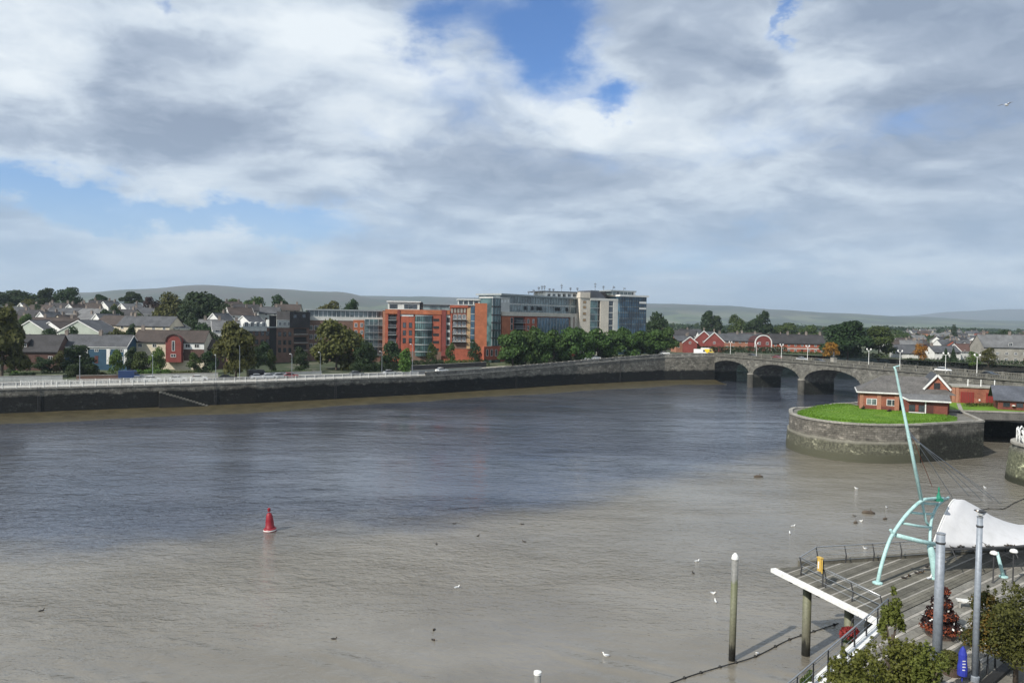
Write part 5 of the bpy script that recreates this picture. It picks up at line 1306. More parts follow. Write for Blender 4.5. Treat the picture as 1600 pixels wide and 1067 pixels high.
def catmull(pts, n):
    out = []
    for i in range(len(pts) - 1):
        p0, p1, p2, p3 = pts[max(i - 1, 0)], pts[i], pts[i + 1], pts[min(i + 2, len(pts) - 1)]
        for j in range(n):
            t = j / n; out.append(.5 * ((2 * p1) + (p2 - p0) * t + (2 * p0 - 5 * p1 + 4 * p2 - p3) * t * t + (3 * p1 - p0 - 3 * p2 + p3) * t ** 3))
    return out + [pts[-1]]
cc = catmull(curve, 5)
isl = T('island_quay', 'rounded stone island quay with grass on top in the river', 'island wall')
mb = MB(); ctr = sum(cc, Vector((0, 0))) / len(cc)
mid_ = Vector((80, 155))
def inset(p, s): d = (mid_ - p).normalized(); return p + d * s
for z0, z1, s0, s1 in ((-1.5, 3.35, 0, .35),):
    pass
mb.uv = []
L = 0; rowz = [(-1.5, -.12), (.6, .0), (2.2, .14), (3.45, .25), (3.5, .55), (5.0, .62), (IT, .70)]
for i, p in enumerate(cc):
    if i: L += (p - cc[i - 1]).length
    for z, s_ in rowz: q_ = inset(p, s_); mb.v.append((q_.x, q_.y, z)); mb.uv.append((L, z))
nr = len(rowz)
for i in range(len(cc) - 1):
    for j in range(nr - 1): a = i * nr + j; mb.f.append((a, a + nr, a + nr + 1, a + 1)); mb.m.append(0)
mb.build('wall', M_ISL, isl)
sect = [cc[-1], cn, Vector((92, 150)), back_r, Vector((109, 184))]
mb = MB(); wall_strip(mb, [tuple(inset(p, .45)) if i == 0 else tuple(p) for i, p in enumerate(dense(sect, 3))], -1.5, IT, 5); mb.build('wall', M_ISL2, isl)
rr = random.Random(5)
rim = [inset(p, .62) for p in cc] + [p for p in dense(sect[1:4], 2)]
rim = dense([tuple(p) for p in rim], 1.15)
for a, b in zip(rim, rim[1:]):
    d = b - a
    if d.length < .2 or (a.y > 175): continue
    MB().box(.012, d.length - .012, -.12, .62, 0, .30 + rr.uniform(-.02, .03)).build('coping_stone', MT['lichen'], isl, loc=(a.x, a.y, IT + .002), rz=atan2(d.y, d.x))
top = [inset(p, .7) for p in cc] + [p + (mid_ - p).normalized() * .3 for p in sect[1:]]
mb = MB(); mb.add([(p.x, p.y, IT) for p in top], [tuple(range(len(top)))]); mb.build('top', MT['setts'], isl)
def lawn_mat():
    mt = bpy.data.materials.new('lawn_grass'); mt.use_nodes = True; q = N(mt.node_tree)
    pos = q('ShaderNodeNewGeometry').outputs['Position']; n = q.noise(pos, .35, 6, .65); n2 = q.noise(pos, 5, 4, .7)
    c = q.mix(q.mrange(n, .35, .65), (.08, .165, .012), (.13, .235, .02)); c = q.mix(1.0, c, q.ramp(n2, [(.25, .8), (.75, 1.2)]), 'MULTIPLY')
    c = q.mix(q.mrange(q.noise(pos, .16, 5, .6), .56, .72, 0, .45), c, (.15, .16, .05))
    b = q('ShaderNodeBsdfPrincipled', i_Base_Color=c, i_Roughness=.8); b.inputs['Specular IOR Level'].default_value = .2
    bp = q('ShaderNodeBump', i_Strength=.3, i_Distance=.08, i_Height=n2); q.l.new(bp.outputs[0], b.inputs['Normal'])
    q('ShaderNodeOutputMaterial', i_Surface=b.outputs[0]); return mt
LAWN = lawn_mat()
lp = [Vector(G(u, v, IT + .1)[:2]) for u, v in ((1244, 646), (1250, 650.5), (1275, 655), (1310, 659), (1350, 662.5), (1395, 664), (1430, 663), (1465, 660.5), (1494, 656.5), (1490, 652), (1455, 646), (1410, 642), (1345, 636), (1320, 632), (1285, 634), (1258, 640))]
lp = catmull(lp + [lp[0]], 4)[:-1]; lc = sum(lp, Vector((0, 0))) / len(lp)
mb = MB(); nl = len(lp); mb.v = [(lc.x, lc.y, IT + .42)]; rings = (.35, .7, .92, 1.0)
for t in rings:
    for p in lp: q_ = lc + (p - lc) * t; mb.v.append((q_.x, q_.y, IT + (.40 if t < .8 else .30 if t < .95 else .006) + rr.uniform(-.03, .03) * (t < .99)))
for i in range(nl):
    mb.f.append((0, 1 + i, 1 + (i + 1) % nl)); mb.m.append(0)
    for j in range(3): a = 1 + j * nl; mb.f.append((a + i, a + nl + i, a + nl + (i + 1) % nl, a + (i + 1) % nl)); mb.m.append(0)
# keep the fan facing up
setp(mb.build('lawn', LAWN, smooth=True), kind='structure')
# tufts of longer grass over the lawn: uncountable
tv = MB(); polyx = [(p.x, p.y) for p in lp]
def inside(x, y, poly):
    c_ = False; j = len(poly) - 1
    for i in range(len(poly)):
        (xi, yi), (xj, yj) = poly[i], poly[j]
        if (yi > y) != (yj > y) and x < (xj - xi) * (y - yi) / (yj - yi) + xi: c_ = not c_
        j = i
    return c_
xs = [p.x for p in lp]; ys = [p.y for p in lp]; cnt = 0
while cnt < 9000:
    x, y = rr.uniform(min(xs), max(xs)), rr.uniform(min(ys), max(ys))
    if not inside(x, y, polyx): continue
    a = rr.uniform(0, pi); w_ = rr.uniform(.1, .2); h_ = rr.uniform(.02, .07); z = IT + .33
    tv.add([(x - w_ * cos(a), y - w_ * sin(a), z), (x + w_ * cos(a), y + w_ * sin(a), z), (x + .08 * rr.uniform(-1, 1), y, z + h_ + .1)], [(0, 1, 2)]); cnt += 1
setp(tv.build('grass', leafmat('leaf_grass', (.08, .17, .012), (.15, .27, .025), .3, 0)), 'short bright grass growing on the island lawn', None, kind='stuff')

# --- the rowing club house
z0 = IT + .05
c0 = A(1343, 640, 152); c1 = A(1404, 645, 149.2)
e1 = Vector((c1.x - c0.x, c1.y - c0.y)); Lc = e1.length
ch = T('club_house', 'low orange brick club house with slate hipped roofs and white eaves on the island', 'club house', (c0.x, c0.y, z0), atan2(e1.y, e1.x))
LT = 16.6; DP = 10.5; EV = 3.75
def tint(*a): return a
MB().box(0, Lc, 0, DP, -.5, EV).build('wall', MT['club'], ch)
for x, w_ in ((-.05, .75), (Lc * .44, .8), (Lc - .8, .85)): MB().box(x, x + w_, -.12, -.002, -.4, EV - .02).build('pier', MT['brick_pink'], ch)
for x in (2.2, 5.9): window(ch, x, -.02, 1.2, 1.9, 1.3, 0, 2, 'frame', 'glass' if x > 3 else 'glass_grey')
MB().box(.7, Lc - .8, -.06, -.002, -.4, .95).build('brick_base', MT['club_dark'], ch)
def hip(part, x0, x1, y0, y1, ze, zr, rx0, rx1, m, ry=None, parent=None, o_=.55):
    ry = (y0 + y1) / 2 if ry is None else ry
    v = [(x0 - o_, y0 - o_, ze), (x1 + o_, y0 - o_, ze), (x1 + o_, y1 + o_, ze), (x0 - o_, y1 + o_, ze), (rx0, ry, zr), (rx1, ry, zr)]
    r = MB().add(v, [(0, 1, 5, 4), (1, 2, 5), (2, 3, 4, 5), (3, 0, 4), (3, 2, 1, 0)]).build(part, MT[m], parent or ch)
    return r
hip('roof', 0, LT, 0, DP, EV + .16, EV + 3.3, 4.6, LT - 4.4, 'club_roof')
g = MB(); g.box(-.6, Lc + .2, -.68, -.5, EV - .12, EV + .15).box(-.68, -.5, -.499, DP + .6, EV - .12, EV + .15); g.build('eaves_board', MT['white'], ch)
# projecting wing with its own lower roof
MB().box(Lc + .6, LT - 1.2, -2.6, DP - .1, -.5, EV - .9).build('wall', MT['club_dark'], ch)  # the wing's shadow is painted in as a darker club brick
wx0, wx1 = Lc + .6, LT - 1.2
v = [(wx0 - .5, -3.3, EV - .85), (wx1 + .5, -3.3, EV - .85), (wx1 + .5, 1.5, EV + .95), (wx0 - .5, 1.5, EV + .95), (wx0 + 2.2, .3, EV + .95)]
MB().add([(wx0 + .9, -3.3, EV - .85), (wx1 + .5, -3.3, EV - .85), (wx1 + .5, 2.6, EV + 1.35), (wx0 - .3, 2.6, EV + 1.35), (wx0 - .5, -1.4, EV - .3)], [(0, 1, 2, 3, 4)]).add([(wx0 + .9, -3.3, EV - 1.05), (wx1 + .5, -3.3, EV - 1.05), (wx1 + .5, 2.6, EV + 1.15), (wx0 - .3, 2.6, EV + 1.15), (wx0 - .5, -1.4, EV - .5)], [(4, 3, 2, 1, 0)]).build('roof', MT['slate_light'], ch)
g = MB(); g.beam((wx0 + .9, -3.36, EV - .95), (wx1 + .5, -3.36, EV - .95), .14, .26).beam((wx0 - .55, -1.4, EV - .4), (wx0 + .86, -3.36, EV - .95), .14, .28); g.build('eaves_board', MT['white'], ch)
for x in (wx0 + 1.5, wx0 + 3.2): window(ch, x, -2.62, .6, 1.1, 1.3, 0, 2, 'dframe')
d_ = link('door', DOOR, ch, (wx0 + 4.6, -2.62, -.1)); d_.scale = (1.2, 1, 1.0)
MB().box(wx0 + 3.75, wx0 + 3.95, -2.78, -2.6, -.4, EV - 1.1).build('downpipe', MT['white'], ch)
MB().box(wx0 + .9, wx0 + 3.6, -3.6, -2.9, .42, .52).box(wx0 + 1.0, wx0 + 1.1, -3.5, -3.0, -.1, .42).box(wx0 + 3.4, wx0 + 3.5, -3.5, -3.0, -.1, .42).build('bench', MT['rail'], ch)
# gabled cross block at the far end
gx0, gx1 = LT - 4.7, LT - .6; gh = EV + 1.4; gr = 2.5; gm = (gx0 + gx1) / 2
MB().yprism([(gx0, -.5), (gx1, -.5), (gx1, gh), (gm, gh + gr), (gx0, gh)], 1.2, DP + 1).build('gable_wall', MT['club'], ch)
rf = MB()
for s_ in (-1, 1):
    xe = gm + s_ * (gx1 - gx0) / 2 * 1.16; ze = gh - gr * .16
    rf.yprism([(gm, gh + gr + .02), (gm, gh + gr + .24), (xe, ze + .22), (xe, ze)][::s_], .8, DP + 1.3)
rf.build('roof', MT['slate'], ch)
g = MB()
for s_ in (-1, 1): g.beam((gm, .72, gh + gr + .1), (gm + s_ * (gx1 - gx0) / 2 * 1.18, .72, gh - gr * .18 + .1), .1, .36)
g.build('bargeboard', MT['white'], ch)
window(ch, gm, 1.19, gh - .2, 1.1, 1.2, 0, 2, 'dframe', 'void')
MB().box(LT - .88, LT - .3, 1.6, DP, -.5, gh - .4).build('wall', MT['brick_red2'], ch)
shrub('small dark bush at the corner of the club house', 1349, 634, 150.5, 7, 1.2, 'dark', n=600)
shrub('dark rounded bush on the lawn before the club house', 1390, 638.5, 147, 10, 1.4, 'purple', n=600)
# --- boat house with two red doors
b0 = A(1487, 628, 168); b1 = A(1562, 630, 164)
e1 = Vector((b1.x - b0.x, b1.y - b0.y)); Lb = e1.length
bh = T('boat_house', 'brick boat house with two dark red doors under a flat parapet', 'boat house', (b0.x, b0.y, z0), atan2(e1.y, e1.x))
MB().box(0, Lb, 0, 7, -.6, 3.75).build('wall', MT['club'], bh)
for x0_, x1_ in ((1.7, 4.3), (6.6, 9.3)):
    d_ = MB()
    for i in range(6): xa = x0_ + (x1_ - x0_) * i / 6; d_.box(xa + .02, xa + (x1_ - x0_) / 6 - .02, -.10, -.002, -.1, 2.75)
    d_.box(x0_, x1_, -.06, -.001, -.1, 2.54)
    MB().box(x0_, x1_, -.09, -.002, -.1, 2.75).build('door', MT['reddoor'], bh)
    for i in range(1, 6): xa = x0_ + (x1_ - x0_) * i / 6; MB().box(xa - .03, xa + .03, -.12, -.091, -.1, 2.75).build('door_batten', MT['brick_dark'], bh)
for x in (0, .72, Lb - .9): MB().box(x, x + .6, -.16, -.003, -.5, 3.65).build('pier', MT['brick_pink'], bh)
MB().box(-.15, Lb + .15, -.28, 7.2, 3.76, 4.05).build('coping', MT['lichen'], bh)
for x in (3.1, 5.6, 8.2): MB().box(x - .09, x + .09, .6, .75, 4.06, 5.6).build('vent_post', MT['lamp'], bh)
MB().box(5.2, 5.5, -.3, -.17, .9, 1.3).build('wall_lamp', MT['lamp'], bh)
s0 = A(1550, 613, 156); sd_ = T('shed', 'long brick shed with a blue-grey slate roof at the view edge', 'shed', (s0.x + 1.1, s0.y - .4, z0 - .2), atan2(e1.y, e1.x))
MB().box(0, 22, 0, 7, -.6, 2.7).build('wall', MT['club_dark'], sd_)
MB().add([(-.9, -.5, 2.45), (22.5, -.5, 2.45), (22.5, 4.0, 5.2), (-.9, 4.0, 5.2)], [(0, 1, 2, 3)]).add([(-.9, -.5, 2.25), (22.5, -.5, 2.25), (22.5, 4.0, 5.0), (-.9, 4.0, 5.0)], [(3, 2, 1, 0)]).add([(-.9, -.5, 2.25), (22.5, -.5, 2.25), (22.5, -.5, 2.45), (-.9, -.5, 2.45)], [(0, 1, 2, 3)]).add([(-.9, 4.01, 5.2), (22.5, 4.01, 5.2), (22.5, 8, 2.45), (-.9, 8, 2.45)], [(0, 1, 2, 3)]).build('roof', MT['slate_blue'], sd_)
for x in (1.5, 3.8, 6.2, 8.6): window(sd_, x, -.01, 1.0, 1.2, .9, 0, 2, 'dframe')
MB().lathe([(.05, -.1), (.34, .0), (.34, .1), (.05, .2)], 12).build('lifebuoy', MT['lamp'], sd_, loc=(2.7, -.4, 1.3))
# --- the low link over the lock, grassy bank behind
lk = T('footbridge', 'low grassy-topped span over the dark lock beside the island', 'footbridge', (88.5, 151, 0), radians(-8))
MB().box(0, 48, 0, 5, 5.2, 6.7).build('deck', mat('span_stone', (.13, .125, .115), .85, .3, .5, fine=.2), lk)
MB().box(0, 48, -.12, .5, 6.701, 7.0).build('coping', MT['lichen'], lk)
MB().yprism([(1.5, 5.19), (26, 5.19), (26, 3.0), (20, 4.3), (12, 4.9), (4, 4.7), (1.5, 3.2)], .6, 1.2).build('arch_face', bpy.data.materials['span_stone'], lk)
mb = MB(); wall_strip(mb, [(86, 166), (145, 158)], -1.5, 6.6, 3); mb.build('lock_wall', M_ISL2, lk)
lk.children[-1].parent = None; lwl = bpy.data.objects[[o.name for o in COL.objects if o.name.startswith('lock_wall')][0]]; setp(lwl, 'dark weedy wall at the back of the lock', 'wall')
mb = MB(); mb.add([(88, 152.5, 6.72), (140, 146, 6.72), (146, 170, 7.0), (100, 186, 7.0), (86, 170, 6.72)], [(0, 1, 2, 3, 4)]); gr_ = mb.build('grass_bank', LAWN); setp(gr_, kind='structure')
h0 = Vector(G(1508, 633, 7)[:2]); h1 = Vector(G(1598, 632, 7)[:2]); hedge('low pale shrubby hedge before the boat house', (h0.x, h0.y, 6.7), (h1.x, h1.y, 6.7), .8, 1.2, 'olive', 1400, 12, .22)
# --- the near pier head with white hooped railing
ph = Vector((86.3, 113.0)); PR = 8.2
pier = T('pier_head', 'weedy round stone pier head with white hooped railing at the view edge', 'pier')
M_PIER = stonemat('pier_stonework', (.19, .185, .155), (.11, .115, .075), 4.9, .5, bw=1.0, bh=.45, lowcol=((.03, .032, .02), 1.1))
pts_ = [Vector((ph.x + PR * cos(t), ph.y + PR * sin(t))) for t in np.linspace(radians(95), radians(300), 26)]
pts_ = [Vector((130, ph.y + 8.3))] + pts_ + [Vector((130, ph.y - 12))]
mb = MB(); mb.uv = []; L = 0
rows_ = [(-1.5, -.5), (1.4, -.2), (3.6, 0), (5.0, .15), (5.05, .5), (5.8, .6)]
for i, p in enumerate(pts_):
    if i: L += (p - pts_[i - 1]).length
    for z, s_ in rows_:
        d = (ph - p).normalized(); q_ = p + d * s_; mb.v.append((q_.x, q_.y, z)); mb.uv.append((L, z))
for i in range(len(pts_) - 1):
    for j in range(5): a = i * 6 + j; mb.f.append((a, a + 6, a + 7, a + 1)); mb.m.append(0)
mb.build('wall', M_PIER, pier)
tp = [p + (ph - p).normalized() * .55 for p in pts_]
MB().add([(p.x, p.y, 5.8) for p in tp], [tuple(range(len(tp)))]).build('top', MT['setts'], pier)
for a, b in zip(tp[1:-1], tp[2:-1]):
    d = b - a; MB().box(.01, d.length - .01, -.3, .5, 0, .32).build('coping_stone', MT['lichen'], pier, loc=(a.x, a.y, 5.802), rz=atan2(d.y, d.x))
hr = T('hooped_railing', 'white painted hooped railing round the pier head', 'railing', (ph.x, ph.y, 5.8))
for i, t in enumerate(np.linspace(radians(110), radians(255), 13)):
    r1 = PR - 1.1; p = Vector((r1 * cos(t), r1 * sin(t))); tt = Vector((-sin(t), cos(t))); rin = Vector((cos(t), sin(t)))
    hp = [(p.x + tt.x * s_ * .7 , p.y + tt.y * s_ * .7, z) for s_, z in ((-1, 0), (-1.1, 1.2), (-.8, 1.9), (0, 2.3), (.8, 1.9), (1.1, 1.2), (1, 0))]
    MB().tube(hp, .11, 8).build('hoop', MT['lamp'], hr, smooth=True)
    MB().tube([(p.x - rin.x * .9, p.y - rin.y * .9, 0), (p.x, p.y, 1.5)], .09, 6).build('stay', MT['lamp'], hr)
mp = T('mooring_post', 'slim dark post standing on the pier head by the white hoops', 'post', (G(1596, 690, 6.3).x - .4, 112.5, 5.8)); MB().lathe([(.13, 0), (.13, 5.2), (.05, 5.4)], 10).build('shaft', MT['darksteel'], mp); MB().box(-.2, .2, -.2, .2, 0, .2).build('base', MT['concrete'], mp)
# muddy slope below the pier
mb = MB(); rrr = random.Random(8)
for i in range(13):
    for j in range(7):
        x = 74 + i * 3.2; y = 104 - j * 2.6 + .35 * i
        mb.v.append((x, y - 1.5, .95 - j * .22 + (i - 5) * .085 + rrr.uniform(-.1, .1)))
for i in range(12):
    for j in range(6): a = i * 7 + j; mb.f.append((a + 1, a + 8, a + 7, a)); mb.m.append(0)
setp(mb.build('mud_bank', M_MUD, smooth=True), kind='structure')
# ------------------------------------------------------------------ the near quay and its jutting boardwalk
QZ = 5.8
Tt = Vector(G(1213, 887, QZ)[:2]); Qq = Vector(G(1379, 969, QZ)[:2])
qd = (Vector(G(1262, 1075, QZ)[:2]) - Qq).normalized()            # the quay edge runs this way, towards us
bdir = Vector((.80, .60)).normalized(); bn = Vector((-bdir.y, bdir.x))
back_d = (Vector(G(1600, 857, QZ)[:2]) - Vector(G(1250, 880.5, QZ)[:2])).normalized()
Bk = Vector(G(1250, 880.5, QZ)[:2])
Tb = Tt                                             # tip
FAR = Bk + back_d * 45
def clip(poly, a, nrm):                             # keep the side the normal points to
    out = []
    for i in range(len(poly)):
        p, q_ = poly[i], poly[(i + 1) % len(poly)]; dp, dq = (p - a).dot(nrm), (q_ - a).dot(nrm)
        if dp >= 0: out.append(p)
        if dp * dq < 0: out.append(p + (q_ - p) * (dp / (dp - dq)))
    return out
near_q = Qq + qd * 34
outer = [Tt, Qq, near_q, Vector((62, near_q.y)), Vector((62, 52)), FAR, Bk]
outer = [Tt + (Qq - Tt).normalized() * .0, Qq, near_q, Vector((62, near_q.y - 1)), Vector((62, FAR.y)), FAR]
deck_poly = [Tt, Qq, Qq + bdir * 26, FAR]
# solid ground of the quay (below the paving), and the quay wall
quay_poly = [Qq, near_q, Vector((70, near_q.y)), Vector((70, 66)), Qq + bdir * 30]
setp(MB().prism([tuple(p) for p in quay_poly], QZ - .5, QZ - .14).build('quay_ground', MT['asphalt']), kind='structure')
nw = T('near_quay_wall', 'stone quay wall under the white edge of the near walkway', 'wall')
M_NQ = stonemat('near_quay_stone', (.17, .16, .14), (.045, .047, .035), 2.6, .6)
mb = MB(); wall_strip(mb, dense([tuple(near_q), tuple(Qq), tuple(Qq + bdir * 30)][0:2], 2), -1.5, QZ - .14, 4); mb.build('wall', M_NQ, nw)
mb = MB(); wall_strip(mb, [tuple(Qq + Vector((.02, 0))), tuple(Qq + bdir * 30)], -1.5, QZ - .14, 4); mb.build('wall', M_NQ, nw)
d = Qq - near_q
n_ = 22
for i in range(n_):
    a = near_q + d * (i / n_); MB().box(.01, d.length / n_ - .01, -.5, .12, 0, .30).build('coping_stone', MT['frame'], nw, loc=(a.x, a.y, QZ - .14), rz=atan2(d.y, d.x))
# boardwalk: boards laid diagonally, dark boards and pale grip strips in turn
bw_ = T('boardwalk', 'triangular timber boardwalk jutting over the river on piles with a white edge', 'boardwalk')
def strip_between(poly, a0, w0, w1):
    p = clip(poly, a0 + bn * w0, bn); return clip(p, a0 + bn * w1, -bn) if len(p) > 2 else p
def dedupe(p):
    out = []
    for q_ in p:
        if not out or (q_ - out[-1]).length > 1e-3: out.append(q_)
    if len(out) > 2 and (out[0] - out[-1]).length < 1e-3: out.pop()
    return out
ccw = lambda P_: P_ if sum(P_[i].x * P_[(i + 1) % len(P_)].y - P_[(i + 1) % len(P_)].x * P_[i].y for i in range(len(P_))) > 0 else P_[::-1]
deck_poly = ccw(deck_poly)
def lay(poly, w0, w1, root, part, pat, z0, z1):
    w_ = w0; i = 0
    while w_ < w1:
        wd, m_, gap = pat[i % len(pat)]
        p = dedupe(strip_between(poly, Qq, w_, w_ + wd - gap))
        if len(p) > 2:
            jit = ((i * 37) % 11 - 5) * .0016
            MB().prism([tuple(x) for x in ccw(p)], z0, z1 + jit).build(part, MT[m_], root)
        w_ += wd; i += 1
lay(deck_poly, 0, 14, bw_, 'deck_board', [(.30, 'timber', .02), (.30, 'timber', .02), (.30, 'timber', .02), (.16, 'timber_pale', .02)], QZ - .1, QZ)
MB().prism([tuple(p) for p in ccw([p + (sum(deck_poly, Vector((0, 0))) / 4 - p).normalized() * .3 for p in deck_poly])], QZ - .45, QZ - .104).build('frame', MT['darksteel'], bw_)
fd = (Qq - Tt).normalized(); fn = Vector((fd.y, -fd.x))             # outwards, front edge
if fn.dot(Vector((-1, -1))) < 0: fn = -fn
mb = MB(); e0, e1_ = Tt - fd * .1, Qq + fd * .1
mb.prism([tuple(p) for p in ccw([e0, e1_, e1_ + fn * .42, e0 + fn * .42])], QZ - .30, QZ - .02); mb.build('fascia', MT['frame'], bw_)
bnn = Vector((-back_d.y, back_d.x))
mb = MB(); mb.prism([tuple(p) for p in ccw([Bk + bnn * .02, FAR + bnn * .02, FAR + bnn * .3, Bk + bnn * .3])], QZ - .3, QZ + .16); mb.build('kerb', MT['timber'], bw_)
M_PILE = mat('pile_steel', (.20, .20, .17), .7, .3, .8, dirt=((.10, .115, .03), .8), fine=.2)
def pile_mat():
    mt = bpy.data.materials.new('stained_pile'); mt.use_nodes = True; q = N(mt.node_tree)
    pos = q('ShaderNodeNewGeometry').outputs['Position']; z = q('ShaderNodeSeparateXYZ', i_0=pos).outputs[2]
    n = q.noise(q.mapping(pos, scale=(2, 2, .4)), 1.2, 5, .65); zz = q.math('ADD', z, q.math('MULTIPLY_ADD', n, 2.4, -1.2))
    c = q.ramp(q.math('DIVIDE', zz, 8.0), [(0.0, (.012, .012, .010)), (.10, (.018, .018, .014)), (.16, (.12, .115, .085)), (.5, (.15, .155, .10)), (.68, (.11, .12, .06)), (.74, (.17, .17, .16)), (1, (.21, .21, .20))])
    c = q.mix(1.0, c, q.ramp(q.noise(pos, 6, 4, .6), [(.3, .75), (.7, 1.2)]), 'MULTIPLY')
    b = q('ShaderNodeBsdfPrincipled', i_Base_Color=c, i_Roughness=.6); q('ShaderNodeOutputMaterial', i_Surface=b.outputs[0]); return mt
M_STP = pile_mat()
for u, v, r_pile in ((1253, 909, .30), (1318, 941, .30)):
    p = G(u, v, QZ - .4); p = Vector((p.x, p.y)) + (-fn) * .5
    MB().tube([(p.x, p.y, -2.5), (p.x, p.y, QZ - .42)], r_pile, 16).build('pile', M_STP, bw_, smooth=True)
for t in (.25, .5, .75): p = Bk + back_d * 20 * t - bnn * 1.5; MB().tube([(p.x, p.y, -2.5), (p.x, p.y, QZ - .46)], .3, 12).build('pile', M_STP, bw_, smooth=True)
mb = MB()
for t in (.12, .4, .68, .93):
    p = Tt + fd * (Qq - Tt).length * t - fn * .35; q_ = p + bdir * 9 * (1 if t > .2 else .4); mb.beam((p.x, p.y, QZ - .62), (q_.x, q_.y, QZ - .62), .25, .32)
mb.build('joist', MT['darksteel'], bw_)['kind'] = 'stuff'
# paving on the quay, same diagonal courses
pv_ = T('quay_paving', None, None); del_ = [k_ for k_ in pv_.keys()]
pv_['kind'] = 'structure'; pv_.name = 'quay_pavement'
pav = ccw([Qq + qd * .0, near_q, Vector((62, near_q.y)), Vector((62, 64)), Qq + bdir * 30])
pav = [p + (Vector((34, 42)) - p).normalized() * .12 if i in (0, 1) else p for i, p in enumerate(pav)]
cntp = 0
w_ = -.02; i = 0
while w_ > -16:
    wd = .62 if i % 2 == 0 else .24
    rowp = dedupe(clip(clip(pav, Qq + bn * (w_ - wd + .025), bn), Qq + bn * w_, -bn))
    if len(rowp) > 2:
        ts = [(p - Qq).dot(bdir) for p in rowp]; t = min(ts); step = 1.25
        ph_ = (i * .43) % step; t = math.floor(t / step) * step - ph_
        while t < max(ts):
            pc = dedupe(clip(clip(rowp, Qq + bdir * (t + .012), bdir), Qq + bdir * (t + step - .012), -bdir))
            if len(pc) > 2 and cntp < 290:
                cen = sum(pc, Vector((0, 0))) / len(pc); uu = CX + F * cen.x / cen.y; vv = 508 + (H - QZ) * F / cen.y
                if 1230 < uu < 1640 and vv < 1090:
                    MB().prism([tuple(x) for x in ccw(pc)], QZ - .138, QZ - .02 + ((cntp * 29) % 7 - 3) * .002).build('paving_slab', MT['setts' if i % 2 == 0 else 'timber_pale'], pv_); cntp += 1
            t += step
    w_ -= wd; i += 1
rest = MB().prism([tuple(p) for p in ccw(pav)], QZ - .139, QZ - .06).build('paving_bed', MT['setts'], pv_)
# railing round the boardwalk and along the quay edge
def steel_rail(label, path, h=1.25, bay=2.2, lean=None, wires=(.2, .55, .88), z=QZ, mid='galv', top='steel'):
    root = T('railing', label, 'railing', (path[0].x, path[0].y, z)); o_ = path[0]
    line = [path[0]]
    for a, b in zip(path, path[1:]):
        n = max(1, round((b - a).length / bay)); line += [a + (b - a) * ((i + 1) / n) for i in range(n)]
    ln = lean or Vector((0, 0))
    for p in line:
        q_ = p - o_
        MB().tube([(q_.x, q_.y, -.1), (q_.x + ln.x * .1, q_.y + ln.y * .1, h * .45), (q_.x - ln.x * .12, q_.y - ln.y * .12, h)], [.055, .05, .035], 8).build('post', MT['darksteel'], root)
    for zz in wires:
        MB().tube([(p.x - o_.x, p.y - o_.y, zz * h) for p in line], .014, 6).build('wire', MT[mid], root)
    MB().tube([(p.x - o_.x - ln.x * .12, p.y - o_.y - ln.y * .12, h + .03) for p in line], .045, 8).build('handrail', MT[top], root, smooth=True)
    return root
cdeck = sum(deck_poly, Vector((0, 0))) / 4
fi = Tt + fd * 1.8 - fn * .7; li = Qq - fd * .5 - fn * .4
steel_rail('steel wire railing along the white front edge of the boardwalk', [fi, li], 1.3, 2.3, -fn)
steel_rail('steel wire railing along the river side of the boardwalk', [fi, Bk + back_d * 1.2 - bnn * .35, Bk + back_d * 26 - bnn * .35], 1.25, 2.6, -bnn)
steel_rail('silver railing running down the edge of the near quay', [Qq + Vector((.45, .25)), near_q + Vector((.35, .25))], 1.25, 2.0, None)
# lifebuoy locker on the railing
lp_ = fi + (li - fi) * .30 + fn * .12
lb = T('lifebuoy_holder', 'yellow lifebuoy locker with its door ajar on the boardwalk railing', 'lifebuoy', (lp_.x, lp_.y, QZ + 1.02), atan2(fd.y, fd.x))
MB().box(0, .34, -.03, .03, .0, .86).build('door', MT['yellow'], lb, loc=(.12, -.06, .04), rz=-.7)
MB().box(-.30, .05, -.1, .06, .02, .92).box(-.34, .09, -.13, .09, .92, 1.0).build('housing', MT['yellow'], lb)
MB().box(-.2, -.1, -.14, -.105, .2, .7).build('label_strip', MT['frame'], lb)
MB().tube([(.1, .05, -1.0), (.1, .05, .85)], .05, 8).build('post', MT['darksteel'], lb)

# ------------------------------------------------------------------ the teal mast, ribs and the white canopy
def W(u, v, y): p = A(u, v, y); return p
cs = T('mast_structure', 'teal painted steel ribs and tall leaning mast that carry the white canopy', 'mast')
def bez(pts, n=18):
    P_ = [Vector(p) for p in pts]; out = []
    return [v for v in catmull(P_, n)]
f1 = G(1371, 911, QZ); f1y = f1.y
rib = bez([f1, W(1378, 880, f1y), W(1391, 842, f1y + .3), W(1410, 812, f1y + .8), W(1429, 791, f1y + 1.3), W(1443, 781, f1y + 1.7), W(1458, 778.5, f1y + 2.4), W(1474, 778, f1y + 3.2)], 5)
MB().tube(rib, [.125 if i < len(rib) * .75 else .105 for i in range(len(rib))], 10).build('rib', MT['teal'], cs, smooth=True)
f2 = G(1461, 904, QZ)
rib2 = bez([f2, W(1459, 880, f2.y), W(1453, 852, f2.y + .2)], 5)
MB().tube(rib2, [.16, .19, .22, .24, .25, .25, .25, .25, .24, .22, .2][:len(rib2)], 12).build('leg', MT['teal'], cs, smooth=True)
f3 = bez([W(1453, 850, f2.y + .2), W(1455, 815, f2.y + 1.5), W(1465, 790, f2.y + 3), W(1482, 777, f2.y + 4.4)], 5)
MB().tube(f3, .10, 8).build('rib', MT['teal'], cs, smooth=True)
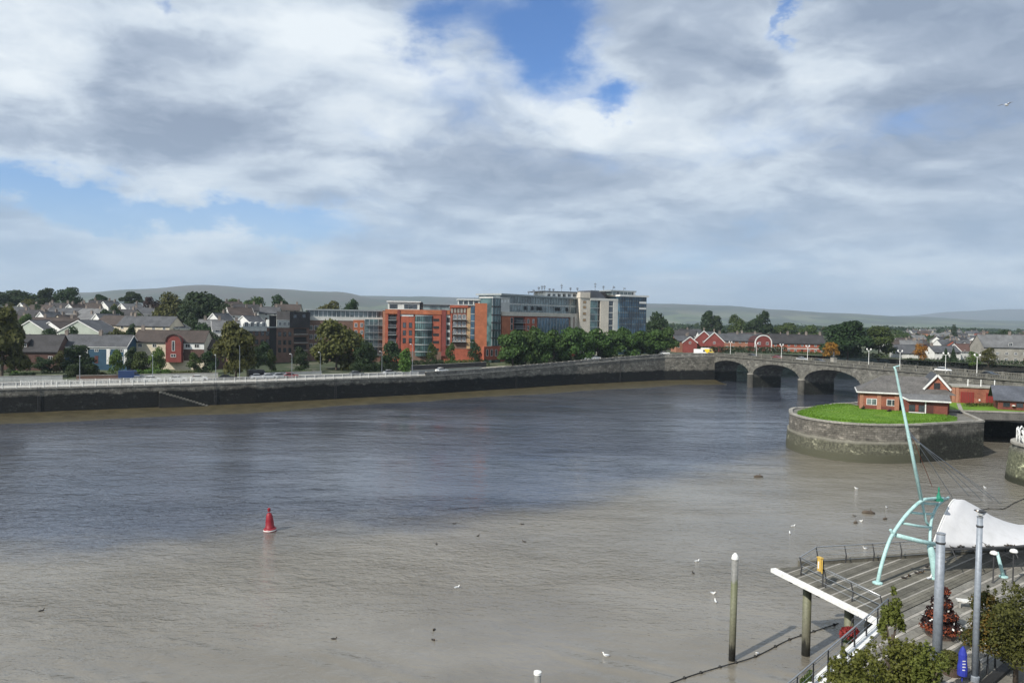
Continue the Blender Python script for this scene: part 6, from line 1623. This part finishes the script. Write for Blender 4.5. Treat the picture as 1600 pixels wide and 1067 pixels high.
for (ua, va, ya), (ub, vb, yb), r_t in (((1401, 836, f1y + .5), (1466, 851, f2.y + .1), .15), ((1410, 817, f1y + .8), (1456, 824, f2.y + .9), .09), ((1420, 800, f1y + 1.1), (1459, 803, f2.y + 2), .09), ((1436, 785, f1y + 1.5), (1466, 787, f2.y + 3.2), .10), ((1443, 780, f1y + 1.8), (1480, 779, f2.y + 4), .11)):
    MB().tube([W(ua, va, ya), W((ua + ub) / 2, (va + vb) / 2 + .8, (ya + yb) / 2), W(ub, vb, yb)], r_t, 8).build('rung', MT['teal'], cs, smooth=True)
MB().tube([W(1391, 827, f1y + .4), W(1397, 837, f1y + .4)], .10, 8).build('stub', MT['teal'], cs)
MB().tube([W(1439, 776, f1y + 1.7), W(1447, 815, f1y + 2.4), W(1452, 822, f1y + 2.6)], .09, 8).build('stay', MT['teal'], cs, smooth=True)
mb_, mt_ = W(1439.5, 781, f1y + 1.6), W(1399, 577, f1y + 2.4)
MB().tube([mb_, mb_ + (mt_ - mb_) * .5, mt_, W(1396.5, 573, f1y + 2.4)], [.13, .115, .075, .055], 12).build('mast', MT['teal'], cs, smooth=True)
MB().tube([W(1397, 573.5, f1y + 2.4), W(1405, 571.5, f1y + 2.6)], .05, 8).build('finial', MT['teal'], cs)
hang = W(1421.5, 673, f1y + 2)
for i, (u, v, y, dm) in enumerate(((1449, 741, 60, 'brick_orange'), (1476, 758, 61, 'galv'), (1494, 752, 62, 'galv'), (1510, 758, 63, 'galv'), (1522, 757, 64, 'galv'), (1533, 762, 65, 'galv'))):
    MB().tube([W(1420.5 + i * .6, 671 + i * 2.4, f1y + 2), W(u, v, y), W(u + (u - 1422) * .28, v + (v - 672) * .28, y + 1.5)], .022, 6).build('cable', MT[dm], cs)
MB().box(-.4, .4, -.3, .3, -.1, .25).lathe([(.32, .25), (.2, .6), (.08, 1.0), (.12, 1.3), (.03, 1.6)], 8).build('finial', MT['tealdark'], cs, loc=W(1466.5, 781, f1y + 2.6)).scale = (.62, .62, .62)
f4 = G(1568, 901, QZ); MB().tube([f4, W(1563, 882, f4.y), W(1558, 862, f4.y + .2)], [.12, .12, .10], 10).build('leg', MT['teal'], cs, smooth=True)
MB().lathe([(.3, -.02), (.3, .06), (.1, .1)], 10).build('base_plate', MT['teal'], cs, loc=f4)
for u, v in ((1371, 911), (1461, 904)): MB().lathe([(.34, -.02), (.34, .08), (.2, .14)], 12).build('base_plate', MT['teal'], cs, loc=G(u, v, QZ))
# canopy membrane: a high arch at the mast end sinking to a low neck, then widening again past the view edge
def section(t):
    """(near foot, crown, far foot) along the canopy"""
    y0 = f2.y + .5
    near = [(0, 1455, 857), (.22, 1490, 856), (.45, 1530, 856), (.7, 1566, 855), (.85, 1590, 853), (1, 1640, 850)]
    crown = [(0, 1490, 780), (.12, 1504, 780), (.3, 1525, 791), (.5, 1549, 806), (.7, 1574, 817), (.85, 1597, 825), (1, 1645, 836)]
    def lerp(tab):
        for (a, u0, v0), (b, u1, v1) in zip(tab, tab[1:]):
            if a <= t <= b: k_ = (t - a) / (b - a); return u0 + (u1 - u0) * k_, v0 + (v1 - v0) * k_
    n_ = W(*lerp(near), y0 + 1.5 * t); c_ = W(*lerp(crown), y0 + 3.4 + 1.5 * t)
    f_ = Vector((c_.x + (c_.x - n_.x) * .55 + .8, n_.y + 6.6, n_.z - .2))
    return n_, c_, f_
NT, NA = 30, 22
cm = MB(); vs = []
for i in range(NT + 1):
    t = i / NT; a, c_, b = section(t)
    for j in range(NA + 1):
        s_ = j / NA; th = pi * s_
        # half-superellipse from near foot over the crown to the far foot
        kx = s_; kz = 1 - abs(2 * s_ - 1) ** 1.7
        base_ = a + (b - a) * kx; cz = c_ - (a + b) / 2
        sag = -.05 * sin(pi * t) * sin(th) ** 2
        # a scalloped hem between the tie points
        hem = .05 * abs(sin(t * pi * 5)) ** .7 * (1 - kz) * (1 if 0 < t < 1 else 0)
        vs.append(base_ + cz * kz + Vector((0, 0, sag + hem)))
thk = .03
cm.v = [tuple(v) for v in vs]
for i in range(NT):
    for j in range(NA): a = i * (NA + 1) + j; cm.f.append((a, a + NA + 1, a + NA + 2, a + 1)); cm.m.append(0)
cpy = T('canopy', 'white tensile canopy arching over the boardwalk beside the teal ribs', 'canopy')
mem = cm.build('membrane', MT['sail'], cpy, smooth=True)
so_ = mem.modifiers.new('thickness', 'SOLIDIFY'); so_.thickness = .04
edge = [vs[j] for j in range(NA + 1)]; MB().tube(edge, .05, 6).build('edge_cable', MT['lamp'], cpy, smooth=True)
hemline = [vs[i * (NA + 1)] for i in range(NT + 1)]; MB().tube(hemline, .035, 6).build('edge_cable', MT['darksteel'], cpy, smooth=True)
for k_ in range(1, 5):
    i = round(NT * k_ / 5)
    p = vs[i * (NA + 1)]; MB().tube([p, p + Vector((.1, -.5, -.7))], .04, 6).lathe([(.07, -.1), (.09, 0), (.07, .1)], 8, (p.x, p.y, p.z)).build('tie', MT['darksteel'], cpy)
bm_ = MB(); bm_.tube([W(1463, 859, f2.y + .6), W(1520, 857, f2.y + 1), W(1640, 851, f2.y + 2.2)], .09, 8).build('edge_beam', MT['darksteel'], cpy)
pl = MB().lathe([(.07, 0), (.07, .5), (.25, .6), (.33, .75), (.30, .9), (.15, 1.02), (.02, 1.06)], 14)
for u, v, lab in ((1553, 866, 'white dome light hung by the teal leg under the canopy edge'), (1584, 863, 'second white dome light under the canopy edge, nearer the view edge')):
    p = W(u, v, f2.y - .6); r = T('dome_light', lab, 'lamp', (p.x, p.y, QZ)); hgt = p.z - QZ
    MB().lathe([(.1, 0), (.05, .15), (.045, hgt)], 8).build('pole', MT['darksteel'], r); MB().lathe([(.06, hgt), (.25, hgt + .02), (.27, hgt + .10), (.19, hgt + .22), (.05, hgt + .27)], 14).build('lamp_shade', MT['lamp'], r, smooth=True)
# two tall columns on the quay
def column(label, u, vb, vt, y, r0, r1, lampy):
    b = A(u[0], vb, y); b.z = QZ - .02; t = A(u[1], vt, y); hgt = t.z - b.z
    r = T('column', label, 'lamp column', b)
    MB().tube([(0, 0, 0), (0, 0, hgt)], [r0, r1], 18).build('shaft', MT['galv'], r, smooth=True)
    MB().lathe([(r0 + .06, 0), (r0 + .06, .25), (r0 + .01, .3)], 18).build('collar', MT['galv'], r)
    MB().lathe([(r1 + .02, hgt - .5), (r1 + .03, hgt - .45), (r1 + .02, hgt - .4)], 16).build('band', MT['darksteel'], r)
    MB().lathe([(r1 + .015, hgt), (r1 + .015, hgt + .05), (.02, hgt + .07)], 16).build('cap', MT['steel'], r)
    if lampy:
        MB().tube([(0, 0, hgt), (0, 0, hgt + .35)], .06, 8).box(-.2, .2, -.2, .2, hgt + .30, hgt + .36).build('bracket', MT['darksteel'], r)
        MB().tube([(0, 0, hgt * .86), (.9, -.1, hgt * .80), (1.9, 0, hgt * .74)], .015, 6).build('cable', MT['darksteel'], r)
    return r, hgt
column('thick galvanised steel column standing before the flower tower', (1463, 1470), 1056, 834, 38.6, .245, .215, False)
column('slimmer steel column with a bird on top, nearest the view edge', (1522, 1532), 1085, 808, 37.6, .165, .135, True)
# flower tower
ft = G(1470, 992, QZ); fw = T('flower_tower', 'conical tower planter covered in red flowers on the paving', 'planter', (ft.x, ft.y, QZ - .02))
MB().lathe([(.80, 0), (.85, .35), (.8, .5), (.45, 1.0), (.4, 1.5), (.25, 1.8), (.2, 2.3), (.1, 2.6), (.03, 2.7)], 18).build('planter', MT['terracotta'], fw)
link('leaves', leaf_cloud('leaves', [(0, 0, .65, 1.12, 1.12, .45), (0, 0, 1.25, .88, .88, .4), (0, 0, 1.9, .6, .6, .42), (.05, 0, 2.55, .38, .38, .35)], 3600, .13, LEAF['purple'], 5, .35), fw)
link('flowers', leaf_cloud('flowers', [(-.12, -.1, .6, 1.2, 1.2, .42), (-.05, -.05, 1.3, .92, .92, .36), (0, 0, 1.95, .62, .62, .36), (.05, 0, 2.65, .42, .42, .28)], 2600, .085, LEAF['blossom'], 6, .05), fw)
link('blooms', leaf_cloud('blooms', [(0, 0, .8, 1.2, 1.2, .5), (0, 0, 1.9, .65, .65, .5)], 120, .11, MT['lamp'], 8, .05), fw)
hb = W(1326, 992, 46.2); hbk = T('hanging_basket', 'basket of crimson flowers hanging by the pile under the boardwalk edge', 'flower basket', hb)
link('flowers', leaf_cloud('flowers', [(0, 0, .1, .55, .5, .45), (.25, 0, .25, .4, .35, .3)], 1000, .12, LEAF['blossom'], 15, .1), hbk); link('leaves', leaf_cloud('leaves', [(0, 0, -.15, .52, .48, .4)], 700, .14, LEAF['dark'], 16, .1), hbk)
MB().lathe([(.1, -.55), (.35, -.4), (.45, -.1)], 12).build('basket', MT['terracotta'], hbk); MB().tube([(0, 0, -.1), (.25, .1, 1.0), (1.0, .4, 1.15)], .03, 6).build('bracket', MT['darksteel'], hbk)
# round planter, folded blue parasol, bench, small rail
sp_ = G(1487, 1052, QZ); pr_ = T('planter', 'round tub with a clipped green bush beside the folded blue parasol', 'planter', (sp_.x, sp_.y, QZ - .02))
MB().lathe([(.45, 0), (.55, .45), (.6, .5), (.5, .5)], 16).build('tub', MT['terracotta'], pr_); link('bush', leaf_cloud('bush', [(0, 0, .75, .62, .62, .5)], 1500, .10, LEAF['olive'], 9), pr_)
bp0 = G(1503, 1066, QZ); bl = T('folded_parasol', 'folded blue canvas parasol with white print standing on the paving', 'parasol', (bp0.x, bp0.y, QZ - .02))
MB().lathe([(.03, 0), (.03, .4), (.23, .42), (.24, .8), (.19, 1.2), (.2, 1.5), (.12, 1.75), (.03, 1.9)], 12).build('canvas', MT['bluecloth'], bl); MB().lathe([(.3, 0), (.3, .07), (.05, .1)], 14).build('base', MT['darksteel'], bl)
pm = MB()
for i, z in enumerate((.75, .9, 1.05, 1.2)): pm.box(-.13, .02, -.235 + i * .008, -.2, z, z + .05)
pm.build('print', MT['frame'], bl)
bn0 = G(1496, 949, QZ); bch = T('bench', 'low bench with a pale seat edge beyond the flower tower', 'bench', (bn0.x, bn0.y, QZ - .02), radians(-18))
MB().box(0, 1.6, 0, .5, .42, .5).build('seat', MT['rail'], bch)
for x in (.1, 1.4): MB().box(x, x + .1, .05, .45, 0, .419).build('leg', MT['concrete'], bch)
r0 = Vector(G(1530, 1062, QZ)[:2]); r1 = Vector(G(1566, 1031, QZ)[:2]); steel_rail('short silver railing at the head of the steps beside the autumn tree', [r0, r1], 1.0, 1.2, None, (.5,))
k0 = Vector(G(1546, 1075, QZ)[:2]); k1 = Vector(G(1592, 1036, QZ)[:2]); kd = k1 - k0
kr = MB().box(-1, kd.length + 3, 0, .45, 0, .16).build('kerb', MT['black'], loc=(k0.x, k0.y, QZ - .02), rz=atan2(kd.y, kd.x)); setp(kr, 'dark kerb edging the steps beside the autumn tree', 'kerb')
# near trees on the quay
def neartree(label, u, vt, y, rad, h, leaf, seed, n=9000, lob=None, size=.115, tints=None):
    t = A(u, vt, y); r = T('tree', label, 'tree', (t.x, y, QZ - .02)); hh = t.z - QZ
    rs = random.Random(seed)
    lob = lob or [(rs.uniform(-.75, .75) * rad, rs.uniform(-.6, .6) * rad, hh - h * rs.uniform(.2, .9), rad * rs.uniform(.14, .40), rad * rs.uniform(.14, .40), h * rs.uniform(.08, .22)) for _ in range(30)] + [(0, 0, hh - h * .55, rad * .7, rad * .7, h * .4), (0, 0, hh - h * .16, rad * .26, rad * .26, h * .16)]
    for _ in range(34):                             # shoots standing out of the crown
        x_, y_ = rs.uniform(-.9, .9) * rad, rs.uniform(-.7, .7) * rad; rr_ = sqrt(max(0, 1 - (x_ / rad) ** 2 - (y_ / rad) ** 2))
        lob.append((x_, y_, hh - h * (.62 - .5 * rr_) + rs.uniform(-.1, .45), .10, .10, rs.uniform(.22, .5)))
    n = int(n * 1.9); link('crown', leaf_cloud('crown', lob, n, size, LEAF[leaf], seed, .5), r)
    if tints: link('tinted_leaves', leaf_cloud('tinted_leaves', lob[:tints[1]], n // 5, size, LEAF[tints[0]], seed + 3, .3), r)
    m_ = MB(); m_.tube([(0, 0, -.1), (0, 0, hh * .3), (.05, 0, hh * .6)], [.13, .10, .06], 8)
    for a, l in ((.5, 1), (2.2, .9), (3.6, 1), (5.1, .8)): m_.tube([(0, 0, hh * .32), (rad * .35 * l * cos(a), rad * .35 * l * sin(a), hh * .55), (rad * .7 * l * cos(a), rad * .7 * l * sin(a), hh * .8)], [.07, .05, .02], 6)
    m_.build('trunk', MT['bark'], r, smooth=True)
    return r
neartree('bushy green tree below the flower tower, its top ragged', 1406, 998, 35.5, 1.7, 3.4, 'near', 3, 4300)
neartree('lower green tree crowding the quay railing', 1338, 1026, 35.0, 1.6, 3.0, 'near', 4, 3800)
neartree('slim green treetop poking up by the boardwalk corner', 1394, 952, 38.5, .55, 2.4, 'near', 6, 1400, lob=[(.06, 0, 4.2, .16, .16, .4), (.25, 0, 3.6, .3, .3, .34), (-.3, .1, 3.1, .26, .3, .4), (.15, 0, 2.6, .42, .4, .4), (-.5, 0, 2.2, .3, .3, .4), (.55, 0, 2.3, .25, .25, .35)])
neartree('green tree between the thick column and the quay railing', 1452, 1014, 34.6, 1.0, 3.0, 'near', 7, 2600)
neartree('olive tree with rusty tips at the view edge', 1592, 914, 37.5, 2.35, 4.6, 'olive', 8, 7000, tints=('autumn', 9))
shrub('leafy green sapling at the foot of the quay railing', 1262, 1046, 37.2, 26, 1.6, 'mid', n=900)
# ------------------------------------------------------------------ on the water
bq = G(422, 829, 0); by = T('river_buoy', 'red conical channel buoy floating in the river', 'buoy', (bq.x, bq.y, 0)); by.rotation_euler = (radians(2), radians(-2.5), 0)
MB().lathe([(.35, -.4), (.62, -.25), (.72, .0), (.72, .22), (.6, .38)], 20).build('float', MT['red'], by, smooth=True)
MB().lathe([(.56, .381), (.48, .45), (.42, 1.2), (.30, 1.85), (.16, 2.05)], 18).build('tower', MT['red'], by, smooth=True)
MB().lathe([(.04, 2.051), (.04, 2.2), (.17, 2.22), (.17, 2.55), (.03, 2.62)], 12).build('topmark', MT['red'], by)
MB().lathe([(.715, .07), (.735, .10), (.735, .17), (.715, .2)], 20).build('band', MT['lamp'], by)
fb = T('mooring_pile', 'tall weed-stained free standing pile with a white cap', 'pile', (*G(1143.5, 1031, 0)[:2], 0)); fb.rotation_euler = (0, radians(.5), 0)
ph_ = 24 - (869 - 505.3) * G(1143.5, 1031, 0).y / F
MB().tube([(0, 0, -2.5), (0, 0, ph_ - .35)], .235, 18).build('shaft', M_STP, fb, smooth=True); MB().lathe([(.26, ph_ - .349), (.27, ph_ - .28), (.2, ph_ - .05), (.05, ph_ + .12)], 16).build('cap', MT['lamp'], fb, smooth=True)
fb2 = T('mooring_pile', 'pile top with a white cap rising at the bottom of the view', 'pile', (*A(840, 1048, 35.5)[:2], 0)); z_ = A(840, 1048, 35.5).z
MB().tube([(0, 0, -2.5), (0, 0, z_ - .15)], .17, 16).build('shaft', M_STP, fb2, smooth=True); MB().lathe([(.19, z_ - .149), (.19, z_ - .02), (.05, z_ + .03)], 16).build('cap', MT['lamp'], fb2)
# floating boom of rope and floats
def boom(label, pts, nf, r_=.035, rf=.12):
    P_ = catmull([Vector((*G(u, v, 0)[:2], .05)) for u, v in pts], 10)
    r = T('floating_boom', label, 'boom', P_[0]); o_ = P_[0]
    MB().tube([p - o_ for p in P_], r_, 6).build('rope', MT['black'], r)
    fm_ = MB().lathe([(.02, -rf), (rf * .8, -rf * .6), (rf, 0), (rf * .8, rf * .6), (.02, rf)], 8).mesh('float', MT['black'], True)
    for i in range(nf): p = P_[int((i + .5) * len(P_) / nf)] - o_; link('float', fm_, r, p)
boom('black rope boom with dark floats running to the boardwalk pile', ((1030, 1074), (1080, 1056), (1130, 1041), (1180, 1026), (1230, 1001), (1262, 990), (1310, 974)), 11)
boom('black rope boom lying on the water beside the pier head', ((1520, 800), (1545, 795), (1568, 795), (1583, 787), (1600, 780), (1612, 781)), 7, .05)
def log(label, u, v, L_, r_, rz, z=.05):
    p = G(u, v, 0); r = T('driftwood', label, 'driftwood', (p.x, p.y, z), rz)
    MB().tube([(-L_ / 2, 0, 0), (-L_ * .2, .04, .06), (L_ * .2, -.03, .05), (L_ / 2, .02, 0)], [r_ * .6, r_, r_ * .95, r_ * .5], 9).build('trunk', MT['bark'], r, smooth=True)
    MB().tube([(L_ * .15, 0, .05), (L_ * .2, .1, r_ + .3)], [r_ * .3, r_ * .1], 6).build('branch', MT['bark'], r)
log('dark floating log in the pale water left of the island', 1185, 745, 1.35, .24, .1); log('waterlogged dark log near the teal ribs', 1357, 802, 1.5, .3, -.2); log('small dark branch floating near the waterlogged log', 1383, 811, .7, .12, .5); log('little dark snag beside the white gulls near the ribs', 1337, 817, .5, .14, .3)
# birds: one closed body each
def bird_mesh(name, m_, wings=False):
    b = MB(); body = [(-.30, 0, .13), (-.2, 0, .10), (-.05, 0, .09), (.1, 0, .10), (.19, 0, .16), (.22, 0, .25), (.25, 0, .29), (.30, 0, .29)]
    b.tube(body, [.015, .065, .105, .10, .065, .05, .055, .03], 9, 0)
    b.tube([(.30, 0, .285), (.37, 0, .27)], [.016, .004], 6, 1)
    if wings:
        for s_ in (-1, 1):
            b.add([(.08, s_ * .06, .13), (-.12, s_ * .06, .13), (-.10, s_ * .36, .24), (.10, s_ * .34, .25), (-.22, s_ * .72, .16), (-.08, s_ * .70, .18), (.08, s_ * .06, .155), (-.12, s_ * .06, .145), (-.10, s_ * .36, .255), (.10, s_ * .34, .265), (-.22, s_ * .72, .165), (-.08, s_ * .70, .187)], [(0, 1, 2, 3), (3, 2, 4, 5), (6, 9, 8, 7), (9, 11, 10, 8), (0, 3, 9, 6), (3, 5, 11, 9), (1, 7, 8, 2), (2, 8, 10, 4), (4, 10, 11, 5), (0, 6, 7, 1)], 2)
    else:
        for s_ in (-1, 1): b.tube([(.1, s_ * .06, .14), (-.08, s_ * .085, .14), (-.34, s_ * .03, .15)], [.03, .055, .008], 7, 2)
    return b.mesh(name, [MT[m_], MT['beak'], MT['gullgrey'] if m_ == 'gull' else MT['black']], True)
GULL, DUCK, FLY = bird_mesh('gull', 'gull'), bird_mesh('duck', 'duck'), bird_mesh('gull', 'gull', True)
def bird(label, p, rz, me, name, s_=1.0, group=None, cat='bird'):
    o = link(name, me, None, p, rz); o.scale = (s_, s_, s_); return setp(o, label, cat, group)
gl = ((1239, 822, 'white gull on the pale water, farther of a close pair'), (1234, 833, 'white gull on the pale water, nearer of a close pair'), (1338, 763, 'white gull below the island wall'), (1385, 793, 'white gull beside the top of the teal rib'), (1345, 814, 'white gull behind the waterlogged log'), (1089, 877, 'white gull near a dark duck left of the capped pile'), (1118, 940, 'white gull just left of the capped pile shaft'), (947, 1024, 'white gull alone above the low pile top'), (1183, 1022, 'white gull resting by the rope boom'), (1114, 927, 'white gull behind the one at the capped pile'), (714, 918, 'white gull alone in mid river'), (1539, 762, 'white gull near the pier head'), (1352, 857, 'white gull behind the boardwalk railing'))
for i, (u, v, lab) in enumerate(gl): bird(lab, G(u, v, 0) + Vector((0, 0, -.05)), i * 1.3, GULL, 'gull', .9, 'gulls on the river')
dk = ((710, 818, 'dark duck farthest out past the buoy'), (747, 837, 'tiny dark duck between two others in mid river'), (682, 850, 'dark duck showing a pale side in mid river'), (819, 846, 'dark duck alone to the right of the mid river ducks'), (816, 819, 'faint dark duck beyond the lone one'), (678, 984, 'farther of two dark ducks in line'), (677, 1000, 'nearer of two dark ducks in line'), (522, 998, 'dark duck by the wake lines'), (65, 954, 'dark duck at the near edge of the open water'), (1083, 895, 'dark duck beside the white gull left of the pile'), (1335, 806, 'black duck between the log and the ribs'))
for i, (u, v, lab) in enumerate(dk): bird(lab, G(u, v, 0) + Vector((0, 0, -.06)), i * .9, DUCK, 'duck', .75, 'ducks on the river')
bird('grey gull in flight high over the river', A(1573, 166, 70), radians(25), FLY, 'flying_gull', 1.0)
bird('white gull perched on top of the slim column', A(1533, 805, 37.6) + Vector((0, 0, -.02)), radians(200), GULL, 'gull')
rb = random.Random(12)
for i in range(16):                                # starlings along the canopy hem
    k_ = rb.randrange(2, NT - 1); p = vs[k_ * (NA + 1)] + Vector((0, -.02, .02)); bird('small dark bird perched along the lower edge of the white canopy', p, rb.uniform(0, 6), DUCK, 'perched_bird', .55, 'dark birds along the canopy edge')
for i in range(7): p = G(1412 + i * 9 + rb.uniform(-3, 3), 906 - i * 5 + rb.uniform(-4, 4), QZ); bird('dark pigeon on the boardwalk boards near the teal leg', p, rb.uniform(0, 6), DUCK, 'pigeon', .75, 'pigeons on the boardwalk')
for i in range(3): p = G(1452 + i * 4, 905 - i * 2, QZ); bird('white gull standing at the foot of the teal leg', p, rb.uniform(0, 6), GULL, 'gull', .9, 'gulls at the teal leg')
